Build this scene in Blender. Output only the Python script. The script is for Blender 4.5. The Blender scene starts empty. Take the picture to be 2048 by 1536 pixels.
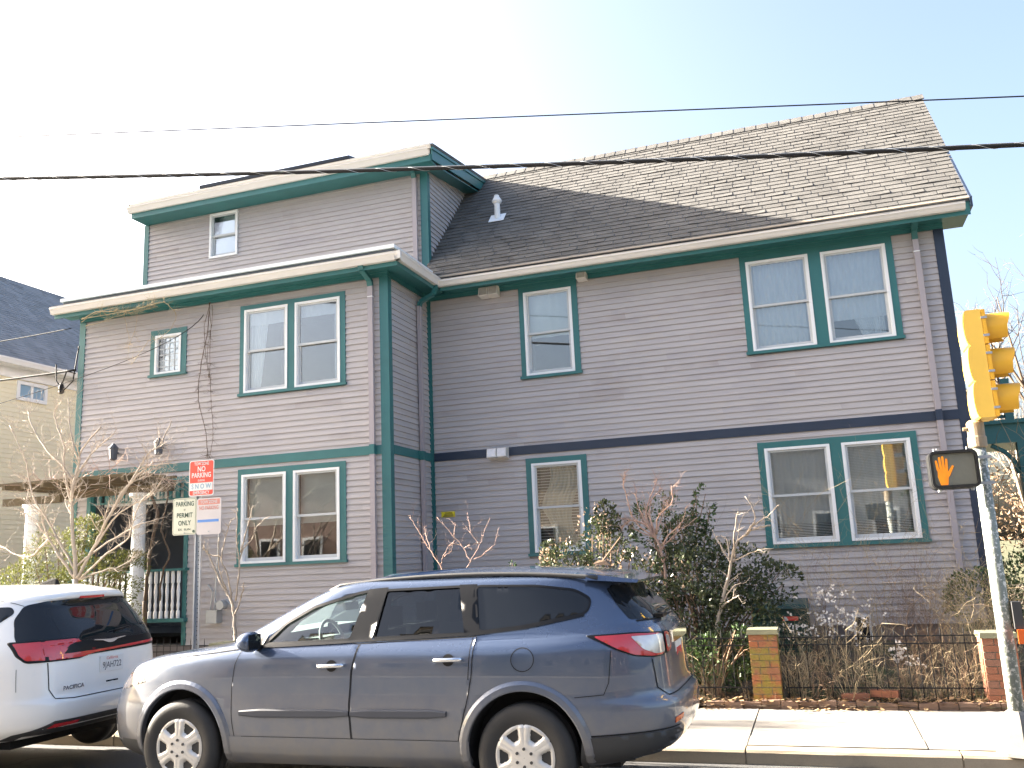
import bpy, bmesh, math, random
from mathutils import Vector, Matrix, noise
from mathutils.bvhtree import BVHTree
from mathutils.geometry import delaunay_2d_cdt

SC = bpy.context.scene
COL = SC.collection
R = math.radians

# ------------------------------------------------------------------ camera
cam_data = bpy.data.cameras.new('camera')
cam_data.sensor_width = 36.0
cam_data.lens = 1775.0 / 2048.0 * 36.0
cam_data.clip_start = 0.05
cam_data.clip_end = 2000.0
cam = bpy.data.objects.new('camera', cam_data)
COL.objects.link(cam)
yaw, pitch, roll = R(18.274), R(11.048), R(-2.542)
fwd = Vector((-math.sin(yaw) * math.cos(pitch), math.cos(yaw) * math.cos(pitch), math.sin(pitch)))
rt0 = Vector((math.cos(yaw), math.sin(yaw), 0))
up0 = rt0.cross(fwd)
rt = math.cos(roll) * rt0 + math.sin(roll) * up0
up = -math.sin(roll) * rt0 + math.cos(roll) * up0
mw = Matrix((rt, up, -fwd)).transposed().to_4x4()
mw.translation = Vector((0, 0, 1.82))
cam.matrix_world = mw
SC.camera = cam

# ------------------------------------------------------------------ light
SUN_AZ = 3.5      # degrees behind the facade plane, sun stands towards -X and slightly +Y
SUN_EL = 22.8
world = bpy.data.worlds.new('World')
SC.world = world
world.use_nodes = True
wn = world.node_tree
for n in list(wn.nodes): wn.nodes.remove(n)
wo = wn.nodes.new('ShaderNodeOutputWorld')
wb = wn.nodes.new('ShaderNodeBackground')
sky = wn.nodes.new('ShaderNodeTexSky')
sky.sky_type = 'NISHITA'
sky.sun_disc = False
sky.sun_elevation = R(SUN_EL)
sky.sun_rotation = R(-90 + SUN_AZ)
sky.air_density = 0.9
sky.dust_density = 7.0
sky.ozone_density = 1.0
wb.inputs['Strength'].default_value = 0.060
wn.links.new(sky.outputs[0], wb.inputs[0])
wn.links.new(wb.outputs[0], wo.inputs[0])
sd = bpy.data.lights.new('sun', 'SUN')
sd.energy = 5.0
sd.angle = R(0.5)
sd.color = (1.0, 0.91, 0.78)
so = bpy.data.objects.new('sun', sd)
COL.objects.link(so)
sdir = Vector((math.cos(R(SUN_AZ)) * math.cos(R(SUN_EL)), -math.sin(R(SUN_AZ)) * math.cos(R(SUN_EL)), -math.sin(R(SUN_EL))))
so.rotation_euler = sdir.to_track_quat('-Z', 'Y').to_euler()
so.location = (-20, 10, 20)
SC.view_settings.view_transform = 'Standard'
SC.view_settings.look = 'None'
SC.view_settings.exposure = 3.33
SC.view_settings.gamma = 1.0
SC.view_settings.use_curve_mapping = False

# ------------------------------------------------------------------ materials
def hexc(r, g, b):
    f = lambda c: (c / 255 / 12.92) if c / 255 <= 0.04045 else ((c / 255 + 0.055) / 1.055) ** 2.4
    return (f(r), f(g), f(b), 1)

class NT:
    def __init__(s, name):
        s.m = bpy.data.materials.new(name); s.m.use_nodes = True
        s.t = s.m.node_tree
        for n in list(s.t.nodes): s.t.nodes.remove(n)
        s.out = s.n('ShaderNodeOutputMaterial')
    def n(s, kind, **kw):
        x = s.t.nodes.new(kind)
        for k, v in kw.items():
            if k.startswith('i_'): x.inputs[k[2:].replace('_', ' ')].default_value = v
            else: setattr(x, k, v)
        return x
    def l(s, a, b): s.t.links.new(a, b)
    def pos(s, scale=(1, 1, 1)):
        g = s.n('ShaderNodeNewGeometry'); m = s.n('ShaderNodeVectorMath', operation='MULTIPLY')
        m.inputs[1].default_value = scale
        s.l(g.outputs['Position'], m.inputs[0]); return m.outputs[0]
    def noise(s, scale, detail=3, vec=None, rough=0.6):
        x = s.n('ShaderNodeTexNoise'); x.inputs['Scale'].default_value = scale
        x.inputs['Detail'].default_value = detail; x.inputs['Roughness'].default_value = rough
        s.l(vec if vec else s.pos(), x.inputs['Vector']); return x.outputs['Fac']
    def ramp(s, fac, stops):
        x = s.n('ShaderNodeValToRGB'); e = x.color_ramp.elements
        while len(e) > 1: e.remove(e[-1])
        e[0].position = stops[0][0]; e[0].color = stops[0][1]
        for p, c in stops[1:]:
            k = e.new(p); k.color = c
        s.l(fac, x.inputs[0]); return x.outputs[0]
    def mix(s, fac, a, b, mode='MIX'):
        x = s.n('ShaderNodeMix', data_type='RGBA', blend_type=mode)
        for src, i in ((fac, 0), (a, 6), (b, 7)):
            if hasattr(src, 'links'): s.l(src, x.inputs[i])
            else: x.inputs[i].default_value = src
        return x.outputs[2]
    def math(s, op, a, b=0.0, c=0.0):
        x = s.n('ShaderNodeMath', operation=op)
        for i, v in enumerate((a, b, c)):
            if hasattr(v, 'links'): s.l(v, x.inputs[i])
            else: x.inputs[i].default_value = v
        return x.outputs[0]
    def bump(s, h, strength=0.3, dist=0.01):
        b = s.n('ShaderNodeBump'); b.inputs['Strength'].default_value = strength
        b.inputs['Distance'].default_value = dist; s.l(h, b.inputs['Height']); return b.outputs[0]
    def bsdf(s, col, rough=0.6, metal=0.0, normal=None, spec=None, **kw):
        p = s.n('ShaderNodeBsdfPrincipled')
        if hasattr(col, 'links'): s.l(col, p.inputs['Base Color'])
        else: p.inputs['Base Color'].default_value = col
        if hasattr(rough, 'links'): s.l(rough, p.inputs['Roughness'])
        else: p.inputs['Roughness'].default_value = rough
        p.inputs['Metallic'].default_value = metal
        if spec is not None: p.inputs['Specular IOR Level'].default_value = spec
        if normal: s.l(normal, p.inputs['Normal'])
        for k, v in kw.items(): p.inputs[k.replace('_', ' ')].default_value = v
        s.l(p.outputs[0], s.out.inputs[0]); return p

def c4(c, k=1.0): return (min(1, c[0] * k), min(1, c[1] * k), min(1, c[2] * k), 1)

def paint(name, c, rough=0.55, var=0.25, scale=3.0, bump=0.15, bscale=60, worn=None, wornamt=0.62, metal=0, rand=0.0, **kw):
    t = NT(name)
    f = t.noise(scale, 5)
    col = t.mix(f, c4(c, 1 - var), c4(c, 1 + var))
    if rand:
        oi = t.n('ShaderNodeObjectInfo')
        f2 = t.math('MULTIPLY_ADD', oi.outputs['Random'], 2 * rand, 1 - rand)
        cc = t.n('ShaderNodeCombineColor'); 
        for i in range(3): t.l(f2, cc.inputs[i])
        col = t.mix(1.0, col, cc.outputs[0], 'MULTIPLY')
    if worn:
        f3 = t.noise(scale * 6, 6, rough=0.7)
        m = t.ramp(f3, [(wornamt, (0, 0, 0, 1)), (wornamt + 0.04, (1, 1, 1, 1))])
        col = t.mix(m, col, c4(worn))
    nb = t.bump(t.noise(bscale, 4), bump, 0.01) if bump else None
    t.bsdf(col, rough, metal, nb, **kw)
    return t.m

M = {}
# clapboard paint: grey mauve, boards repainted in patches
def clap_material():
    t = NT('mauve_clapboard_paint')
    g = t.n('ShaderNodeNewGeometry'); sp = t.n('ShaderNodeSeparateXYZ'); t.l(g.outputs['Position'], sp.inputs[0])
    row = t.math('FLOOR', t.math('DIVIDE', t.math('SUBTRACT', sp.outputs[2], 0.66), 0.0945))
    wn1 = t.n('ShaderNodeTexWhiteNoise', noise_dimensions='1D'); t.l(row, wn1.inputs['W'])
    along = t.math('ADD', sp.outputs[0], sp.outputs[1])
    cell = t.math('FLOOR', t.math('ADD', t.math('DIVIDE', along, 0.85), t.math('MULTIPLY', wn1.outputs[0], 7.0)))
    cv = t.n('ShaderNodeCombineXYZ'); t.l(row, cv.inputs[0]); t.l(cell, cv.inputs[1])
    w2 = t.n('ShaderNodeTexWhiteNoise', noise_dimensions='3D'); t.l(cv.outputs[0], w2.inputs['Vector'])
    patch = t.ramp(w2.outputs[0], [(0.0, (0.90, 0.90, 0.93, 1)), (0.62, (1, 1, 1, 1)), (0.82, (1.0, 0.99, 0.96, 1)), (0.93, (0.82, 0.79, 0.78, 1))])
    base = t.mix(t.noise(0.7, 4), (0.384, 0.362, 0.366, 1), (0.455, 0.428, 0.430, 1))
    st = t.noise(5, 5, t.pos((0.25, 0.25, 6)))
    base = t.mix(t.ramp(st, [(0.5, (0, 0, 0, 1)), (0.85, (0.5, 0.5, 0.5, 1))]), base, (0.26, 0.225, 0.225, 1))
    big = t.noise(0.9, 3)
    gate = t.math('MULTIPLY', t.ramp(big, [(0.42, (0, 0, 0, 1)), (0.62, (1, 1, 1, 1))]), 0.9)
    col = t.mix(gate, base, t.mix(1.0, base, patch, 'MULTIPLY'))
    oi = t.n('ShaderNodeObjectInfo')
    k = t.math('MULTIPLY_ADD', oi.outputs['Random'], 0.07, 0.965)
    cc = t.n('ShaderNodeCombineColor')
    for i in range(3): t.l(k, cc.inputs[i])
    col = t.mix(1.0, col, cc.outputs[0], 'MULTIPLY')
    chip = t.ramp(t.noise(38, 5, t.pos((0.5, 0.5, 1.6)), 0.75), [(0.735, (0, 0, 0, 1)), (0.76, (1, 1, 1, 1))])
    col = t.mix(t.math('MULTIPLY', chip, 0.55), col, (0.17, 0.14, 0.125, 1))
    nb = t.bump(t.noise(30, 4, t.pos((0.6, 0.6, 3))), 0.10, 0.004)
    t.bsdf(col, 0.62, 0, nb)
    return t.m
M['clap'] = clap_material()
M['teal'] = paint('teal_trim_paint', (0.030, 0.142, 0.146), 0.42, 0.22, 2.2, 0.2, 30, worn=(0.05, 0.19, 0.17), wornamt=0.68)
M['navy'] = paint('navy_trim_paint', (0.02, 0.032, 0.06), 0.42, 0.3, 2.0, 0.2, 30, worn=(0.35, 0.34, 0.34), wornamt=0.735)
M['gutter'] = paint('dirty_white_gutter', (0.66, 0.63, 0.59), 0.4, 0.12, 1.2, 0.08, 20, worn=(0.42, 0.37, 0.31), wornamt=0.68)
M['white'] = paint('white_vinyl', (0.78, 0.79, 0.80), 0.38, 0.05, 3, 0.05)
M['sash'] = paint('grey_sash', (0.50, 0.52, 0.53), 0.45, 0.08, 3, 0.05)
M['cap'] = paint('white_metal_edging', (0.74, 0.77, 0.80), 0.35, 0.06, 1.5, 0.03)
M['darkstrip'] = paint('dark_fascia_and_gap', (0.07, 0.08, 0.10), 0.5, 0.2)
M['spout'] = paint('mauve_downspout', (0.35, 0.315, 0.335), 0.45, 0.1, 2, 0.04)
M['sheath'] = paint('wall_sheathing', (0.16, 0.14, 0.14), 0.9, 0.2)
M['foundation'] = paint('grey_foundation', (0.22, 0.21, 0.20), 0.9, 0.3, 4, 0.5, 25)
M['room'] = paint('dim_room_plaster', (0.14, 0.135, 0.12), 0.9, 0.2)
M['rubberroof'] = paint('flat_roof_membrane', (0.10, 0.11, 0.12), 0.7, 0.2)
def curtain_mat(name, c, tr=0.35):
    t = NT(name)
    col = t.mix(t.noise(6, 4, t.pos((3, 3, 0.6))), c4(c, 0.8), c4(c, 1.1))
    d = t.n('ShaderNodeBsdfDiffuse'); t.l(col, d.inputs[0])
    x = t.n('ShaderNodeBsdfTransparent'); m = t.n('ShaderNodeMixShader'); m.inputs[0].default_value = tr
    t.l(d.outputs[0], m.inputs[1]); t.l(x.outputs[0], m.inputs[2]); t.l(m.outputs[0], t.out.inputs[0])
    return t.m
M['sheer'] = curtain_mat('sheer_white_curtain', (0.75, 0.78, 0.80), 0.12)
M['cream'] = curtain_mat('cream_curtain', (0.66, 0.64, 0.52), 0.15)
M['blind'] = paint('slatted_blind', (0.66, 0.68, 0.67), 0.5, 0.06)
M['shade'] = paint('roller_shade', (0.50, 0.54, 0.50), 0.7, 0.1)
def glass_mat(name, tint=(0.93, 0.96, 0.97), refl=0.10, rough=0.02, wav=0.04, wsc=2.5):
    t = NT(name)
    nb = t.bump(t.noise(wsc, 2), wav, 0.05)
    fr = t.n('ShaderNodeFresnel'); fr.inputs['IOR'].default_value = 1.5; t.l(nb, fr.inputs['Normal'])
    f = t.math('ADD', fr.outputs[0], refl)
    g = t.n('ShaderNodeBsdfGlossy'); g.inputs['Roughness'].default_value = rough; g.inputs['Color'].default_value = (1, 1, 1, 1)
    t.l(nb, g.inputs['Normal'])
    x = t.n('ShaderNodeBsdfTransparent'); x.inputs['Color'].default_value = (*tint, 1)
    m = t.n('ShaderNodeMixShader'); t.l(f, m.inputs[0]); t.l(x.outputs[0], m.inputs[1]); t.l(g.outputs[0], m.inputs[2])
    t.l(m.outputs[0], t.out.inputs[0])
    return t.m
M['glass'] = glass_mat('window_glass', refl=0.085, wav=0.012, wsc=1.6)
M['carglass'] = glass_mat('clear_car_glass', (0.72, 0.84, 0.84), 0.06, 0.01, 0.0)
M['tintglass'] = glass_mat('tinted_rear_door_glass', (0.10, 0.11, 0.12), 0.01, 0.01, 0.0)
M['bluegrey'] = paint('blue_grey_moulding', (0.055, 0.06, 0.075), 0.5, 0.1, bump=0)
def tinted(name, c=(0.012, 0.014, 0.017), rough=0.03):
    t = NT(name)
    t.bsdf((*c, 1), rough, 0, None, 0.5, IOR=1.45)
    return t.m
M['tint'] = tinted('tinted_car_glass')
M['blacktrim'] = paint('black_plastic_trim', (0.009, 0.009, 0.010), 0.35, 0.1, bump=0, Specular_IOR_Level=0.25)
M['greytrim'] = paint('dark_grey_plastic', (0.045, 0.045, 0.045), 0.6, 0.15, bump=0.1, bscale=200)
M['gap'] = paint('panel_gap_shadow', (0.008, 0.008, 0.009), 0.9, 0.0, bump=0)

def carpaint(name, c, metal=0.55, rough=0.32, dust_refl=(0.30, 0.28, 0.25), damt=0.25):
    t = NT(name)
    sp = t.n('ShaderNodeSeparateXYZ'); g = t.n('ShaderNodeNewGeometry'); t.l(g.outputs['Position'], sp.inputs[0])
    low = t.n('ShaderNodeMapRange'); t.l(sp.outputs[2], low.inputs[0])
    low.inputs[1].default_value = 1.15; low.inputs[2].default_value = 0.3; low.inputs[3].default_value = 0.06; low.inputs[4].default_value = 1.0
    dn = t.math('MULTIPLY', t.math('MULTIPLY', t.noise(4, 6), low.outputs[0]), damt * 1.7)
    col = t.mix(dn, (*c, 1), (*dust_refl, 1))
    rr = t.math('MULTIPLY_ADD', dn, 0.5, rough)
    t.bsdf(col, rr, metal, t.bump(t.noise(900, 1), 0.03, 0.001), Coat_Weight=1.0, Coat_Roughness=0.04)
    return t.m
M['bluepaint'] = carpaint('slate_blue_metallic', (0.068, 0.100, 0.170), 0.5, 0.25, (0.225, 0.21, 0.19), 0.9)  # brown low tint holds dust and a painted reflection of dark surroundings
M['whitepaint'] = carpaint('white_car_paint', (0.84, 0.82, 0.78), 0.0, 0.3, (0.55, 0.5, 0.45), 0.08)
M['tyre'] = paint('tyre_rubber', (0.028, 0.027, 0.026), 0.75, 0.25, 8, 0.2, 120)
M['hubcap'] = paint('silver_wheel_cover', (0.66, 0.63, 0.58), 0.30, 0.08, 6, 0.0, metal=0.35)
M['chrome'] = paint('chrome', (0.85, 0.85, 0.86), 0.08, 0.02, bump=0, metal=1.0)
M['redlens'] = paint('red_lens', (0.55, 0.03, 0.035), 0.12, 0.15, 12, 0, Coat_Weight=1.0)
M['clearlens'] = paint('clear_lens', (0.62, 0.55, 0.50), 0.15, 0.3, 14, 0, metal=0.4, Coat_Weight=1.0)
M['orangelens'] = paint('orange_reflector', (0.75, 0.13, 0.02), 0.25, 0.1, bump=0)
M['interior'] = paint('grey_car_interior', (0.20, 0.20, 0.195), 0.8, 0.15, bump=0.1)
M['plate'] = paint('plate_white', (0.75, 0.74, 0.72), 0.4, 0.03, bump=0)
M['ink'] = paint('dark_ink', (0.02, 0.022, 0.04), 0.5, 0, bump=0)
M['redink'] = paint('red_ink', (0.62, 0.06, 0.05), 0.5, 0, bump=0)
M['asphalt'] = None

def asphalt():
    t = NT('asphalt')
    big = t.noise(0.5, 5)
    fine = t.noise(220, 3, rough=0.8)
    col = t.mix(big, (0.045, 0.045, 0.047, 1), (0.075, 0.073, 0.070, 1))
    col = t.mix(t.ramp(fine, [(0.45, (0, 0, 0, 1)), (0.75, (1, 1, 1, 1))]), col, (0.14, 0.135, 0.13, 1))
    cr = t.n('ShaderNodeTexVoronoi', feature='DISTANCE_TO_EDGE'); cr.inputs['Scale'].default_value = 0.55
    w = t.n('ShaderNodeVectorMath', operation='ADD'); t.l(t.pos(), w.inputs[0])
    nz = t.n('ShaderNodeTexNoise'); nz.inputs['Scale'].default_value = 2.0; t.l(t.pos(), nz.inputs['Vector']); t.l(nz.outputs['Color'], w.inputs[1])
    t.l(w.outputs[0], cr.inputs['Vector'])
    ck = t.ramp(cr.outputs[0], [(0.0, (1, 1, 1, 1)), (0.012, (0, 0, 0, 1))])
    col = t.mix(ck, col, (0.02, 0.02, 0.02, 1))
    t.bsdf(col, 0.85, 0, t.bump(fine, 0.6, 0.006))
    return t.m
M['asphalt'] = asphalt()
def concrete(name, c, rand=0.08):
    t = NT(name)
    col = t.mix(t.noise(1.3, 6), c4(c, 0.8), c4(c, 1.15))
    col = t.mix(t.ramp(t.noise(90, 3, rough=0.8), [(0.5, (0, 0, 0, 1)), (0.8, (0.6, 0.6, 0.6, 1))]), col, c4(c, 0.6))
    st = t.ramp(t.noise(2.6, 6, rough=0.7), [(0.56, (0, 0, 0, 1)), (0.7, (0.55, 0.55, 0.55, 1))])
    col = t.mix(st, col, c4(c, 0.62))
    oi = t.n('ShaderNodeObjectInfo'); k = t.math('MULTIPLY_ADD', oi.outputs['Random'], 2 * rand, 1 - rand)
    cc = t.n('ShaderNodeCombineColor')
    for i in range(3): t.l(k, cc.inputs[i])
    col = t.mix(1.0, col, cc.outputs[0], 'MULTIPLY')
    t.bsdf(col, 0.88, 0, t.bump(t.noise(110, 4), 0.4, 0.006))
    return t.m
M['sidewalk'] = concrete('sidewalk_concrete', (0.215, 0.20, 0.18))
M['granite'] = concrete('granite_kerb', (0.34, 0.28, 0.20))
M['capstone'] = concrete('mossy_capstone', (0.17, 0.165, 0.10))
def soil():
    t = NT('garden_soil')
    col = t.mix(t.noise(3, 6), (0.055, 0.04, 0.028, 1), (0.13, 0.10, 0.07, 1))
    col = t.mix(t.ramp(t.noise(30, 4), [(0.55, (0, 0, 0, 1)), (0.65, (1, 1, 1, 1))]), col, (0.20, 0.15, 0.09, 1))
    col = t.mix(t.ramp(t.noise(1.4, 4), [(0.5, (0, 0, 0, 1)), (0.62, (0.8, 0.8, 0.8, 1))]), col, (0.06, 0.085, 0.03, 1))
    t.bsdf(col, 0.95, 0, t.bump(t.noise(40, 5), 0.9, 0.03))
    return t.m
M['soil'] = soil()
def brickmat(name, c1, c2, moss=None, mossamt=0.5):
    t = NT(name)
    oi = t.n('ShaderNodeObjectInfo')
    col = t.mix(oi.outputs['Random'], (*c1, 1), (*c2, 1))
    col = t.mix(t.math('MULTIPLY', t.noise(25, 5), 0.55), col, c4(c1, 0.55))
    if moss:
        col = t.mix(t.ramp(t.noise(4.5, 5), [(mossamt, (0, 0, 0, 1)), (mossamt + 0.14, (0.85, 0.85, 0.85, 1))]), col, (*moss, 1))
    t.bsdf(col, 0.9, 0, t.bump(t.noise(70, 5), 0.5, 0.008))
    return t.m
M['brick'] = brickmat('orange_brick', (0.37, 0.125, 0.05), (0.27, 0.125, 0.07), (0.22, 0.185, 0.03), 0.42)
M['brick_plain'] = brickmat('weathered_brick', (0.33, 0.12, 0.06), (0.24, 0.13, 0.09))
M['brick_edge'] = brickmat('buried_edging_brick', (0.21, 0.13, 0.09), (0.26, 0.17, 0.12))
M['mortar'] = concrete('mortar', (0.24, 0.22, 0.17))
M['iron'] = paint('black_iron', (0.013, 0.013, 0.014), 0.75, 0.3, 8, 0.2, Specular_IOR_Level=0.25)
M['galv'] = paint('galvanised_steel', (0.42, 0.44, 0.46), 0.42, 0.2, 12, 0.1, metal=0.5)
M['polepaint'] = paint('flaking_silver_pole_paint', (0.20, 0.225, 0.20), 0.55, 0.35, 5, 0.4, 40, worn=(0.66, 0.66, 0.62), wornamt=0.53)
M['collar'] = paint('rusty_brown_collar', (0.26, 0.20, 0.13), 0.5, 0.3, 14, 0.2, 60)
M['yellow'] = paint('signal_yellow', (0.82, 0.43, 0.03), 0.42, 0.12, 3, 0.15, 12, worn=(0.45, 0.2, 0.02), wornamt=0.7)
M['sunlit_yellow'] = paint('sunlit_signal_yellow', (0.88, 0.55, 0.09), 0.35, 0.1, 3, 0.1, 12)  # paler yellow for the signal body, sun glare put into the colour
M['dripedge'] = paint('tan_drip_edge', (0.30, 0.25, 0.19), 0.6, 0.2)
M['black'] = paint('black_housing', (0.02, 0.02, 0.02), 0.35, 0.2, bump=0)
def shingle(name, a, b):
    t = NT(name)
    oi = t.n('ShaderNodeObjectInfo')
    vo = t.n('ShaderNodeTexVoronoi'); vo.inputs['Scale'].default_value = 1.0
    t.l(t.pos((3.3, 5.0, 5.0)), vo.inputs['Vector'])
    col = t.mix(t.noise(1.2, 5), (*a, 1), (*b, 1))
    sc_ = t.n('ShaderNodeSeparateColor'); t.l(vo.outputs['Color'], sc_.inputs[0])
    k = t.math('MULTIPLY_ADD', sc_.outputs[0], 0.36, 0.8)
    cc = t.n('ShaderNodeCombineColor')
    for i in range(3): t.l(k, cc.inputs[i])
    col = t.mix(1.0, col, cc.outputs[0], 'MULTIPLY')
    col = t.mix(t.ramp(t.noise(2.2, 5), [(0.62, (0, 0, 0, 1)), (0.72, (0.4, 0.4, 0.4, 1))]), col, c4(a, 0.5))
    t.bsdf(col, 0.9, 0, t.bump(t.noise(260, 3), 0.5, 0.004))
    return t.m
M['shingle'] = shingle('weathered_asphalt_shingle', (0.090, 0.087, 0.083), (0.126, 0.121, 0.113))
M['shingle_blue'] = shingle('blue_grey_shingle', (0.16, 0.18, 0.20), (0.22, 0.24, 0.26))
M['siding'] = paint('pale_yellow_siding', (0.80, 0.74, 0.55), 0.6, 0.06, 0.8, 0.1)
M['bark'] = paint('pale_grey_bark', (0.38, 0.32, 0.26), 0.85, 0.35, 9, 0.6, 50)
M['pinkbark'] = paint('reddish_twig_bark', (0.42, 0.28, 0.22), 0.8, 0.3, 9, 0.4, 50)
M['darkbark'] = paint('dark_vine_bark', (0.11, 0.075, 0.05), 0.9, 0.3, 9, 0.6, 50)
M['straw'] = paint('dry_straw_stems', (0.42, 0.33, 0.20), 0.8, 0.3, 7, 0.1)
M['drybrown'] = paint('dry_brown_stems', (0.20, 0.13, 0.08), 0.85, 0.3, 7, 0.1)
def leafmat(name, a, b, rough=0.4, sub=0.0):
    t = NT(name)
    col = t.mix(t.noise(3.0, 3), (*a, 1), (*b, 1))
    v = t.n('ShaderNodeTexWhiteNoise', noise_dimensions='3D')
    q = t.n('ShaderNodeVectorMath', operation='SNAP'); q.inputs[1].default_value = (0.05, 0.05, 0.05)
    t.l(t.pos(), q.inputs[0]); t.l(q.outputs[0], v.inputs['Vector'])
    k = t.math('MULTIPLY_ADD', v.outputs[0], 0.9, 0.55)
    cc = t.n('ShaderNodeCombineColor')
    for i in range(3): t.l(k, cc.inputs[i])
    col = t.mix(1.0, col, cc.outputs[0], 'MULTIPLY')
    p = t.bsdf(col, rough)
    if sub:
        tr = t.n('ShaderNodeBsdfTranslucent'); t.l(col, tr.inputs[0])
        m = t.n('ShaderNodeMixShader'); m.inputs[0].default_value = sub
        t.l(p.outputs[0], m.inputs[1]); t.l(tr.outputs[0], m.inputs[2]); t.l(m.outputs[0], t.out.inputs[0])
    return t.m
M['holly'] = leafmat('glossy_dark_leaf', (0.040, 0.065, 0.030), (0.095, 0.105, 0.050), 0.26, 0.15)
M['juniper'] = leafmat('yellow_green_needles', (0.075, 0.10, 0.02), (0.16, 0.155, 0.035), 0.6, 0.25)
M['hedge'] = leafmat('dark_green_hedge_leaf', (0.03, 0.07, 0.02), (0.07, 0.11, 0.03), 0.5, 0.2)
M['goldleaf'] = leafmat('tan_dead_leaf', (0.20, 0.14, 0.06), (0.27, 0.20, 0.10), 0.8, 0.15)
M['creamleaf'] = leafmat('sun_highlight_leaf', (0.45, 0.30, 0.20), (0.55, 0.42, 0.30), 0.35, 0.2)  # cream colour stands in for sun highlights on glossy leaves
M['deadleaf'] = leafmat('brown_dead_leaf', (0.24, 0.13, 0.06), (0.34, 0.24, 0.13), 0.8, 0.1)
M['whiteseed'] = leafmat('white_seed_pod', (0.60, 0.56, 0.53), (0.72, 0.70, 0.67), 0.5, 0.2)
M['grass'] = leafmat('dull_winter_grass', (0.06, 0.07, 0.03), (0.12, 0.11, 0.05), 0.8, 0.1)

# ------------------------------------------------------------------ mesh builder
WLOC = {}
class MB:
    def __init__(s): s.v = []; s.f = []; s.m = []
    def add(s, vs, fs, mi=0):
        o = len(s.v); s.v.extend([tuple(p) for p in vs])
        for f in fs: s.f.append(tuple(i + o for i in f)); s.m.append(mi)
    def box(s, x0, x1, y0, y1, z0, z1, mi=0):
        if x0 > x1: x0, x1 = x1, x0
        if y0 > y1: y0, y1 = y1, y0
        if z0 > z1: z0, z1 = z1, z0
        s.add([(x0, y0, z0), (x1, y0, z0), (x1, y1, z0), (x0, y1, z0), (x0, y0, z1), (x1, y0, z1), (x1, y1, z1), (x0, y1, z1)],
              [(0, 3, 2, 1), (4, 5, 6, 7), (0, 1, 5, 4), (1, 2, 6, 5), (2, 3, 7, 6), (3, 0, 4, 7)], mi)
    def hexa(s, p, mi=0):
        s.add(p, [(0, 3, 2, 1), (4, 5, 6, 7), (0, 1, 5, 4), (1, 2, 6, 5), (2, 3, 7, 6), (3, 0, 4, 7)], mi)
    def quad(s, a, b, c, d, mi=0): s.add([a, b, c, d], [(0, 1, 2, 3)], mi)
    def prism(s, pts, vec, mi=0):
        n = len(pts); vec = Vector(vec)
        vs = [Vector(p) for p in pts] + [Vector(p) + vec for p in pts]
        fs = [tuple(range(n))[::-1], tuple(range(n, 2 * n))] + [(i, (i + 1) % n, n + (i + 1) % n, n + i) for i in range(n)]
        s.add(vs, fs, mi)
    def tube(s, pts, r, n=6, mi=0, cap=True):
        pts = [Vector(p) for p in pts]; m = len(pts)
        if m < 2: return
        rs = r if isinstance(r, (list, tuple)) else [r] * m
        vs = []; prev = None
        for i, p in enumerate(pts):
            d = (pts[min(i + 1, m - 1)] - pts[max(i - 1, 0)])
            if d.length < 1e-9: d = Vector((0, 0, 1))
            d.normalize()
            if prev is None:
                a = d.orthogonal().normalized()
            else:
                a = prev - d * prev.dot(d)
                a = a.normalized() if a.length > 1e-6 else d.orthogonal().normalized()
            prev = a; b = d.cross(a)
            for k in range(n):
                t = 2 * math.pi * k / n
                vs.append(p + (a * math.cos(t) + b * math.sin(t)) * rs[i])
        fs = []
        for i in range(m - 1):
            for k in range(n):
                k2 = (k + 1) % n
                fs.append((i * n + k, i * n + k2, (i + 1) * n + k2, (i + 1) * n + k))
        if cap:
            fs.append(tuple(range(n))[::-1]); fs.append(tuple((m - 1) * n + k for k in range(n)))
        s.add(vs, fs, mi)
    def lathe(s, prof, c, axis='z', n=24, mi=0):
        c = Vector(c); vs = []
        for r, h in prof:
            for k in range(n):
                t = 2 * math.pi * k / n; a, b = r * math.cos(t), r * math.sin(t)
                vs.append(c + Vector({'z': (a, b, h), 'y': (a, h, b), 'x': (h, a, b)}[axis]))
        fs = []
        for i in range(len(prof) - 1):
            for k in range(n):
                k2 = (k + 1) % n
                fs.append((i * n + k, i * n + k2, (i + 1) * n + k2, (i + 1) * n + k))
        fs.append(tuple(range(n))[::-1]); fs.append(tuple((len(prof) - 1) * n + k for k in range(n)))
        s.add(vs, fs, mi)
    def build(s, name, mats, parent=None, smooth=False, fixn=True, stuff=False, kind=None):
        if not s.v: return None
        if not isinstance(mats, (list, tuple)): mats = [mats]
        me = bpy.data.meshes.new(name)
        xs = [p[0] for p in s.v]; ys = [p[1] for p in s.v]; zs = [p[2] for p in s.v]
        c = Vector(((min(xs) + max(xs)) / 2, (min(ys) + max(ys)) / 2, min(zs) if parent is None else (min(zs) + max(zs)) / 2))
        me.from_pydata([(p[0] - c.x, p[1] - c.y, p[2] - c.z) for p in s.v], [], s.f)
        for m in mats: me.materials.append(m)
        if len(mats) > 1: me.polygons.foreach_set('material_index', s.m)
        if fixn:
            bm = bmesh.new(); bm.from_mesh(me); bmesh.ops.recalc_face_normals(bm, faces=bm.faces); bm.to_mesh(me); bm.free()
        if smooth: me.shade_smooth()
        me.update()
        return link(name, me, c, parent, 'stuff' if stuff else kind)

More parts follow.
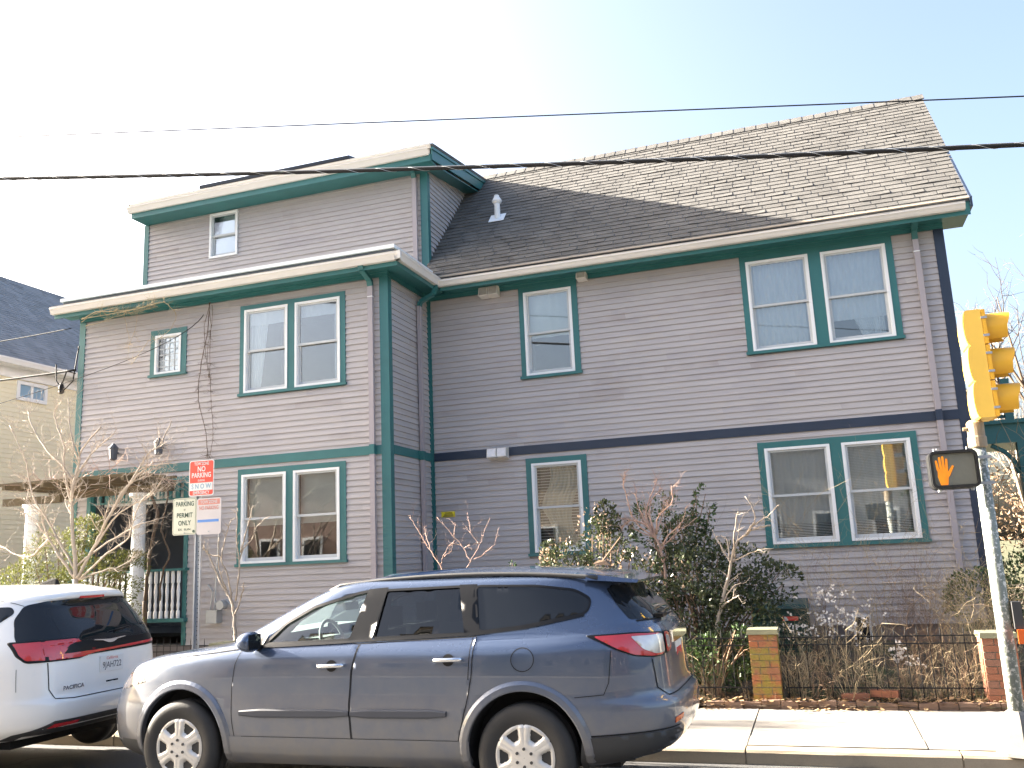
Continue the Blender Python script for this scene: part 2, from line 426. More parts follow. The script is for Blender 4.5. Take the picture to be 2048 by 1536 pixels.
def link(name, me, c, parent=None, kind=None):
    o = bpy.data.objects.new(name, me); COL.objects.link(o)
    WLOC[o.name] = Vector(c)
    if parent is not None:
        o.parent = parent; o.location = Vector(c) - WLOC[parent.name]
    else: o.location = c
    if kind: o['kind'] = kind
    return o
def thing(name, label, cat, loc=(0, 0, 0), group=None):
    o = bpy.data.objects.new(name, None); COL.objects.link(o)
    o.empty_display_size = 0.2
    o.location = loc; WLOC[o.name] = Vector(loc)
    o['label'] = label; o['category'] = cat
    if group: o['group'] = group
    return o
def tag(o, label, cat, group=None):
    o['label'] = label; o['category'] = cat
    if group: o['group'] = group
    return o
def evalmesh(o):
    dg = bpy.context.evaluated_depsgraph_get(); dg.update()
    return bpy.data.meshes.new_from_object(o.evaluated_get(dg))
def text_mb(mb, s, size, loc, right, upv, mi=0, xs=1.0, align='CENTER', bold=0.0, off=0.0015):
    cu = bpy.data.curves.new('t', 'FONT'); cu.body = s; cu.size = size; cu.align_x = align; cu.align_y = 'CENTER'
    cu.offset = bold; cu.resolution_u = 3
    o = bpy.data.objects.new('t', cu); COL.objects.link(o)
    me = evalmesh(o)
    right = Vector(right).normalized(); upv = Vector(upv).normalized(); nrm = right.cross(upv)
    vs = [Vector(loc) + right * (v.co.x * xs) + upv * v.co.y + nrm * off for v in me.vertices]
    mb.add(vs, [tuple(p.vertices) for p in me.polygons], mi)
    bpy.data.objects.remove(o); bpy.data.curves.remove(cu); bpy.data.meshes.remove(me)
# ------------------------------------------------------------------ terrain and setting
def yard_z(x, y):
    if y < 10.62: return 0.055
    t = min(1, (y - 10.62) / 3.2)
    return 0.09 + 0.36 * t + 0.03 * math.sin(x * 2.3 + y) * t
def road_z(y):
    if y <= 4: return 0.03 - 0.006 * 0
    return 0.03 - (y - 4) / 4.6 * 0.11
g = MB(); g.quad((-400, -400, -0.18), (400, -400, -0.18), (400, 400, -0.18), (-400, 400, -0.18))
g.build('ground', M['grass'], kind='structure')
g = MB()
xs_ = [-120 + 8 * i for i in range(31)]
ys_ = [-3.5, -2, 0, 2, 4, 5, 6, 7, 8, 8.62]
for i in range(len(xs_) - 1):
    for j in range(len(ys_) - 1):
        z = lambda y: road_z(y) if y > 0 else 0.03 - (-y) / 3.5 * 0.1
        a, b = xs_[i], xs_[i + 1]; c, d = ys_[j], ys_[j + 1]
        g.quad((a, c, z(c)), (b, c, z(c)), (b, d, z(d)), (a, d, z(d)))
g.build('road', M['asphalt'], kind='structure')
# near side pavement (behind the camera)
g = MB(); g.box(-120, 120, -6.0, -3.5, -0.17, 0.05); g.build('pavement', M['sidewalk'], kind='structure')
# kerb: granite stones
kerb = MB(); kerb.box(-120, 120, 8.62, 8.70, -0.17, 0.0)
kb = kerb.build('kerb', M['granite'], kind='structure')
rng = random.Random(5)
x = -14.0
while x < 6:
    L = rng.uniform(1.1, 1.9)
    m = MB(); dz = rng.uniform(-0.008, 0.006); dy = rng.uniform(-0.008, 0.008)
    n = 7; a, b = x + 0.007, x + L - 0.007
    rows = []
    for i in range(n + 1):
        xx = a + (b - a) * i / n; j = rng.uniform(-0.006, 0.006); k = rng.uniform(-0.004, 0.004)
        rows.append([(xx, 8.600 + dy + j, -0.165), (xx, 8.600 + dy + j, 0.022 + dz), (xx, 8.618 + dy, 0.042 + dz + k), (xx, 8.78, 0.046 + dz + k), (xx, 8.78, -0.165)])
    vs = [p for r_ in rows for p in r_]; fs = []
    for i in range(n):
        for q in range(5):
            q2 = (q + 1) % 5
            fs.append((i * 5 + q, i * 5 + q2, (i + 1) * 5 + q2, (i + 1) * 5 + q))
    fs.append((0, 1, 2, 3, 4)); fs.append(tuple(n * 5 + q for q in (4, 3, 2, 1, 0)))
    m.add(vs, fs); m.build('kerb_stone', M['granite'], kb); x += L
# far pavement: concrete slabs
g = MB(); g.box(-120, 120, 8.781, 10.62, -0.17, 0.030)
pv = g.build('pavement', M['mortar'], kind='structure')
x = -16.0; i = 0
while x < 7:
    L = 1.52
    for (ya, yb, nm) in ((8.79, 9.14, 0), (9.15, 10.62, 1)):
        m = MB(); z0 = 0.047 + rng.uniform(-0.003, 0.004); s_ = rng.uniform(-0.004, 0.004); e = 0.006
        z1 = z0 + 0.012 + s_
        m.hexa([(x + e, ya + e, 0.031), (x + L - e, ya + e, 0.031), (x + L - e, yb - e, 0.031), (x + e, yb - e, 0.031),
                (x + e, ya + e, z0), (x + L - e, ya + e, z0 + s_), (x + L - e, yb - e, z1), (x + e, yb - e, z1)])
        m.build('paving_slab', M['sidewalk'], pv)
    x += L
# garden earth
g = MB(); nx, ny = 90, 26
for i in range(nx + 1):
    for j in range(ny + 1):
        x = -26 + 40 * i / nx; y = 10.62 + (30 - 10.62) * (j / ny) ** 2
        z = yard_z(x, y) + 0.03 * noise.noise(Vector((x * 1.7, y * 1.7, 0))) * min(1, (y - 10.6) * 2)
        g.v.append((x, y, z))
for i in range(nx):
    for j in range(ny):
        a = i * (ny + 1) + j; g.f.append((a, a + ny + 1, a + ny + 2, a + 1)); g.m.append(0)
g.build('garden_bed', M['soil'], smooth=True, fixn=False, kind='structure')

# ------------------------------------------------------------------ the purple house
HX = -3.0
house = thing('clapboard_house', 'large mauve clapboard house with teal trim and a navy belt board', 'house', (-5.0, 16.0, 0.3))
E = 0.0945; ZB = 0.66

def spans(a0, a1, z0, z1, ops):
    out = [(a0, a1)]
    for (p0, p1, q0, q1) in ops:
        if z1 <= q0 + 0.004 or z0 >= q1 - 0.004: continue
        new = []
        for s0, s1 in out:
            if p1 <= s0 or p0 >= s1: new.append((s0, s1)); continue
            if s0 < p0: new.append((s0, p0))
            if p1 < s1: new.append((p1, s1))
        out = new
    return out

SEGS = []
def claps(face, P, a0, a1, zb, zt, ops, lim=None, seed=1):
    rg = random.Random(seed); z = zb
    while z < zt - 0.01:
        zn = min(z + E, zt); jz = rg.uniform(-0.0015, 0.0015); tb = 0.024 + rg.uniform(-0.002, 0.003)
        hi = a1
        if lim: hi = min(a1, lim(z, zn))
        def emit(p, q, za0, zn0, w=1.0):
            if q - p < 0.01 or zn0 - za0 < 0.006: return
            qt = q if not lim else max(p, min(q, lim(zn0, zn0)))
            za, zc = za0 + jz, zn0 + (0.006 if zn0 == zn else 0)
            t0 = tb * (1 - (za0 - z) / E) + 0.004 * (za0 - z) / E
            if face == 'y':
                v = [(p, P, za), (q, P, za), (qt, P, zc), (p, P, zc), (p, P - t0, za), (q, P - t0, za), (qt, P - 0.004, zc), (p, P - 0.004, zc)]
            else:
                v = [(P, p, za), (P, q, za), (P, qt, zc), (P, p, zc), (P + t0, p, za), (P + t0, q, za), (P + 0.004, qt, zc), (P + 0.004, p, zc)]
            SEGS.append(((q - p) * w * (0.5 if face == 'x' else 1.0), v))
        for p, q in spans(a0, hi, z, zn, ops): emit(p, q, z, zn)
        for (p0, p1, q0, q1) in ops:
            if z < q1 - 0.004 and q1 < zn: emit(p0, p1, q1, zn, 0.05)
            if z < q0 and q0 + 0.004 < zn: emit(p0, p1, z, q0, 0.05)
        z = zn
def build_claps():
    SEGS.sort(key=lambda s: -s[0])
    for L, v in SEGS[:298]:
        m = MB(); m.hexa(v); m.build('clapboard', M['clap'], house)
    m = MB()
    for L, v in SEGS[298:]: m.hexa(v)
    m.build('clapboard', M['clap'], house, stuff=True)

def sheath(face, P, a0, a1, z0, z1, ops, t=0.12):
    m = MB(); zs = sorted(set([z0, z1] + [q for o in ops for q in (o[2], o[3]) if z0 < q < z1]))
    for i in range(len(zs) - 1):
        for s0, s1 in spans(a0, a1, zs[i], zs[i + 1], ops):
            if face == 'y': m.box(s0, s1, P + 0.001, P + t, zs[i], zs[i + 1])
            else: m.box(P - t, P - 0.001, s0, s1, zs[i], zs[i + 1])
    return m

YM, YL, XR = 14.0, 12.4, -6.14
# openings (x0,x1,z0,z1) = casing outer outline
W_upR = (-0.73, 1.515, 4.745, 6.345); W_upM = (-4.43, -3.40, 4.75, 6.345)
W_loM = (-4.437, -3.405, 1.82, 3.412); W_loR = (-0.725, 1.505, 1.78, 3.368)
W_3 = (-10.78, -10.13, 7.85, 8.775)
L_up = (-8.885, -6.885, 4.645, 6.207); L_lo = (-8.885, -6.893, 1.86, 3.426); L_st = (-10.73, -9.972, 5.158, 6.0)
PORCH = (-11.95, -9.86, 0.66, 3.40)
opsM = [W_upR, W_upM, W_loM, W_loR]; opsU = [W_3]; opsL = [L_up, L_lo, L_st, PORCH]
claps('y', YM, XR, 2.22, ZB, 6.345, opsM, seed=11)
claps('y', YL, -12.30, XR, ZB, 6.354, opsL, seed=12)
claps('x', XR, YL, YM, ZB, 6.354, [], seed=13)
claps('y', YM, -12.36, -6.10, 6.86, 8.80, opsU, seed=14)
roofy = lambda z: 13.6 + (z - 6.66) / 1.05
claps('x', -6.10, YM, 17.0, 6.86, 9.35, [], lim=lambda a, b: max(YM + 0.001, min(roofy(a) + 0.02, 20)), seed=15)

build_claps()
sh = sheath('y', YM, XR, 2.2, 0.3, 6.5, opsM)
sh2 = sheath('y', YL, -12.28, XR, 0.3, 6.5, opsL)
sh3 = sheath('y', YM, -12.34, -6.12, 6.5, 8.95, opsU)
for m2 in (sh2, sh3): sh.add(m2.v, m2.f)
sh.box(XR - 0.12, XR - 0.001, YL + 0.12, YM, 0.3, 6.5)
sh.box(-6.22, -6.101, YM, 19, 6.5, 8.9)
sh.box(2.08, 2.2, YM + 0.12, 19, 0.3, 6.6); sh.box(-12.2, 2.05, 18.9, 19, 0.3, 6.3)
sh.box(-12.28, -12.16, YL + 0.12, YM, 0.3, 6.5); sh.box(-12.34, -12.22, YM + 0.12, 19, 0.3, 8.8)
sh.box(-12.1, 2.0, YM + 2.0, YM + 2.05, 0.3, 6.4)
sh.add([(2.08, 14, 6.4), (2.08, 19, 6.4), (2.08, 16.5, 9.5), (2.2, 14, 6.4), (2.2, 19, 6.4), (2.2, 16.5, 9.5)], [(0, 1, 2), (3, 5, 4), (0, 3, 4, 1), (1, 4, 5, 2), (2, 5, 3, 0)])
# upper block side above the boards (triangle beneath the roof rake)
sh.add([(-6.11, 14.0, 8.8), (-6.11, 20, 8.8), (-6.11, 20, 9.8), (-6.11, 14.0, 8.86)], [(0, 1, 2, 3)])
sh.build('wall', M['sheath'], house)
fd = MB(); fd.box(XR, 2.17, YM + 0.03, YM + 0.3, -0.1, ZB); fd.box(-12.26, XR - 0.03, YL + 0.03, YL + 0.3, -0.1, ZB); fd.box(XR - 0.3, XR - 0.031, YL + 0.3, YM + 0.03, -0.1, ZB)
fd.build('foundation', M['foundation'], house)

def board(name, mat, *b):
    m = MB(); m.box(*b); return m.build(name, mat, house)
# corner boards
m = MB(); m.box(2.20, 2.235, YM - 0.028, YM + 0.09, ZB, 6.36); m.box(2.095, 2.2, YM - 0.028, YM - 0.0, ZB, 6.342); m.build('corner_board', M['navy'], house)
m = MB(); m.box(-6.265, -6.112, YL - 0.028, YL - 0.0, ZB, 6.352); m.box(-6.14, -6.112, YL, YL + 0.10, ZB, 6.352); m.build('corner_board', M['teal'], house)
m = MB(); m.box(-12.32, -12.19, YL - 0.028, YL - 0.0, ZB, 6.352); m.build('corner_board', M['teal'], house)
m = MB(); m.box(-6.138, -6.075, YM - 0.028, YM - 0.0, ZB, 6.34); m.box(-6.138, -6.106, YM - 0.07, YM - 0.028, ZB, 6.34); m.build('corner_board', M['teal'], house)
m = MB(); m.box(-6.215, -6.072, YM - 0.028, YM - 0.0, 6.86, 8.80); m.box(-6.10, -6.072, YM, YM + 0.085, 6.98, 8.80); m.build('corner_board', M['teal'], house)
m = MB(); m.box(-12.375, -12.26, YM - 0.028, YM - 0.0, 6.86, 8.80); m.build('corner_board', M['teal'], house)
# belt boards
m = MB(); m.box(-6.075, 2.095, YM - 0.032, YM - 0.0, 3.487, 3.627); m.build('belt_board', M['navy'], house)
m = MB(); m.box(-12.19, -6.265, YL - 0.032, YL, 3.487, 3.627); m.build('belt_board', M['teal'], house)
m = MB(); m.box(XR, XR + 0.032, YL + 0.10, YM - 0.06, 3.487, 3.627); m.build('belt_board', M['teal'], house)
# friezes
m = MB(); m.box(-6.10, 2.235, YM - 0.036, YM, 6.343, 6.50); m.box(-6.10, 2.235, YM - 0.06, YM - 0.036, 6.40, 6.50); m.build('frieze_board', M['teal'], house)
m = MB(); m.box(-12.32, -6.112, YL - 0.036, YL, 6.354, 6.50); m.box(-12.32, -6.09, YL - 0.06, YL - 0.036, 6.41, 6.50); m.box(-6.14, -6.104, YL, YM - 0.06, 6.354, 6.50); m.build('frieze_board', M['teal'], house)
# soffits and fascias
m = MB(); m.box(-5.70, 2.56, 13.60, 14.0, 6.425, 6.445); m.box(-5.72, 2.56, 13.575, 13.60, 6.37, 6.57)
m.box(2.235, 2.56, 14.0, 14.3, 6.425, 6.445)
m.build('soffit', M['teal'], house)
m = MB(); m.box(-12.55, -5.80, 12.06, 12.4, 6.435, 6.455); m.box(-6.14, -5.80, 12.4, 14.0, 6.435, 6.455)
m.box(-12.58, -5.80, 12.035, 12.06, 6.38, 6.585); m.box(-5.80, -5.775, 12.035, 13.58, 6.38, 6.585)
m.build('soffit', M['teal'], house)

def gutter(name, p, q, inward, zt, h=0.125, w=0.12, label=None):
    # K profile, open on top; p,q = front lip line ends, inward = unit vector from lip to wall
    p, q, inw = Vector(p), Vector(q), Vector(inward)
    prof = [(0.0, 0.0), (0.006, -0.012), (0.0, -0.03), (0.018, -0.055), (0.03, -0.085), (0.045, -h), (w, -h), (w, 0.0), (w - 0.006, 0.0), (w - 0.006, -h + 0.008), (0.05, -h + 0.008), (0.02, -0.03), (0.012, 0.0)]
    n = len(prof); dirv = (q - p).normalized(); m = MB(); vs = []
    for e, sh_ in ((p, 1), (q, -1)):
        for a, b in prof: vs.append(e + inw * a + Vector((0, 0, zt + b)))
    fs = [(i, (i + 1) % n, n + (i + 1) % n, n + i) for i in range(n)] + [tuple(range(n)), tuple(range(n, 2 * n))[::-1]]
    m.add(vs, fs)
    return m
m = gutter('g', (-5.73, 13.46, 0), (2.49, 13.46, 0), (0, 1, 0), 6.540, h=0.108); m.build('gutter', M['gutter'], house)
m = gutter('g', (-12.60, 11.92, 0), (-5.70, 11.92, 0), (0, 1, 0), 6.575)
m2 = gutter('g', (-5.665, 13.58, 0), (-5.665, 11.93, 0), (-1, 0, 0), 6.575); m.add(m2.v, m2.f)
m.box(-5.715, -5.665, 11.92, 11.97, 6.45, 6.575)
m.build('gutter', M['gutter'], house)
m = gutter('g', (-12.40, 13.47, 0), (-5.84, 13.47, 0), (0, 1, 0), 9.04, h=0.135); m.build('gutter', M['gutter'], house)
m = gutter('g', (-12.36, 13.52, 0), (-5.80, 13.52, 0), (0, 1, 0), 9.115, h=0.06, w=0.08); m.build('drip_edge', M['gutter'], house)
# navy end board on the right gable
m = MB(); m.prism([(2.56, 13.5, 6.46), (2.56, 13.5, 6.60), (2.56, 16.5, 9.66), (2.56, 16.5, 9.50), (2.56, 13.75, 6.46)], (0.03, 0, 0)); m.build('rake_board', M['navy'], house)

# flat roof edge of the left wing
m = MB(); m.box(-12.52, -5.90, 12.16, 12.20, 6.55, 6.715); m.box(-5.94, -5.90, 12.20, 13.60, 6.55, 6.715); m.build('roof_fascia', M['darkstrip'], house)
m = MB(); m.box(-12.56, -5.87, 12.12, 12.26, 6.716, 6.775); m.box(-6.00, -5.87, 12.26, 13.66, 6.716, 6.775); m.build('roof_edging', M['cap'], house)
m = MB(); m.box(-12.52, -6.0, 12.2, 13.98, 6.60, 6.742); m.build('flat_roof', M['rubberroof'], house)
m = MB(); m.box(-12.36, -6.10, 13.93, 13.97, 6.743, 6.87); m.build('flashing_strip', M['cap'], house)

# upper roof
def slab(mb, x0, x1, ya, za, yb, zb, t):
    mb.hexa([(x0, ya, za - t), (x1, ya, za - t), (x1, yb, zb - t), (x0, yb, zb - t), (x0, ya, za), (x1, ya, za), (x1, yb, zb), (x0, yb, zb)])
m = MB(); slab(m, -12.42, -5.76, 13.55, 9.115, 20, 10.17, 0.05); m.build('upper_roof', M['shingle'], house)
m = MB(); slab(m, -5.815, -5.765, 13.56, 9.06, 16.7, 9.575, 0.055); slab(m, -5.815, -5.785, 13.58, 9.01, 16.4, 9.47, 0.19); m.box(-12.34, -5.815, 13.56, 13.585, 8.80, 8.93)
m.build('fascia_board', M['teal'], house)
m = MB(); m.box(-12.34, -5.815, 13.585, 14.0, 8.80, 8.82); slab(m, -6.10, -5.815, 14.0, 8.85, 16.6, 9.27, 0.02); m.build('soffit', M['teal'], house)

# main roof deck
m = MB(); slab(m, -6.09, 2.575, 13.55, 6.597, 16.5, 9.695, 0.035)
m.hexa([(-6.09, 16.5, 9.66), (2.575, 16.5, 9.66), (2.575, 19.6, 6.56), (-6.09, 19.6, 6.56), (-6.09, 16.5, 9.695), (2.575, 16.5, 9.695), (2.575, 19.6, 6.6), (-6.09, 19.6, 6.6)])
m.build('roof_deck', M['darkstrip'], house)
m = MB(); slab(m, -5.86, 2.60, 13.52, 6.604, 13.56, 6.640, 0.010); m.build('roof_drip_edge', M['dripedge'], house)
m = MB(); m.box(-5.70, 2.5, 13.572, 13.576, 6.50, 6.60); m.build('gutter_gap_strip', M['darkstrip'], house)  # dark strip painted in for the shaded gutter interior above the lip
# shingles
sl = Vector((0, 2.95, 3.0975)); SL = sl.length; sl.normalize(); nrm = Vector((0, -sl.z, sl.y))
tabs = []
rg = random.Random(77); ex = 0.140; tw = 0.305
rows_ = int(SL / ex)
for r_ in range(rows_ + 1):
    d0 = r_ * ex - 0.03; x = 2.60
    off = rg.choice([0.0, 0.10, 0.2, 0.15]) + (0.15 if r_ % 2 else 0)
    first = True
    while x > -6.09:
        w = off if (first and off > 0.05) else tw
        first = False
        x0 = x - w
        yy = 13.55 + sl.y * d0
        if x0 < -6.05 and False: break
        tabs.append((x0, x, d0, r_)); x = x0
def tabgeo(w, curl, tlt):
    L = ex + 0.03; t = 0.010
    P = []
    for (a, dz) in ((0.0065, curl), (w - 0.0065, tlt)):
        P.append((a, 0, 0.004 + dz)); P.append((a, 0, 0.004 + t + dz)); P.append((a, L, 0.0)); P.append((a, L, 0.0015))
    return P
def tabmesh(P): return [(0, 4, 5, 1), (1, 5, 7, 3), (0, 1, 3, 2), (4, 6, 7, 5)]
variants = []
def tab_me(i, w, c, t):
    me = bpy.data.meshes.new('shingle')
    P = tabgeo(w, c, t)
    me.from_pydata([tuple(Vector((p[0], 0, 0)) + sl * p[1] + nrm * p[2]) for p in P], [], tabmesh(P)); me.materials.append(M['shingle']); me.update(); return me
VAR = [tab_me(i, tw, c, t) for i, (c, t) in enumerate([(0, 0), (0.003, 0), (0, 0.004), (0.009, 0.002), (0.002, 0.010), (0.001, 0.001)])]
tabs.sort(key=lambda t: (-(t[0] > -6.0), (t[0] + 0 - 2) ** 2 * 0.6 + (t[2]) ** 2))
cnt = 0; rest = MB()
for (x0, x1, d0, r_) in tabs:
    if x1 < -6.085: continue
    x0 = max(x0, -6.095)
    w = x1 - x0; org = Vector((x0, 13.55, 6.600)) + sl * d0
    if abs(w - tw) < 1e-6 and cnt < 299:
        o = bpy.data.objects.new('shingle', rg.choice(VAR) if rg.random() < 0.55 else VAR[0]); COL.objects.link(o)
        o.parent = house; o.location = org - WLOC[house.name]; cnt += 1
    else:
        c, t = (0, 0) if rg.random() < 0.6 else (rg.uniform(0, 0.010), rg.uniform(0, 0.007))
        P = tabgeo(w, c, t)
        rest.add([org + Vector((p[0], 0, 0)) + sl * p[1] + nrm * p[2] for p in P], tabmesh(P))
rest.build('shingle', M['shingle'], house, fixn=False, stuff=True)
rc = MB(); x = 2.62
while x > -5.7:
    rc.hexa([(x - 0.25, 16.36, 9.565), (x, 16.36, 9.57), (x, 16.5, 9.72), (x - 0.25, 16.5, 9.71), (x - 0.25, 16.352, 9.575), (x, 16.352, 9.585), (x, 16.5, 9.735), (x - 0.25, 16.5, 9.725)])
    rc.hexa([(x - 0.25, 16.5, 9.71), (x, 16.5, 9.72), (x, 16.64, 9.57), (x - 0.25, 16.64, 9.565), (x - 0.25, 16.5, 9.725), (x, 16.5, 9.735), (x, 16.65, 9.585), (x - 0.25, 16.65, 9.575)])
    x -= 0.21
rc.build('ridge_cap', M['shingle'], house, stuff=True)
# solar slab on the upper roof
m = MB(); slab(m, -11.75, -8.15, 14.85, 9.92, 17.0, 10.45, 0.075); sp_ = m.build('roof_panel', M['tint'], house)
m = MB(); slab(m, -11.45, -8.35, 15.05, 9.88, 16.9, 10.30, 0.62); m.build('panel_curb', M['straw'], house)
# vent pipe
m = MB(); m.lathe([(0.055, -0.05), (0.055, 0.30), (0.075, 0.31), (0.095, 0.345), (0.095, 0.36), (0.05, 0.44), (0.045, 0.47), (0.0, 0.475)], (-5.08, 14.96, 8.08), 'z', 16)
vp = m.build('vent_pipe', M['white'], house, smooth=False)
m = MB(); o_ = Vector((-5.08, 14.96, 8.092))
m.hexa([tuple(o_ + Vector((sx * 0.15, 0, 0)) + sl * (sy * 0.14 - 0.01) + nrm * h) for h in (0.012, 0.02) for sx, sy in ((-1, -1), (1, -1), (1, 1), (-1, 1))])
m.build('flashing', M['cap'], vp)

# downspouts
def spout(pts, w=0.075, d=0.055, mat='spout', name='downspout', bands=(), face='y'):
    m = MB()
    for i in range(len(pts) - 1):
        a, b = Vector(pts[i]), Vector(pts[i + 1])
        off = Vector((w / 2, 0, 0)) if face == 'y' else Vector((0, w / 2, 0))
        dv = (b - a).normalized(); t = off.normalized().cross(dv).normalized() * (d / 2)
        m.hexa([a - off - t, a + off - t, a + off + t, a - off + t, b - off - t, b + off - t, b + off + t, b - off + t])
    return m.build(name, M[mat] if isinstance(mat, str) else mat, house)
spout([(1.835, 13.93, 0.95), (1.835, 13.93, 6.24)], 0.078)
spout([(1.835, 13.93, 6.22), (1.835, 13.90, 6.36), (1.835, 13.62, 6.43), (1.835, 13.55, 6.50)], 0.08, 0.06, 'teal')
spout([(-6.40, 12.33, 0.8), (-6.40, 12.33, 6.22)], 0.085)
spout([(-6.40, 12.33, 6.21), (-6.40, 12.30, 6.30), (-6.40, 12.04, 6.40), (-6.40, 12.0, 6.49)], 0.088, 0.06, 'teal')
spout([(-6.07, 13.49, 0.8), (-6.07, 13.49, 6.13)], 0.085, 0.06, face='x')
spout([(-6.07, 13.49, 6.12), (-6.05, 13.49, 6.2), (-5.80, 13.48, 6.30), (-5.74, 13.5, 6.46)], 0.085, 0.06, 'teal', face='x')
spout([(-6.31, 13.93, 6.76), (-6.31, 13.93, 8.72)], 0.085)
spout([(-6.31, 13.93, 8.71), (-6.31, 13.88, 8.80), (-6.31, 13.62, 8.86), (-6.31, 13.58, 8.95)], 0.085, 0.06, 'teal')
for (x, y, f) in ((1.835, 13.93, 0), (-6.40, 12.33, 0)):
    m = MB(); m.box(x - 0.045, x + 0.045, y - 0.034, y + 0.03, 3.487, 3.64); m.build('spout_band', M['navy'] if x > 0 else M['teal'], house)
    m = MB(); m.box(x - 0.045, x + 0.045, y - 0.033, y + 0.03, 6.02, 6.035); m.build('spout_clip', M['white'], house)
m = MB(); m.box(-6.11, -6.035, 13.44, 13.54, 3.47, 3.62); m.build('spout_band', M['teal'], house)

# ------------------------------------------------------------------ windows
def wavy(mb, x0, x1, y, z0, z1, amp, per, n=40, mi=0, taper=None, seed=0):
    rg = random.Random(seed); ph = rg.uniform(0, 6)
    vs = []
    rowsn = 8
    for j in range(rowsn + 1):
        t = j / rowsn
        for i in range(n + 1):
            s = i / n
            a, b = (x0, x1) if not taper else taper(t, x0, x1)
            x = a + (b - a) * s
            vs.append((x, y + amp * math.sin(s * (x1 - x0) / per * 6.283 + ph + 0.4 * math.sin(3 * t)) , z0 + (z1 - z0) * t))
    fs = [(j * (n + 1) + i, j * (n + 1) + i + 1, (j + 1) * (n + 1) + i + 1, (j + 1) * (n + 1) + i) for j in range(rowsn) for i in range(n)]
    mb.add(vs, fs, mi)

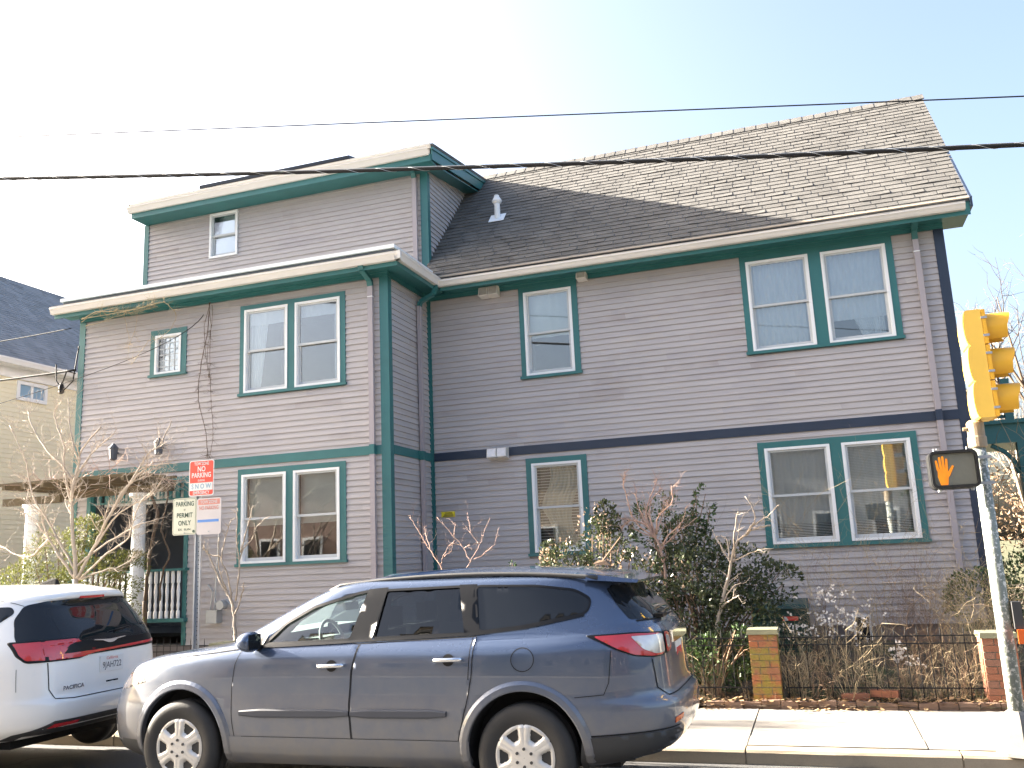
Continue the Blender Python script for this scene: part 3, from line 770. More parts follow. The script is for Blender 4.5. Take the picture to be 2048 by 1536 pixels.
def window(Y, cas, wins, styles, mat='teal', sill=True, casing=True, head=0.0, own=None):
    x0, x1, z0, z1 = cas; root = own or house
    m = MB(); yf = Y - 0.030; yb = Y + 0.10
    xs = sorted(wins)
    if casing:
        edges = [x0] + [v for w in xs for v in (w[0], w[1])] + [x1]
        for i in range(0, len(edges), 2): m.box(edges[i], edges[i + 1], yf, yb, z0 + 0.045, z1)
        for w in xs:
            m.box(w[0], w[1], yf + 0.002, yb, w[3], z1 - 0.001)
            m.box(w[0], w[1], yf + 0.002, yb, z0 + 0.045, w[2])
        m.box(x0 - 0.02, x1 + 0.02, Y - 0.06, yb, z0, z0 + 0.045)
    else:
        w = xs[0]
        m.box(w[0] + 0.001, w[1] - 0.001, Y + 0.001, yb, z0, z0 + 0.02)
    win = m.build('window', M[mat], root)
    for w, st in zip(xs, styles):
        a, b, c, d = w
        fr = MB(); t = 0.038; y1 = Y - 0.040; y2 = Y + 0.075
        fr.box(a, a + t, y1, y2, c, d); fr.box(b - t, b, y1, y2, c, d)
        fr.box(a + t, b - t, y1 + 0.001, y2, d - t, d); fr.box(a + t, b - t, y1 + 0.001, y2, c, c + t)
        t2 = 0.012; fr.box(a + t, a + t + t2, y1 + 0.012, y2, c + t, d - t); fr.box(b - t - t2, b - t, y1 + 0.012, y2, c + t, d - t)
        fr.build('window_frame', M['white'], win)
        a += t + t2; b -= t + t2; c += t; d -= t
        if st == 'stained':
            s_ = MB(); s_.box(a, b, Y + 0.0, Y + 0.03, c, c + 0.02); s_.box(a, b, Y, Y + 0.03, d - 0.02, d)
            for k in range(1, 4): xx = a + (b - a) * k / 4; s_.box(xx - 0.006, xx + 0.006, Y + 0.002, Y + 0.02, c, d)
            for k in range(1, 6): zz = c + (d - c) * k / 6; s_.box(a, b, Y + 0.003, Y + 0.019, zz - 0.006, zz + 0.006)
            s_.build('leading', M['sash'], win)
            p = MB(); p.box(a, b, Y + 0.008, Y + 0.013, c, d); p.build('pane', M['glass'], win)
            q = MB(); wavy(q, a, b, Y + 0.07, c, d, 0.006, 0.2, 12); q.build('curtain', M['sheer'], win)
        else:
            mid = c + (d - c) * 0.505; r = 0.030
            up_ = MB(); yu = Y - 0.012
            up_.box(a, a + r, yu, yu + 0.03, mid, d); up_.box(b - r, b, yu, yu + 0.03, mid, d); up_.box(a + r, b - r, yu + 0.001, yu + 0.03, d - r, d); up_.box(a, b, yu - 0.004, yu + 0.032, mid - 0.03, mid + 0.006)
            up_.build('upper_sash', M['sash'], win)
            lo = MB(); yl = Y + 0.024
            lo.box(a, a + r + 0.008, yl, yl + 0.03, c, mid - 0.03); lo.box(b - r - 0.008, b, yl, yl + 0.03, c, mid - 0.03); lo.box(a + r, b - r, yl + 0.001, yl + 0.03, c, c + 0.05)
            lo.build('lower_sash', M['sash'], win)
            p = MB(); p.box(a + r - 0.003, b - r + 0.003, yu + 0.012, yu + 0.016, mid, d - r + 0.003); p.build('pane', M['glass'], win)
            p = MB(); p.box(a + r, b - r, yl + 0.012, yl + 0.016, c + 0.045, mid - 0.028); p.build('pane', M['glass'], win)
        yc = Y + 0.115; W = b - a; H = d - c; q = MB()
        if st == 'sheer': wavy(q, a, b, yc, c, d, 0.012, 0.09, 60, seed=1); q.build('curtain', M['sheer'], win)
        elif st == 'sheer_open':
            wavy(q, a, b, yc, c + H * 0.24, d, 0.010, 0.09, 60, seed=2)
            wavy(q, a, b, yc + 0.02, c, c + H * 0.42, 0.012, 0.06, 30, seed=3, taper=lambda t, x0_, x1_: (x0_ + W * (0.55 - 0.25 * t), x1_ - 0.06))
            q.build('curtain', M['sheer'], win)
        elif st == 'blind' or st == 'blind_open':
            zz = c + 0.02
            while zz < d: q.box(a, b, yc - 0.012, yc + 0.008, zz, zz + 0.011); zz += 0.0235
            q.build('blind', M['blind'], win, stuff=True)
            q = MB(); wavy(q, a, b, yc + 0.05, c + 0.25, d, 0.014, 0.12, 60, seed=4); q.build('curtain', M['sheer'] if st == 'blind' else M['shade'], win)
        elif st == 'swag':
            zz = c + 0.02
            while zz < d: q.box(a, b, yc - 0.004, yc + 0.004, zz, zz + 0.009); zz += 0.047
            q.build('blind', M['blind'], win, stuff=True)
            q = MB()
            wavy(q, a, b, yc + 0.06, c, d, 0.015, 0.1, 40, seed=5, taper=lambda t, x0_, x1_: (x0_ + W * 0.30 * abs(math.sin(t * 4.2 + 0.9)), x1_ - W * 0.28 * abs(math.sin(t * 3.6 + 0.2))))
            q.build('curtain', M['cream'], win)
        elif st == 'left_drape':
            wavy(q, a, a + W * 0.45, yc, c, d, 0.014, 0.08, 30, seed=6, taper=lambda t, x0_, x1_: (x0_, x0_ + (x1_ - x0_) * (0.55 + 0.5 * t)))
            wavy(q, a, b, yc - 0.02, d - 0.22, d, 0.006, 0.3, 20, seed=6)
            q.build('curtain', M['sheer'], win)
        elif st == 'right_drape':
            wavy(q, b - W * 0.18, b, yc, c, d, 0.012, 0.06, 20, seed=7)
            wavy(q, a, b, yc - 0.02, d - 0.20, d, 0.006, 0.3, 20, seed=7)
            q.build('curtain', M['sheer'], win)
        elif st == 'half_shade':
            q.box(a, b, yc, yc + 0.004, c + H * 0.42, d); q.box(a, b, yc - 0.008, yc + 0.008, c + H * 0.41, c + H * 0.425); q.build('shade', M['shade'], win)
        elif st == 'plastic':
            wavy(q, a, b, yc - 0.03, c + H * 0.45, d, 0.02, 0.35, 30, seed=8); q.build('curtain', M['shade'], win)
        elif st == 'plain':
            q.box(a, b, yc, yc + 0.004, c, d); q.build('shade', M['sheer'], win)
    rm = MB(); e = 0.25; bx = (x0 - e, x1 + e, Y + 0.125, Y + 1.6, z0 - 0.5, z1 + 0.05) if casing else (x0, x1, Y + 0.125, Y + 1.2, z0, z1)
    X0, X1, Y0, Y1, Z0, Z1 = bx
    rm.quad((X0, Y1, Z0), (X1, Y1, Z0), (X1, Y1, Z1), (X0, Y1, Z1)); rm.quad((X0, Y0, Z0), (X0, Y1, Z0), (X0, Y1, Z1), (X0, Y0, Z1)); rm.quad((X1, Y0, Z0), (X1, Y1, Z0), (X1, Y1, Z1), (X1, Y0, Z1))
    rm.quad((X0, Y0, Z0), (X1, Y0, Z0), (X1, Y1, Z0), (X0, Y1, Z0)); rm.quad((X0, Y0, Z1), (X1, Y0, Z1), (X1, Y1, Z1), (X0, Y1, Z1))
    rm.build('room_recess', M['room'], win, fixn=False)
    return win
window(YM, W_upR, [(-0.639, 0.300, 4.786, 6.24), (0.484, 1.416, 4.786, 6.235)], ['sheer', 'sheer_open'])
window(YM, W_upM, [(-4.343, -3.50, 4.80, 6.253)], ['plastic'])
window(YM, W_loM, [(-4.342, -3.50, 1.88, 3.322)], ['swag'])
window(YM, W_loR, [(-0.629, 0.309, 1.841, 3.274), (0.474, 1.414, 1.841, 3.274)], ['blind', 'blind_open'])
window(YL, L_up, [(-8.80, -7.96, 4.693, 6.127), (-7.82, -6.98, 4.693, 6.129)], ['left_drape', 'right_drape'])
window(YL, L_lo, [(-8.81, -7.975, 1.906, 3.336), (-7.84, -7.005, 1.906, 3.338)], ['half_shade', 'half_shade'])
window(YL, L_st, [(-10.63, -10.085, 5.20, 5.903)], ['stained'])
window(YM, W_3, [(-10.78, -10.13, 7.85, 8.775)], ['plain'], mat='white', casing=False)

# ------------------------------------------------------------------ porch recess
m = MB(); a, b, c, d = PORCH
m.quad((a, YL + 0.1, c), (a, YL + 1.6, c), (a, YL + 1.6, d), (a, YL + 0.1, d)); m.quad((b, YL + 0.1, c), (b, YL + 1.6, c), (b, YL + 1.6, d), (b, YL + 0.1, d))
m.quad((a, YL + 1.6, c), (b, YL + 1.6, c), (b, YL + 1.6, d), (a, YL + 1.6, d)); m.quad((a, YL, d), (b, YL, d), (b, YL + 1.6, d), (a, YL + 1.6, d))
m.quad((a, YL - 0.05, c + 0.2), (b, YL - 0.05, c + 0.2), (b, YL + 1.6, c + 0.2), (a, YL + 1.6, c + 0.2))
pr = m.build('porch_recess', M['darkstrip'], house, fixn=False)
m = MB(); m.box(b - 0.06, b + 0.02, YL - 0.03, YL + 0.1, c, d); m.box(a - 0.02, a + 0.06, YL - 0.03, YL + 0.1, c, d)
m.box(a + 0.06, b - 0.06, YL - 0.025, YL + 0.08, d - 0.06, d)
# fretted teal panel with cutouts
px0, px1, pz0, pz1 = a + 0.06, b - 0.06, 3.02, d - 0.06
nn = 12; cw = (px1 - px0) / nn
for i in range(nn):
    x = px0 + i * cw
    m.box(x, x + cw * 0.26, YL - 0.01, YL + 0.02, pz0, pz1); m.box(x + cw * 0.74, x + cw, YL - 0.01, YL + 0.02, pz0, pz1)
m.box(px0, px1, YL - 0.012, YL + 0.022, pz1 - 0.05, pz1); m.box(px0, px1, YL - 0.012, YL + 0.022, 3.17, 3.215); m.box(px0, px1, YL - 0.012, YL + 0.022, pz0, pz0 + 0.03)
m.build('porch_fretwork', M['teal'], house)
m = MB(); m.box(px0, px1, YL + 0.3, YL + 0.31, 3.0, d); m.build('porch_light_panel', M['white'], house)
# railing
m = MB(); m.box(a, b + 0.05, YL - 0.12, YL + 0.0, 1.845, 1.885); rail = m.build('porch_rail', M['teal'], house)
m = MB(); m.box(a, b + 0.05, YL - 0.12, YL + 0.0, 1.03, 1.09); m.build('porch_floor_edge', M['teal'], house)
k = 0; x = a + 0.06
while x < b - 0.02:
    q = MB(); q.lathe([(0.030, 1.09), (0.030, 1.20), (0.018, 1.22), (0.028, 1.30), (0.020, 1.36), (0.030, 1.52), (0.018, 1.64), (0.030, 1.66), (0.030, 1.845)], (x, YL - 0.06, 0), 'z', 8); q.build('baluster', M['white'], house, smooth=False); x += 0.113
def column(x, y, z0, z1, r, name='column', par=None, label=None):
    q = MB(); q.lathe([(r * 1.35, z0), (r * 1.35, z0 + 0.08), (r * 1.1, z0 + 0.11), (r, z0 + 0.14), (r * 0.9, z1 - 0.16), (r * 1.15, z1 - 0.13), (r, z1 - 0.11), (r * 1.05, z1 - 0.08), (r * 1.35, z1 - 0.06), (r * 1.45, z1 - 0.05), (r * 1.45, z1)], (x, y, 0), 'z', 20)
    return q.build(name, M['white'], par, smooth=False)
# pergola
perg = thing('pergola', 'weathered timber pergola on white round columns over the porch entrance', 'pergola', (-10.6, 11.6, 0.3))
column(-10.62, 12.12, 0.4, 3.14, 0.115, 'column', perg)
column(-12.20, 11.45, 0.4, 3.02, 0.105, 'column', perg)
wood = paint('mossy_weathered_timber', (0.10, 0.075, 0.04), 0.85, 0.35, 4, 0.5, 30)
M['wood'] = wood
m = MB(); m.box(-12.5, -9.95, 12.05, 12.15, 3.14, 3.26); m.build('beam', wood, perg)
m = MB(); m.box(-12.8, -11.6, 11.40, 11.50, 3.02, 3.14); m.build('beam', wood, perg)
for i in range(7):
    q = MB(); x = -12.55 + i * 0.40; q.box(x, x + 0.06, 11.15, 12.36, 3.262, 3.34); q.build('rafter', wood, perg)
for i in range(4):
    q = MB(); q.box(-12.95 + 0.1 * i, -9.9, 11.28 + 0.27 * i, 11.33 + 0.27 * i, 3.342, 3.385); q.build('slat', wood, perg)

# wall details (parts of the house)
def flood(x, z, n, y=YM, tilt=0.0):
    m = MB(); w = 0.165
    for i in range(n):
        a = x + i * (w + 0.01)
        m.hexa([(a, y - 0.20, z - 0.10), (a + w, y - 0.20, z - 0.10), (a + w, y - 0.03, z - 0.12), (a, y - 0.03, z - 0.12), (a, y - 0.17, z + 0.05), (a + w, y - 0.17, z + 0.05), (a + w, y - 0.03, z + 0.07), (a, y - 0.03, z + 0.07)])
    f = tag_none = m.build('flood_lamp', M['gutter'], house)
    m = MB()
    for i in range(n):
        a = x + i * (w + 0.01)
        m.hexa([(a + 0.015, y - 0.206, z - 0.09), (a + w - 0.015, y - 0.206, z - 0.09), (a + w - 0.015, y - 0.2, z - 0.09), (a + 0.015, y - 0.2, z - 0.09), (a + 0.015, y - 0.179, z + 0.04), (a + w - 0.015, y - 0.179, z + 0.04), (a + w - 0.015, y - 0.172, z + 0.04), (a + 0.015, y - 0.172, z + 0.04)])
    m.build('lamp_lens', M['clearlens'], f)
flood(-5.10, 6.36, 2); flood(-3.36, 6.42, 1); flood(-5.06, 3.56, 2)
m = MB(); m.box(-5.975, -5.728, YM - 0.024, YM - 0.018, 2.535, 2.625)
ys = paint('yellow_sign', (0.75, 0.62, 0.02), 0.5, 0.05, bump=0)
sg = m.build('notice_plate', ys, house)
m = MB()
for zz, w_ in ((2.605, 0.10), (2.585, 0.14), (2.565, 0.15), (2.548, 0.19)):
    x = -5.85 - w_ / 2
    while x < -5.85 + w_ / 2:
        l = rg.uniform(0.01, 0.025); m.box(x, x + l, YM - 0.026, YM - 0.0245, zz - 0.006, zz + 0.006); x += l + 0.006
m.build('lettering', M['ink'], sg)
# gas / electric meters by the porch corner
m = MB(); m.box(-9.35, -9.15, YL - 0.16, YL - 0.02, 1.00, 1.20); m.lathe([(0.07, -0.12), (0.07, 0.0), (0.05, 0.02)], (-9.05, YL - 0.1, 1.28), 'y', 14)
m.tube([(-9.25, YL - 0.08, 1.2), (-9.24, YL - 0.08, 1.45), (-9.2, YL - 0.06, 2.6)], 0.012); m.tube([(-9.25, YL - 0.08, 1.3), (-9.0, YL - 0.12, 1.36), (-8.85, YL - 0.1, 1.2), (-8.9, YL - 0.1, 0.9)], 0.014)
m.tube([(-9.4, YL - 0.06, 1.6), (-9.3, YL - 0.06, 1.5), (-9.35, YL - 0.06, 1.2)], 0.01)
m.build('utility_meter', M['galv'], house)
for (x, z) in ((-11.35, 3.86), (-10.40, 3.88)):
    m = MB(); m.lathe([(0.03, -0.10), (0.06, -0.08), (0.075, 0.10), (0.09, 0.11), (0.02, 0.19), (0.0, 0.2)], (x, YL - 0.13, z), 'z', 8); m.box(x - 0.015, x + 0.015, YL - 0.13, YL - 0.01, z + 0.02, z + 0.05)
    m.build('wall_lantern', M['darkstrip'], house)
# basement window, white frame leaning by the wall
m = MB(); m.box(0.36, 0.60, YM - 0.05, YM - 0.018, 0.42, 0.80); bw = m.build('basement_window', M['white'], house)
m = MB(); m.box(0.39, 0.57, YM - 0.056, YM - 0.051, 0.45, 0.77); m.build('pane', M['tint'], bw)
# basement hatch (dark green) with red tag
# ------------------------------------------------------------------ vehicles
def catmull(vals, t):
    n = len(vals); f = t * (n - 1); i = min(int(f), n - 2); u = f - i
    g_ = lambda k: vals[max(0, min(n - 1, k))]
    p0, p1, p2, p3 = g_(i - 1), g_(i), g_(i + 1), g_(i + 2)
    return tuple(0.5 * (2 * b + (c - a) * u + (2 * a - 5 * b + 4 * c - d) * u * u + (3 * b - a - 3 * c + d) * u ** 3) for a, b, c, d in zip(p0, p1, p2, p3))

def onion(levels, yc, xc, N=96, sub=5, xoff=0.0, bowz=0.0):
    """levels: (zside, w, xf, zf, xr, zr, nf, nr) from the sill up to the roof; front points to -X"""
    L = []; n = len(levels)
    for i in range(n - 1):
        for k in range(sub):
            L.append(tuple(catmull(levels, (i + k / sub) / (n - 1))))
    L.append(levels[-1])
    vs = []; fs = []
    for (zs, w, xf, zf, xr, zr, nf, nr) in L:
        for k in range(N):
            t = 2 * math.pi * k / N
            # redistribute samples so that corners and flanks are both covered
            t = t + 0.20 * math.sin(4 * t) / 4 * 2
            c, s = math.cos(t), math.sin(t)
            nn = nr if c >= 0 else nf
            e = 2 / nn; ac, as_ = abs(c) ** e, abs(s) ** e
            xe, ze = (xr, zr) if c >= 0 else (xf, zf)
            x = xc + (xe - xc) * ac; y = (1 if s >= 0 else -1) * w * as_
            b = abs(c) ** 1.6
            vs.append((x + xoff, yc + y, zs + (ze - zs) * b))
    m = len(L)
    for i in range(m - 1):
        for k in range(N):
            k2 = (k + 1) % N
            fs.append((i * N + k, i * N + k2, (i + 1) * N + k2, (i + 1) * N + k))
    # close roof with shrinking rings
    last = L[-1]; base = (m - 1) * N
    ring = [Vector(vs[base + k]) for k in range(N)]
    cen = sum(ring, Vector()) / N
    prev = base
    for q in range(1, 5):
        f = 1 - q / 5; o = len(vs)
        for k in range(N):
            p = cen + (ring[k] - cen) * f; vs.append((p.x, p.y, p.z + 0.02 * (1 - f * f)))
        for k in range(N):
            k2 = (k + 1) % N; fs.append((prev + k, prev + k2, o + k2, o + k))
        prev = o
    vs.append((cen.x, cen.y, cen.z + 0.02)); ci = len(vs) - 1
    for k in range(N): fs.append((prev + k, prev + (k + 1) % N, ci))
    ring0 = [Vector(vs[k]) for k in range(N)]; c0 = sum(ring0, Vector()) / N; vs.append(tuple(c0)); ci = len(vs) - 1
    for k in range(N): fs.append(((k + 1) % N, k, ci))
    me = bpy.data.meshes.new('body'); me.from_pydata(vs, [], fs)
    bm = bmesh.new(); bm.from_mesh(me); bmesh.ops.recalc_face_normals(bm, faces=bm.faces); bm.to_mesh(me); bm.free()
    me.shade_smooth(); return me

def boolean_cut(me, cutters):
    o = bpy.data.objects.new('tmp', me); COL.objects.link(o); objs = []
    for cm in cutters:
        c = bpy.data.objects.new('cut', cm); COL.objects.link(c); objs.append(c)
        md = o.modifiers.new('b', 'BOOLEAN'); md.operation = 'DIFFERENCE'; md.solver = 'EXACT'; md.object = c
    r = evalmesh(o)
    for c in objs: bpy.data.objects.remove(c)
    bpy.data.objects.remove(o)
    return r
def cutmesh(fn, mi_mat):
    m = MB(); fn(m); me = bpy.data.meshes.new('c'); me.from_pydata(m.v, [], m.f)
    bm = bmesh.new(); bm.from_mesh(me); bmesh.ops.recalc_face_normals(bm, faces=bm.faces); bm.to_mesh(me); bm.free()
    for mm in mi_mat: me.materials.append(mm)
    for p in me.polygons: p.material_index = len(mi_mat) - 1
    return me

def inside(p, poly):
    x, y = p; r = False; n = len(poly)
    for i in range(n):
        x1, y1 = poly[i]; x2, y2 = poly[(i + 1) % n]
        if (y1 > y) != (y2 > y) and x < (x2 - x1) * (y - y1) / (y2 - y1) + x1: r = not r
    return r
def roundpoly(poly, r=0.04, k=4):
    out = []; n = len(poly)
    for i in range(n):
        a, b, c = Vector(poly[i - 1]), Vector(poly[i]), Vector(poly[(i + 1) % n])
        d1, d2 = (a - b), (c - b); q = min(r, d1.length * 0.45, d2.length * 0.45)
        p1, p2 = b + d1.normalized() * q, b + d2.normalized() * q
        for j in range(k + 1):
            t = j / k; out.append(tuple((1 - t) ** 2 * p1 + 2 * t * (1 - t) * b + t * t * p2))
    return out

class Body:
    def __init__(s, me):
        s.bvh = BVHTree.FromPolygons([v.co for v in me.vertices], [tuple(p.vertices) for p in me.polygons])
    def hit(s, frame, u, v, off):
        o, U, V, D = frame
        st = o + U * u + V * v - D * 3
        loc, nr, idx, dist = s.bvh.ray_cast(st, D)
        if loc is None: return None
        if nr.dot(D) > 0: nr = -nr
        return loc + nr * off
    def smooth_normals(s): pass
    def panel(s, frame, poly, off, step=0.04, holes=(), mi=0, mb=None, skirt=0.0):
        mb = mb or MB(); pts = []; edges = []
        def dens(pl):
            out = []
            for i in range(len(pl)):
                a, b = Vector(pl[i]), Vector(pl[(i + 1) % len(pl)]); n = max(1, int((b - a).length / step))
                for k in range(n): out.append(tuple(a + (b - a) * k / n))
            return out
        loops = [dens(poly)] + [dens(h) for h in holes]
        for lp in loops:
            o = len(pts); pts += [Vector(p) for p in lp]; edges += [(o + i, o + (i + 1) % len(lp)) for i in range(len(lp))]
        x0, x1 = min(p[0] for p in poly), max(p[0] for p in poly); y0, y1 = min(p[1] for p in poly), max(p[1] for p in poly)
        nx, ny = int((x1 - x0) / step) + 1, int((y1 - y0) / step) + 1
        bp = [Vector(p) for lp in loops for p in lp]
        for i in range(nx):
            for j in range(ny):
                p = Vector((x0 + (i + 0.5) * step, y0 + (j + 0.5) * step))
                if inside(p, poly) and not any(inside(p, h) for h in holes) and min((p - q).length for q in bp) > step * 0.35: pts.append(p)
        V2, _, F2, *_r = delaunay_2d_cdt(pts, edges, [], 0, 1e-5)
        co = [s.hit(frame, p[0], p[1], off) for p in V2]
        idx = {}; vs = []
        for i, c in enumerate(co):
            if c is not None: idx[i] = len(vs); vs.append(c)
        fs = []
        for f in F2:
            if any(i not in idx for i in f): continue
            c = sum((V2[i] for i in f), Vector((0, 0))) / len(f)
            if not inside(c, poly) or any(inside(c, h) for h in holes): continue
            fs.append(tuple(idx[i] for i in f))
        if skirt:
            D = frame[3]; o = len(vs); nb = len(loops[0])
            # map outline vertices
            ol = [min(range(len(V2)), key=lambda i: (V2[i] - Vector(p)).length_squared) for p in loops[0]]
            ol = [idx[i] for i in ol if i in idx]; base = [Vector(vs[i]) for i in ol]
            o = len(vs); vs += [b + D * skirt for b in base]
            vs += [b.copy() for b in base]; o2 = o + len(ol)
            for i in range(len(ol)): j = (i + 1) % len(ol); fs.append((o2 + i, o2 + j, o + j, o + i))
        mb.add(vs, fs, mi); return mb
    def strip(s, frame, line, width, off=0.004, mb=None, mi=0, closed=False, step=0.03):
        mb = mb or MB(); pts = []
        L = list(line) + ([line[0]] if closed else [])
        for i in range(len(L) - 1):
            a, b = Vector(L[i]), Vector(L[i + 1]); n = max(1, int((b - a).length / step))
            for k in range(n): pts.append(a + (b - a) * k / n)
        pts.append(Vector(L[-1])); n = len(pts)
        prev = None
        for i, p in enumerate(pts):
            d = (pts[min(i + 1, n - 1)] - pts[max(0, i - 1)])
            if closed and i in (0, n - 1): d = pts[1] - pts[n - 2]
            if d.length < 1e-9: continue
            d.normalize(); q = Vector((-d.y, d.x)) * width / 2
            A = s.hit(frame, *(p + q), off); B = s.hit(frame, *(p - q), off)
            if A is None or B is None: prev = None; continue
            if prev: mb.add([prev[0], prev[1], B, A], [(0, 1, 2, 3)], mi)
            prev = (A, B)
        return mb
    def tube(s, frame, line, r, off=0.0, mb=None, mi=0, step=0.04, n=6):
        mb = mb or MB(); pts = []
        for i in range(len(line) - 1):
            a, b = Vector(line[i]), Vector(line[i + 1]); k_ = max(1, int((b - a).length / step))
            for k in range(k_): pts.append(a + (b - a) * k / k_)
        pts.append(Vector(line[-1])); P = [s.hit(frame, p.x, p.y, off) for p in pts]; P = [p for p in P if p is not None]
        mb.tube(P, r, n, mi); return mb

def side(yc, sg): # frame: looking across the car; u = x, v = z
    return (Vector((0, yc - sg * 3, 0)), Vector((1, 0, 0)), Vector((0, 0, 1)), Vector((0, sg, 0)))
REAR = (Vector((0, 0, 0)), Vector((0, 1, 0)), Vector((0, 0, 1)), Vector((-1, 0, 0)))
FRONT = (Vector((-12, 0, 0)), Vector((0, 1, 0)), Vector((0, 0, 1)), Vector((1, 0, 0)))
q2 = math.sqrt(0.5)
DIAG = (Vector((3, -3, 0)), Vector((q2, q2, 0)), Vector((0, 0, 1)), Vector((-q2, q2, 0)))   # seen from the near rear corner; u = (x+y)/sqrt2

def put(mb, name, mats, par, smooth=True, **kw): return mb.build(name, mats, par, smooth=smooth, fixn=kw.pop('fixn', False), **kw)

def wheel(car, x, y, z, R_, sg, w=0.225, rim=0.235, label=None, spokes=6):
    """sg=-1: outer face towards -Y"""
    t = MB(); hw = w / 2
    prof = [(rim - 0.01, -hw + 0.015), (rim + 0.012, -hw + 0.004), (rim + 0.05, -hw - 0.006), (R_ - 0.05, -hw - 0.006), (R_ - 0.018, -hw + 0.008), (R_, -hw + 0.035),
            (R_ + 0.001, -0.02), (R_ - 0.008, -0.018), (R_ - 0.008, -0.008), (R_ + 0.001, -0.006), (R_ + 0.001, 0.006), (R_ - 0.008, 0.008), (R_ - 0.008, 0.018), (R_ + 0.001, 0.02),
            (R_, hw - 0.035), (R_ - 0.018, hw - 0.008), (R_ - 0.05, hw + 0.006), (rim, hw)]
    t.lathe(prof, (x, y, z), 'y', 64)
    wh = t.build('wheel', M['tyre'], car, smooth=True)
    c = MB(); n = 144; nr = 22; vs = []; mi = []
    def depth(r, a):
        ph = ((a / (2 * math.pi) * spokes) % 1.0) - 0.5      # 0 = middle of a hole
        d = 0.018 * (1 - (r / rim) ** 2) * -1 + 0.0
        hr = 0.165; 
        hole = 0
        # rounded triangular hole between spokes
        ang = abs(ph) * 2 * math.pi / spokes
        lat = r * math.sin(min(ang, 1.5)); rad = r * math.cos(min(ang, 1.5))
        halfw = 0.030 * max(0, (rad - 0.095)) / 0.07
        if 0.128 < rad < 0.185: hole = min(1.0, max(0.0, (halfw + 0.006 - lat) / 0.008), max(0, (rad - 0.128) / 0.008), max(0, (0.185 - rad) / 0.006))
        # pocket round the hole
        pk = 0.0
        if 0.10 < rad < 0.212: pk = max(0.0, min(1.0, (halfw + 0.030 - lat) / 0.026)) * max(0, min(1, (0.212 - rad) / 0.02)) * max(0, min(1, (rad - 0.10) / 0.03))
        groove = 0.004 if (abs(abs(ph) - 0.5) < 0.018 and 0.10 < r < 0.225) else 0
        return 0.012 * (1 - (r / rim) ** 2) * -1 + 0.020 * pk + 0.05 * hole + groove + (0.010 if r > rim - 0.012 else 0), hole
    for i in range(nr + 1):
        r = rim * (i / nr) if i else 0.002
        for k in range(n):
            a = 2 * math.pi * k / n; d, h = depth(r, a)
            vs.append((x + r * math.sin(a), y + sg * (hw - 0.004 - d), z + r * math.cos(a)))
    fs = [];
    for i in range(nr):
        for k in range(n):
            k2 = (k + 1) % n; rm_ = rim * ((i + 0.5) / nr); a = 2 * math.pi * (k + 0.5) / n
            _, h = depth(rm_, a); c.f.append((i * n + k, i * n + k2, (i + 1) * n + k2, (i + 1) * n + k)); c.m.append(1 if h > 0.5 else 0)
    c.v = vs; c.build('wheel_cover', [M['hubcap'], M['gap']], wh, smooth=True)
    for k in range(6):
        a = 2 * math.pi * k / 6; q = MB(); rr = 0.062
        q.lathe([(0.0115, 0), (0.0115, 0.012), (0.008, 0.018)], (x + rr * math.sin(a), y + sg * (hw + 0.002) - (0.0 if sg > 0 else 0.012), z + rr * math.cos(a)), 'y', 8); q.build('wheel_nut', M['greytrim'], wh)
    return wh

# ---------------- blue SUV
YC = 7.485
suv = thing('parked_suv', 'dusty slate blue crossover SUV parked at the kerb in front of the house', 'car', (-3.6, YC, 0.0))
LV = [ # zs, w, xf, zf, xr, zr, nf, nr
 (0.26, 0.86, -6.07, 0.24, -1.27, 0.36, 4.4, 5),
 (0.36, 0.95, -6.19, 0.32, -1.14, 0.42, 4.4, 5),
 (0.5, 0.985, -6.25, 0.45, -1.075, 0.54, 4.4, 5),
 (0.66, 0.995, -6.26, 0.6, -1.065, 0.66, 4.4, 5),
 (0.74, 0.992, -6.25, 0.68, -1.075, 0.735, 4.4, 5),
 (0.82, 0.985, -6.23, 0.76, -1.13, 0.8, 4.4, 5),
 (0.96, 0.985, -6.16, 0.88, -1.145, 0.95, 4.4, 5),
 (1.08, 0.975, -6.05, 0.99, -1.155, 1.1, 4.4, 5),
 (1.15, 0.955, -5.85, 1.07, -1.17, 1.2, 4.4, 5),
 (1.19, 0.925, -5.47, 1.13, -1.2, 1.27, 4.4, 5),
 (1.22, 0.9, -4.98, 1.185, -1.24, 1.32, 6, 5),
 (1.32, 0.865, -4.7, 1.31, -1.29, 1.4, 6, 5),
 (1.48, 0.81, -4.34, 1.48, -1.42, 1.51, 6, 5),
 (1.6, 0.765, -4.03, 1.61, -1.49, 1.6, 6, 5),
 (1.655, 0.72, -3.8, 1.675, -1.55, 1.65, 5, 5),
 (1.695, 0.6, -3.5, 1.715, -1.68, 1.685, 4, 5),
 (1.725, 0.4, -3.2, 1.74, -1.87, 1.715, 4, 5),
]
bm0 = onion(LV, YC, -3.5)
B = Body(bm0)
S_ = side(YC, 1); HX1, HX2, HZ = -5.22, -2.18, 0.385
FW = roundpoly([(-4.44, 1.20), (-4.27, 1.36), (-4.02, 1.485), (-3.62, 1.585), (-3.515, 1.60), (-3.64, 1.225)], 0.03)
RWd = roundpoly([(-3.435, 1.235), (-3.375, 1.60), (-2.72, 1.61), (-2.64, 1.258)], 0.025)
QW = roundpoly([(-2.545, 1.268), (-2.60, 1.61), (-2.1, 1.595), (-1.80, 1.555), (-1.675, 1.48), (-1.70, 1.385), (-2.17, 1.305)], 0.05)
bm0.materials.append(M['bluepaint'])
cuts = []
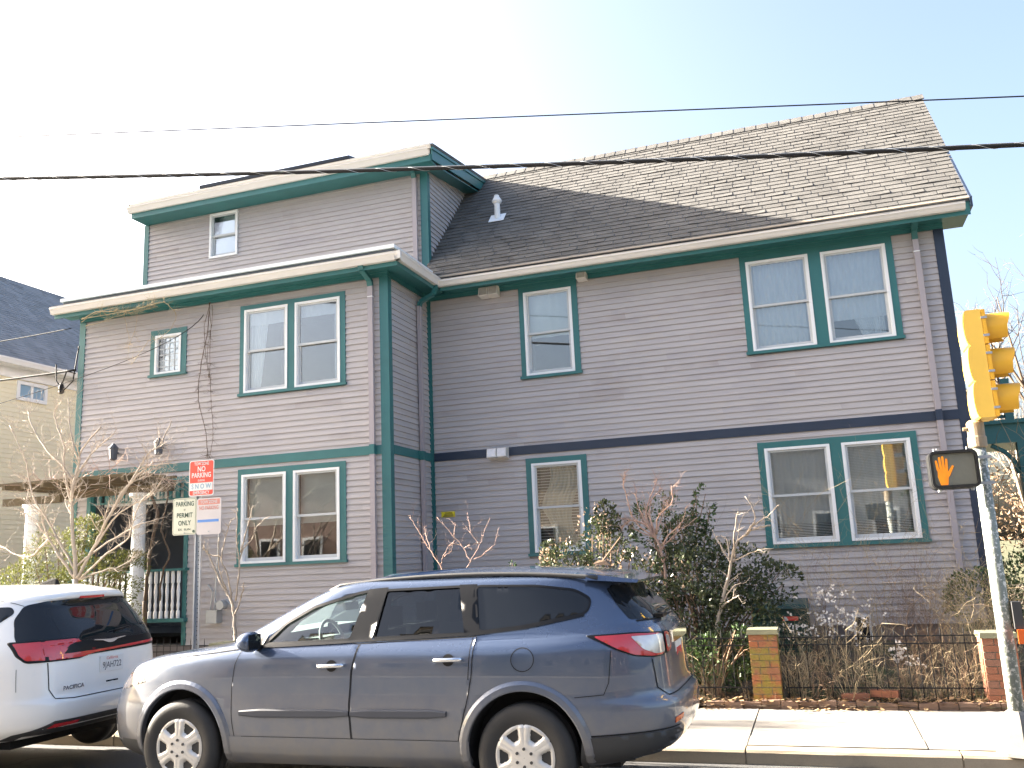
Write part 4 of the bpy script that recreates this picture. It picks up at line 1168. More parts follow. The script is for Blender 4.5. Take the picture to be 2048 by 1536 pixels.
arch = lambda hx, r: (lambda m: (m.lathe([(r, -0.34), (r, 0.2)], (hx, YC - 0.95, HZ + 0.02), 'y', 56), m.box(hx - r + 0.001, hx + r - 0.001, YC - 1.29, YC - 0.75, -0.3, HZ)))
def two(hx, r):
    def f(m):
        m.lathe([(r, YC - 1.3), (r, YC - 0.73)], (hx, 0, HZ + 0.02), 'y', 56)
    def h(m): m.lathe([(r, YC + 0.73), (r, YC + 1.3)], (hx, 0, HZ + 0.02), 'y', 56)
    return f, h
MT2 = [M['bluepaint'], M['gap']]; MT3 = [M['bluepaint'], M['gap'], M['interior']]
for hx in (HX1, HX2):
    for f in two(hx, 0.445): cuts.append(cutmesh(f, MT2))
cab = [(-4.55, 0.62), (-4.55, 1.16), (-4.10, 1.44), (-3.80, 1.555), (-1.80, 1.54), (-1.55, 1.25), (-1.50, 0.62)]
cuts.append(cutmesh(lambda m: m.prism([(x, YC - 0.655, z) for x, z in cab], (0, 1.31, 0)), MT3))
cuts.append(cutmesh(lambda m: m.prism([(x, YC - 1.2, z) for x, z in FW], (0, 2.4, 0)), MT3))
cuts.append(cutmesh(lambda m: m.prism([(x, YC - 1.2, z) for x, z in RWd], (0, 2.4, 0)), MT3))
cuts.append(cutmesh(lambda m: m.box(-5.2, -3.9, YC - 0.62, YC + 0.62, 1.27, 1.53), MT3))
for k_ in (0, 1, 2): pass
bm0.materials.append(M['gap']); bm0.materials.append(M['interior'])
body = boolean_cut(bm0, cuts)
bo = link('body', body, (0, 0, 0), suv)
for p in body.polygons: pass
WL = M['bluepaint']
for sg in (1, -1):
    F = side(YC, sg)
    # doors
    def arc(hx, r, a0, a1, n=14): return [(hx + r * math.cos(R(a0 + (a1 - a0) * i / n)), HZ + 0.02 + r * math.sin(R(a0 + (a1 - a0) * i / n))) for i in range(n + 1)]
    fd_ = [(-4.625, 1.175), (-4.675, 1.05), (-4.70, 0.85), (-4.69, 0.62), (-4.665, 0.47), (-4.60, 0.385), (-3.555, 0.385), (-3.595, 0.50), (-3.61, 0.75), (-3.59, 1.0), (-3.545, 1.19), (-3.64, 1.205), (-4.40, 1.185)]
    rd_ = [(-3.535, 1.195), (-3.58, 1.0), (-3.60, 0.75), (-3.585, 0.50), (-3.545, 0.385), (-2.76, 0.385), (-2.70, 0.47), (-2.62, 0.75), (-2.575, 0.95), (-2.555, 1.235)]
    dm = B.panel(F, fd_, 0.003, 0.04); d1 = put(dm, 'front_door', WL, suv)
    dm = B.panel(F, rd_, 0.003, 0.04); d2 = put(dm, 'rear_door', WL, suv)
    g1 = MB()
    put(B.strip(F, fd_, 0.006, 0.0045, closed=True), 'panel_gap', M['gap'], suv); put(B.strip(F, rd_, 0.006, 0.0045, closed=True), 'panel_gap', M['gap'], suv)
    put(B.strip(F, [(-2.60, 0.93), (-2.58, 1.24)], 0.006, 0.0045), 'panel_gap', M['gap'], suv)
    put(B.strip(F, [(-4.60, 0.49), (-2.70, 0.49)], 0.006, 0.0065), 'panel_gap', M['gap'], suv)
    put(B.strip(F, [(-4.62, 1.17), (-4.85, 1.145), (-5.3, 1.10), (-5.65, 1.02), (-5.85, 0.93)], 0.006, 0.0045), 'panel_gap', M['gap'], suv)
    put(B.strip(F, [(-1.74, 0.53), (-1.25, 0.555), (-1.07, 0.565)], 0.010, 0.0045), 'panel_gap', M['gap'], suv)
    put(B.strip(F, [(-1.79, 0.80), (-1.58, 0.815), (-1.54, 0.90), (-1.515, 1.12)], 0.005, 0.0045), 'panel_gap', M['gap'], suv)
    cfd = [(-2.17 + 0.088 * math.cos(2 * math.pi * k / 24), 1.07 + 0.083 * math.sin(2 * math.pi * k / 24)) for k in range(24)]
    put(B.strip(F, cfd, 0.006, 0.0045, closed=True), 'panel_gap', M['gap'], suv)
    # glass and trims
    w1 = put(B.panel(F, FW, -0.012, 0.06), 'front_window', M['carglass'], suv)
    w2 = put(B.panel(F, RWd, -0.010, 0.06), 'rear_window', M['tintglass'], suv)
    w3 = put(B.panel(F, QW, 0.002, 0.05), 'quarter_window', M['tint'], suv)
    tr = MB()
    B.panel(F, [(-3.655, 1.212), (-3.535, 1.612), (-3.36, 1.622), (-3.45, 1.222)], 0.006, 0.05, mb=tr)
    B.panel(F, [(-2.655, 1.248), (-2.735, 1.622), (-2.585, 1.622), (-2.53, 1.262)], 0.006, 0.05, mb=tr)
    B.strip(F, FW, 0.022, 0.005, tr, closed=True); B.strip(F, RWd, 0.018, 0.005, tr, closed=True); B.strip(F, QW, 0.015, 0.006, tr, closed=True)
    B.strip(F, [(-4.50, 1.175), (-3.60, 1.208), (-2.56, 1.252), (-2.17, 1.29), (-1.72, 1.372)], 0.020, 0.012, tr)
    put(tr, 'window_trim', M['blacktrim'], suv)
    # thin bright edge of the pillars
    # moulding, cladding
    for (ma, mb_, par_) in ((-4.61, -3.605, d1), (-3.59, -2.78, d2)):
        mo = MB(); prev = None
        for i in range(21):
            u = ma + (mb_ - ma) * i / 20; zc_ = 0.672 + 0.012 * (u + 4.6) / 1.8; hh = 0.034 * min(1, 0.55 + (0.12 * i), 0.55 + 0.12 * (20 - i))
            p = B.hit(F, u, zc_, 0.0); o2_ = Vector((0, -sg, 0))
            ring = [p + Vector((0, 0, -hh)) + o2_ * 0.0, p + Vector((0, 0, -hh)) + o2_ * 0.014, p + Vector((0, 0, -hh * .6)) + o2_ * 0.02, p + Vector((0, 0, hh * .6)) + o2_ * 0.02, p + Vector((0, 0, hh)) + o2_ * 0.013, p + Vector((0, 0, hh)) + o2_ * 0.0]
            if prev:
                for k in range(5): mo.add([prev[k], prev[k + 1], ring[k + 1], ring[k]], [(0, 1, 2, 3)])
            prev = ring
        put(mo, 'side_moulding', M['bluegrey'], par_, smooth=False, fixn=True)
    cl = MB()
    lowf = [(-4.775, 0.49), (-4.775, 0.25), (-2.62, 0.25), (-2.61, 0.49)]
    put(B.panel(F, lowf, 0.0085, 0.05, mb=cl, skirt=0.01), 'sill_cladding', M['bluepaint'], suv)
    cl = MB(); B.panel(F, [(-1.745, 0.52), (-1.78, 0.36), (-1.80, 0.24), (-1.40, 0.24), (-1.08, 0.40), (-1.06, 0.55), (-1.25, 0.545)], 0.009, 0.04, mb=cl); put(cl, 'bumper_cladding', M['greytrim'], suv); cl = MB()
    B.panel(F, [(-5.69, 0.24), (-5.68, 0.42), (-5.95, 0.42), (-6.10, 0.30), (-6.0, 0.24)], 0.004, 0.05, mb=cl)
    put(cl, 'bumper_cladding', M['greytrim'], suv)
    # wheel arch flanges
    for hx in (HX1, HX2):
        fl = MB(); n = 36; A0, A1 = -18, 198
        prev = None
        for i in range(n + 1):
            a = R(A0 + (A1 - A0) * i / n); ring = []
            for (rr, off) in ((0.443, -0.03), (0.443, 0.013), (0.452, 0.019), (0.49, 0.017), (0.515, 0.004), (0.52, -0.004)):
                u, v = hx + rr * math.cos(a), HZ + 0.02 + rr * math.sin(a)
                p = B.hit(F, u, max(v, 0.25), off)
                ring.append(p)
            if prev and all(r_ is not None for r_ in ring + prev):
                for k in range(5): fl.add([prev[k], prev[k + 1], ring[k + 1], ring[k]], [(0, 1, 2, 3)])
            prev = ring
        put(fl, 'wheel_arch_lip', WL, suv)
        wheel(suv, hx, YC - sg * 0.865, HZ, 0.372, -sg)
    # handles
    for (hx_, dz, par) in ((-3.765, 1.035, d1), (-2.76, 1.072, d2)):
        h = MB(); P = [B.hit(F, hx_ + dx, dz + dx * 0.03, o) for dx, o in ((-0.115, 0.012), (-0.10, 0.036), (-0.04, 0.044), (0.05, 0.044), (0.105, 0.034), (0.118, 0.012))]
        h.tube(P, [0.014, 0.017, 0.0165, 0.0165, 0.017, 0.014], 8); put(h, 'door_handle', M['chrome'], par, True, fixn=True)
        h = MB(); B.panel(F, [(hx_ + 0.055 * math.cos(k) * 0.9, dz + 0.045 * math.sin(k)) for k in [2 * math.pi * i / 14 for i in range(14)]], 0.0068, 0.03, mb=h); put(h, 'handle_cup', M['gap'], par)
    # roof rail
    rl = MB(); pts = []
    for i in range(25):
        t = i / 24; x = -3.95 + 2.32 * t
        z = 1.600 + 0.150 * math.sin(math.pi * (0.14 + 0.68 * t)) ** 0.7 - 0.012 * t
        pts.append((x, YC - sg * (0.665 - 0.0 * t), z - 0.045))
    pts[0] = (pts[0][0], pts[0][1], pts[0][2] - 0.03)
    rl.tube(pts, 0.017, 8); put(rl, 'roof_rail', M['greytrim'], suv, True, fixn=True)
    # mirror
    mr = MB(); P = []
    for (x, r1) in ((-4.60, 0.02), (-4.575, 0.055), (-4.52, 0.078), (-4.455, 0.085), (-4.43, 0.08)):
        P.append((x, r1))
    mr2 = bmesh.new(); bmesh.ops.create_uvsphere(mr2, u_segments=20, v_segments=12, radius=1.0)
    for v in mr2.verts: v.co = Vector((-4.485 + max(-0.105, min(0.045, v.co.x * 0.11)), YC - sg * (1.045 + v.co.y * 0.115), 1.235 + v.co.z * 0.082))
    me_ = bpy.data.meshes.new('mirror'); mr2.to_mesh(me_); mr2.free(); me_.materials.append(WL); me_.shade_smooth()
    mo_ = link('wing_mirror', me_, (0, 0, 0), suv)
    q = MB(); q.box(-4.50, -4.44, YC - sg * 0.87, YC - sg * 0.97, 1.16, 1.20); q.build('mirror_foot', M['blacktrim'], mo_)
    q = MB(); q.box(-4.4395, -4.436, YC - sg * 0.96, YC - sg * 1.13, 1.175, 1.295); q.build('mirror_glass', M['tint'], mo_)
    # cheater triangle
    q = MB(); B.panel(F, [(-4.60, 1.165), (-4.45, 1.18), (-4.42, 1.30)], 0.008, 0.03, mb=q); put(q, 'mirror_sail', M['blacktrim'], suv)
    # headlamp
    q = MB(); B.panel(F, [(-6.05, 0.80), (-5.66, 0.90), (-5.72, 0.98), (-6.0, 0.95)], 0.004, 0.03, mb=q); put(q, 'headlamp', M['clearlens'], suv)
# rear
REAR_ = (Vector((3, 0, 0)), Vector((0, 1, 0)), Vector((0, 0, 1)), Vector((-1, 0, 0)))
lamp_o = [(3.475, 1.225), (3.62, 1.13), (3.76, 1.072), (3.95, 1.050), (4.085, 1.055), (4.085, 1.222), (3.8, 1.235)]
lamp_i = [(4.095, 1.056), (4.18, 1.068), (4.22, 1.10), (4.205, 1.205), (4.17, 1.22), (4.095, 1.222)]
for nm, pl_ in (('tail_lamp', lamp_o), ('tail_lamp', lamp_i)):
    rim_ = put(B.panel(DIAG, roundpoly(pl_, 0.03), 0.006, 0.03, skirt=0.02), nm, M['blacktrim'], suv)
    c0 = Vector((sum(p[0] for p in pl_) / len(pl_), sum(p[1] for p in pl_) / len(pl_)))
    inn = [tuple(c0 + (Vector(p) - c0) * 0.88) for p in pl_]
    put(B.panel(DIAG, roundpoly(inn, 0.03), 0.011, 0.03), 'red_lens', M['redlens'], rim_)
put(B.panel(DIAG, roundpoly([(3.76, 1.205), (3.84, 1.115), (3.95, 1.075), (4.06, 1.078), (4.07, 1.205)], 0.02), 0.015, 0.02), 'clear_lens', M['clearlens'], suv)
put(B.panel(DIAG, roundpoly([(4.11, 1.10), (4.17, 1.10), (4.19, 1.13), (4.18, 1.185), (4.11, 1.195)], 0.02), 0.015, 0.02), 'clear_lens', M['clearlens'], suv)
# rear screen: side return and main pane, from the tailgate
put(B.panel(side(YC, 1), roundpoly([(-1.585, 1.555), (-1.50, 1.44), (-1.395, 1.325), (-1.24, 1.315), (-1.31, 1.45), (-1.44, 1.56)], 0.02), 0.004, 0.03), 'rear_side_glass', M['tint'], suv)
put(B.panel(REAR, roundpoly([(YC - 0.66, 1.325), (YC - 0.58, 1.575), (YC + 0.58, 1.575), (YC + 0.66, 1.325)], 0.04), 0.005, 0.05), 'rear_screen', M['tint'], suv)
gp = MB(); B.strip(REAR, [(YC - 0.66, 1.312), (YC + 0.66, 1.312)], 0.010, 0.004, gp); B.strip(REAR, [(YC - 0.70, 1.04), (YC - 0.69, 0.84), (YC - 0.60, 0.775), (YC + 0.6, 0.775), (YC + 0.69, 0.84)], 0.007, 0.004, gp); put(gp, 'panel_gap', M['gap'], suv)
m = MB(); m.hexa([(-1.72, YC - 0.70, 1.625), (-1.34, YC - 0.60, 1.590), (-1.34, YC + 0.60, 1.590), (-1.72, YC + 0.70, 1.625), (-1.72, YC - 0.66, 1.675), (-1.33, YC - 0.58, 1.610), (-1.33, YC + 0.58, 1.610), (-1.72, YC + 0.66, 1.675)])
sp_o = m.build('spoiler', WL, suv)
rx_ = B.hit(REAR_, YC, 1.17, 0).x
m = MB(); m.box(rx_ - 0.03, rx_ + 0.03, YC - 0.36, YC + 0.36, 1.125, 1.215); m.build('chrome_bar', M['chrome'], suv)
m = MB(); m.box(rx_ - 0.01, rx_ + 0.012, YC - 0.155, YC + 0.155, 0.95, 1.11); pl2 = m.build('number_plate', M['plate'], suv)
m = MB(); rg = random.Random(4)
for i in range(6): m.box(rx_ + 0.0125, rx_ + 0.014, YC - 0.12 + i * 0.042, YC - 0.09 + i * 0.042, 1.0, 1.06)
m.build('lettering', M['redink'], pl2)
m = MB(); put(B.panel(DIAG, [(4.05, 0.585), (4.17, 0.605), (4.18, 0.635), (4.06, 0.62)], 0.008, 0.02, skirt=0.01), 'reflector', M['orangelens'], suv)
m = MB(); m.tube([(-1.25, YC - 0.25, 1.335), (-1.28, YC - 0.15, 1.36), (-1.38, YC + 0.1, 1.50)], [0.02, 0.014, 0.007], 6); m.box(-1.27, -1.19, YC - 0.42, YC - 0.20, 1.318, 1.345); m.build('rear_wiper', M['blacktrim'], suv)
m = MB(); m.hexa([(-1.80, YC - 0.10, 1.735), (-1.66, YC - 0.08, 1.72), (-1.66, YC - 0.0, 1.72), (-1.80, YC + 0.02, 1.735), (-1.76, YC - 0.06, 1.765), (-1.70, YC - 0.06, 1.76), (-1.70, YC - 0.02, 1.76), (-1.76, YC - 0.02, 1.765)]); m.tube([(-1.73, YC - 0.04, 1.755), (-1.56, YC - 0.04, 1.95)], [0.008, 0.006], 6)
m.build('roof_aerial', M['drybrown'], suv)
# windscreen and inside
put(B.panel(FRONT, [(YC - 0.63, 1.25), (YC + 0.63, 1.25), (YC + 0.63, 1.55), (YC - 0.63, 1.55)], -0.01, 0.06), 'windscreen', M['carglass'], suv)
m = MB(); n = 26; rr = 0.185
cx, cy, cz = -4.10, YC - 0.37, 1.17
m.tube([(cx - 0.06 * math.cos(2 * math.pi * k / n), cy + rr * math.sin(2 * math.pi * k / n), cz + rr * 0.95 * math.cos(2 * math.pi * k / n)) for k in range(n + 1)], 0.016, 8); m.tube([(cx, cy - 0.17, cz), (cx - 0.03, cy, cz - 0.02), (cx, cy + 0.17, cz)], 0.02, 6); m.tube([(cx - 0.03, cy, cz - 0.02), (cx - 0.3, cy, cz - 0.1)], 0.03, 6)
m.build('steering_wheel', M['interior'], suv, smooth=True)
m = MB(); m.hexa([(-4.54, YC - 0.66, 0.9), (-4.12, YC - 0.66, 0.9), (-4.12, YC + 0.66, 0.9), (-4.54, YC + 0.66, 0.9), (-4.54, YC - 0.66, 1.17), (-4.22, YC - 0.66, 1.19), (-4.22, YC + 0.66, 1.19), (-4.54, YC + 0.66, 1.17)]); m.box(-4.33, -4.13, YC - 0.55, YC - 0.18, 1.16, 1.215); m.build('dashboard', M['interior'], suv)
m = MB(); m.hexa([(-4.13, YC - 0.13, 1.415), (-4.11, YC - 0.13, 1.415), (-4.11, YC + 0.13, 1.415), (-4.13, YC + 0.13, 1.415), (-4.15, YC - 0.12, 1.485), (-4.12, YC - 0.12, 1.485), (-4.12, YC + 0.12, 1.485), (-4.15, YC + 0.12, 1.485)]); m.tube([(-4.13, YC, 1.47), (-4.02, YC, 1.54)], 0.012); m.build('rear_view_mirror', M['interior'], suv)
m = MB(); m.tube([(-4.32, YC - 0.08, 1.17), (-4.27, YC - 0.08, 1.25)], 0.012); m.box(-4.29, -4.25, YC - 0.14, YC - 0.03, 1.24, 1.31); m.build('phone_holder', M['black'], suv)
for yy in (YC - 0.37, YC + 0.37):
    for x0 in (-3.58, -2.62):
        m = MB(); m.hexa([(x0 - 0.16, yy - 0.24, 0.65), (x0 + 0.02, yy - 0.24, 0.65), (x0 + 0.02, yy + 0.24, 0.65), (x0 - 0.16, yy + 0.24, 0.65), (x0 - 0.02, yy - 0.21, 1.26), (x0 + 0.08, yy - 0.21, 1.26), (x0 + 0.08, yy + 0.21, 1.26), (x0 - 0.02, yy + 0.21, 1.26)])
        m.box(x0 + 0.0, x0 + 0.09, yy - 0.13, yy + 0.13, 1.29, 1.45); m.build('seat', M['interior'], suv)
m = MB(); m.box(-5.8, -1.55, YC - 0.62, YC + 0.62, 0.26, 0.42); m.build('underbody', M['gap'], suv)

# ---------------- white minivan
VX = -6.78; VC = 7.49
van = thing('parked_minivan', 'white minivan with a red rear light bar, parked ahead of the blue SUV', 'van', (VX - 2.6, VC, 0.0))
o_ = VX
LV = [ # zs, w, xf, zf, xr, zr, nf, nr
 (0.30, 0.90, o_ - 5.05, 0.28, o_ - 0.16, 0.40, 4, 5),
 (0.42, 0.97, o_ - 5.12, 0.36, o_ - 0.04, 0.46, 4, 5),
 (0.55, 1.0, o_ - 5.16, 0.50, o_ - 0.0, 0.56, 4, 5),
 (0.68, 1.005, o_ - 5.17, 0.62, o_ + 0.0, 0.67, 4, 5),
 (0.76, 1.005, o_ - 5.15, 0.70, o_ - 0.035, 0.735, 4, 5),
 (0.90, 1.005, o_ - 5.10, 0.82, o_ - 0.06, 0.90, 4, 5),
 (1.05, 0.99, o_ - 4.95, 0.94, o_ - 0.075, 1.06, 4, 5),
 (1.16, 0.965, o_ - 4.5, 1.04, o_ - 0.10, 1.18, 5, 5),
 (1.26, 0.935, o_ - 4.1, 1.15, o_ - 0.15, 1.28, 5, 5),
 (1.42, 0.885, o_ - 3.7, 1.38, o_ - 0.26, 1.42, 5, 5),
 (1.56, 0.825, o_ - 3.35, 1.56, o_ - 0.38, 1.57, 5, 5),
 (1.645, 0.77, o_ - 3.05, 1.66, o_ - 0.34, 1.625, 5, 4.5),
 (1.70, 0.68, o_ - 2.8, 1.73, o_ - 0.38, 1.675, 4, 4),
 (1.745, 0.45, o_ - 2.5, 1.76, o_ - 0.70, 1.745, 4, 4),
]
vm = onion(LV, VC, o_ - 2.4)
V = Body(vm)
vm.materials.append(M['whitepaint']); vm.materials.append(M['gap'])
MV = [M['whitepaint'], M['gap']]; vc = []
VH1, VH2 = o_ - 4.15, o_ - 1.06
for hx in (VH1, VH2):
    for sg in (-1, 1):
        a_, b_ = sorted((VC + sg * 0.72, VC + sg * 1.3))
        vc.append(cutmesh(lambda m: m.lathe([(0.40, a_), (0.40, b_)], (hx, 0, 0.38), 'y', 48), MV))
vb = boolean_cut(vm, vc); link('body', vb, (0, 0, 0), van)
RV = (Vector((3, 0, 0)), Vector((0, 1, 0)), Vector((0, 0, 1)), Vector((-1, 0, 0)))
def yz(pl_): return [(VC + y, z) for y, z in pl_]
glass_p = yz([(-0.83, 1.18), (-0.82, 1.27), (-0.76, 1.44), (-0.66, 1.565), (-0.5, 1.60), (0, 1.615), (0.5, 1.60), (0.66, 1.565), (0.78, 1.44), (0.86, 1.27), (0.88, 1.18), (0.5, 1.195), (0, 1.20), (-0.5, 1.195)])
put(V.panel(RV, roundpoly(glass_p, 0.04), 0.004, 0.04, skirt=0.0), 'rear_screen', M['tint'], van)
SV = side(VC, 1)
put(V.panel(SV, roundpoly([(o_ - 0.35, 1.20), (o_ - 0.35, 1.30), (o_ - 0.39, 1.43), (o_ - 0.46, 1.55), (o_ - 0.36, 1.575), (o_ - 0.14, 1.30), (o_ - 0.06, 1.20)], 0.04), 0.003, 0.03), 'wrap_glass', M['tint'], van)
put(V.panel(SV, roundpoly([(o_ - 2.2, 1.20), (o_ - 2.2, 1.56), (o_ - 0.62, 1.56), (o_ - 0.56, 1.50), (o_ - 0.72, 1.36), (o_ - 0.98, 1.22)], 0.05), 0.003, 0.04), 'side_window', M['tint'], van)
bar = V.panel(RV, roundpoly(yz([(-0.85, 1.24), (-0.85, 1.11), (-0.82, 1.045), (-0.4, 1.048), (-0.3, 1.070), (0.3, 1.078), (0.91, 1.09), (0.91, 1.19), (0, 1.20), (-0.3, 1.21), (-0.45, 1.245)]), 0.02), 0.008, 0.03, skirt=0.02)
lb = put(bar, 'light_bar', M['blacktrim'], van)
put(V.panel(SV, roundpoly([(o_ - 0.36, 1.245), (o_ - 0.34, 1.15), (o_ - 0.25, 1.085), (o_ - 0.08, 1.045), (o_ - 0.04, 1.245)], 0.03), 0.006, 0.03, skirt=0.01), 'light_housing', M['blacktrim'], van)
put(V.panel(SV, roundpoly([(o_ - 0.32, 1.225), (o_ - 0.29, 1.15), (o_ - 0.22, 1.105), (o_ - 0.08, 1.07), (o_ - 0.06, 1.225)], 0.03), 0.011, 0.03), 'red_lens', M['redlens'], van)
put(V.panel(RV, roundpoly(yz([(-0.84, 1.225), (-0.84, 1.12), (-0.82, 1.07), (-0.715, 1.062), (-0.71, 1.23)]), 0.01), 0.012, 0.02), 'red_lens', M['redlens'], lb)
put(V.panel(RV, roundpoly(yz([(-0.69, 1.232), (-0.69, 1.185), (-0.36, 1.20), (-0.42, 1.232)]), 0.01), 0.012, 0.02), 'red_lens', M['redlens'], lb)
put(V.panel(RV, roundpoly(yz([(-0.69, 1.105), (-0.69, 1.06), (-0.35, 1.062), (-0.2, 1.085), (0.93, 1.115), (0.93, 1.145), (0.5, 1.128), (-0.1, 1.108)]), 0.01), 0.012, 0.02), 'red_lens', M['redlens'], lb)
put(V.panel(RV, roundpoly(yz([(0.70, 1.215), (0.93, 1.215), (0.93, 1.25), (0.78, 1.24)]), 0.01), 0.012, 0.02), 'red_lens', M['redlens'], lb)
em = MB(); V.panel(RV, yz([(-0.22, 1.192), (-0.10, 1.180), (-0.04, 1.158), (0.0, 1.155), (0.04, 1.158), (0.10, 1.180), (0.22, 1.192), (0.20, 1.198), (0.0, 1.186), (-0.20, 1.198)]), 0.02, 0.02, mb=em); put(em, 'wing_emblem', M['chrome'], van)
gp = MB(); V.strip(RV, yz([(-0.70, 1.04), (-0.70, 0.80), (-0.66, 0.715), (-0.5, 0.70), (0.5, 0.70), (0.66, 0.715), (0.70, 0.80), (0.70, 1.04)]), 0.008, 0.003, gp)
V.strip(RV, yz([(-0.66, 1.56), (-0.72, 1.62)]), 0.006, 0.004, gp); V.strip(SV, [(o_ - 0.36, 1.0), (o_ - 0.34, 0.80)], 0.004, 0.003, gp)
put(gp, 'panel_gap', M['gap'], van)
m = MB(); m.box(VX - 0.07, VX - 0.052, VC - 0.155, VC + 0.155, 0.885, 1.035); vp2 = m.build('number_plate', M['plate'], van)
m = MB(); text_mb(m, '9JAH722', 0.085, (VX - 0.0515, VC, 0.945), (0, 1, 0), (0, 0, 1), xs=0.82); m.build('lettering', M['ink'], vp2, fixn=False)
m = MB(); text_mb(m, 'California', 0.042, (VX - 0.0515, VC, 1.012), (0, 1, 0), (0, 0, 1), xs=0.95); m.build('lettering', M['redink'], vp2, fixn=False)
m = MB(); text_mb(m, 'PACIFICA', 0.05, (VX - 0.055, VC - 0.50, 0.80), (0, 1, 0), (0, 0, 1), xs=1.2, bold=0.002, off=0.022); m.build('badge', M['chrome'], van, fixn=False)
put(V.panel(RV, roundpoly(yz([(-0.13, 0.83), (0.13, 0.83), (0.10, 0.77), (-0.10, 0.77)]), 0.01), 0.003, 0.02), 'hatch_recess', M['whitepaint'], van)
m = MB(); m.box(VX - 0.05, VX - 0.042, VC - 0.08, VC + 0.08, 0.785, 0.80); m.build('hatch_latch', M['gap'], van)
put(V.panel(RV, yz([(-0.84, 0.42), (-0.66, 0.52), (0.66, 0.52), (0.84, 0.42), (0.84, 0.30), (-0.84, 0.30)]), 0.004, 0.04, skirt=0.01), 'lower_bumper', M['greytrim'], van)
put(V.panel(RV, yz([(-0.70, 0.46), (-0.44, 0.475), (-0.42, 0.50), (-0.66, 0.495)]), 0.010, 0.02), 'reflector', M['redlens'], van)
m = MB(); m.box(VX - 0.38, VX - 0.335, VC - 0.16, VC + 0.16, 1.606, 1.628); m.build('brake_lamp', M['redlens'], van)
m = MB(); m.hexa([(VX - 1.02, VC - 0.05, 1.75), (VX - 0.80, VC - 0.035, 1.745), (VX - 0.80, VC + 0.035, 1.745), (VX - 1.02, VC + 0.05, 1.75), (VX - 0.88, VC - 0.012, 1.815), (VX - 0.82, VC - 0.012, 1.81), (VX - 0.82, VC + 0.012, 1.81), (VX - 0.88, VC + 0.012, 1.815)]); m.build('roof_aerial', M['iron'], van)
m = MB(); m.tube([(VX - 0.13, VC + 0.1, 1.26), (VX - 0.17, VC + 0.38, 1.29), (VX - 0.20, VC + 0.58, 1.30)], [0.018, 0.012, 0.007], 6); m.build('rear_wiper', M['blacktrim'], van)
for hx in (VH1, VH2):
    for sg in (-1, 1): wheel(van, hx, VC + sg * 0.87, 0.355, 0.345, sg, rim=0.22)
m = MB(); m.box(o_ - 4.9, o_ - 0.55, VC - 0.7, VC + 0.7, 0.26, 0.45); m.build('underbody', M['gap'], van)
m = MB(); m.lathe([(0.05, 0), (0.05, 0.14), (0.04, 0.141)], (VX - 0.2, VC + 0.5, 0.27), 'x', 12); m.build('exhaust_pipe', M['galv'], van)
# ------------------------------------------------------------------ street furniture
# traffic light pole
PX, PY = 1.425, 8.72
tl = thing('traffic_signal', 'yellow three section traffic signal on a flaking silver pole, visors pointing right', 'traffic light', (PX, PY, 0.05))
m = MB(); m.lathe([(0.062, 0.35), (0.061, 1.4), (0.058, 2.64)], (PX, PY, 0), 'z', 24); m.build('pole', M['polepaint'], tl, smooth=True)
m = MB(); m.lathe([(0.19, 0.04), (0.19, 0.07), (0.15, 0.09), (0.12, 0.32), (0.10, 0.36), (0.075, 0.385)], (PX, PY, 0), 'z', 8); m.build('pole_base', M['sidewalk'], tl)
m = MB(); m.lathe([(0.073, 2.59), (0.078, 2.60), (0.078, 2.68), (0.070, 2.695), (0.072, 2.81), (0.05, 2.834)], (PX, PY, 0), 'z', 20); m.tube([(PX - 0.07, PY - 0.02, 2.76), (PX - 0.105, PY - 0.02, 2.76)], 0.016, 8); m.build('collar', M['collar'], tl, smooth=False)
HZ0 = 2.835; SH = 0.322
m = MB()
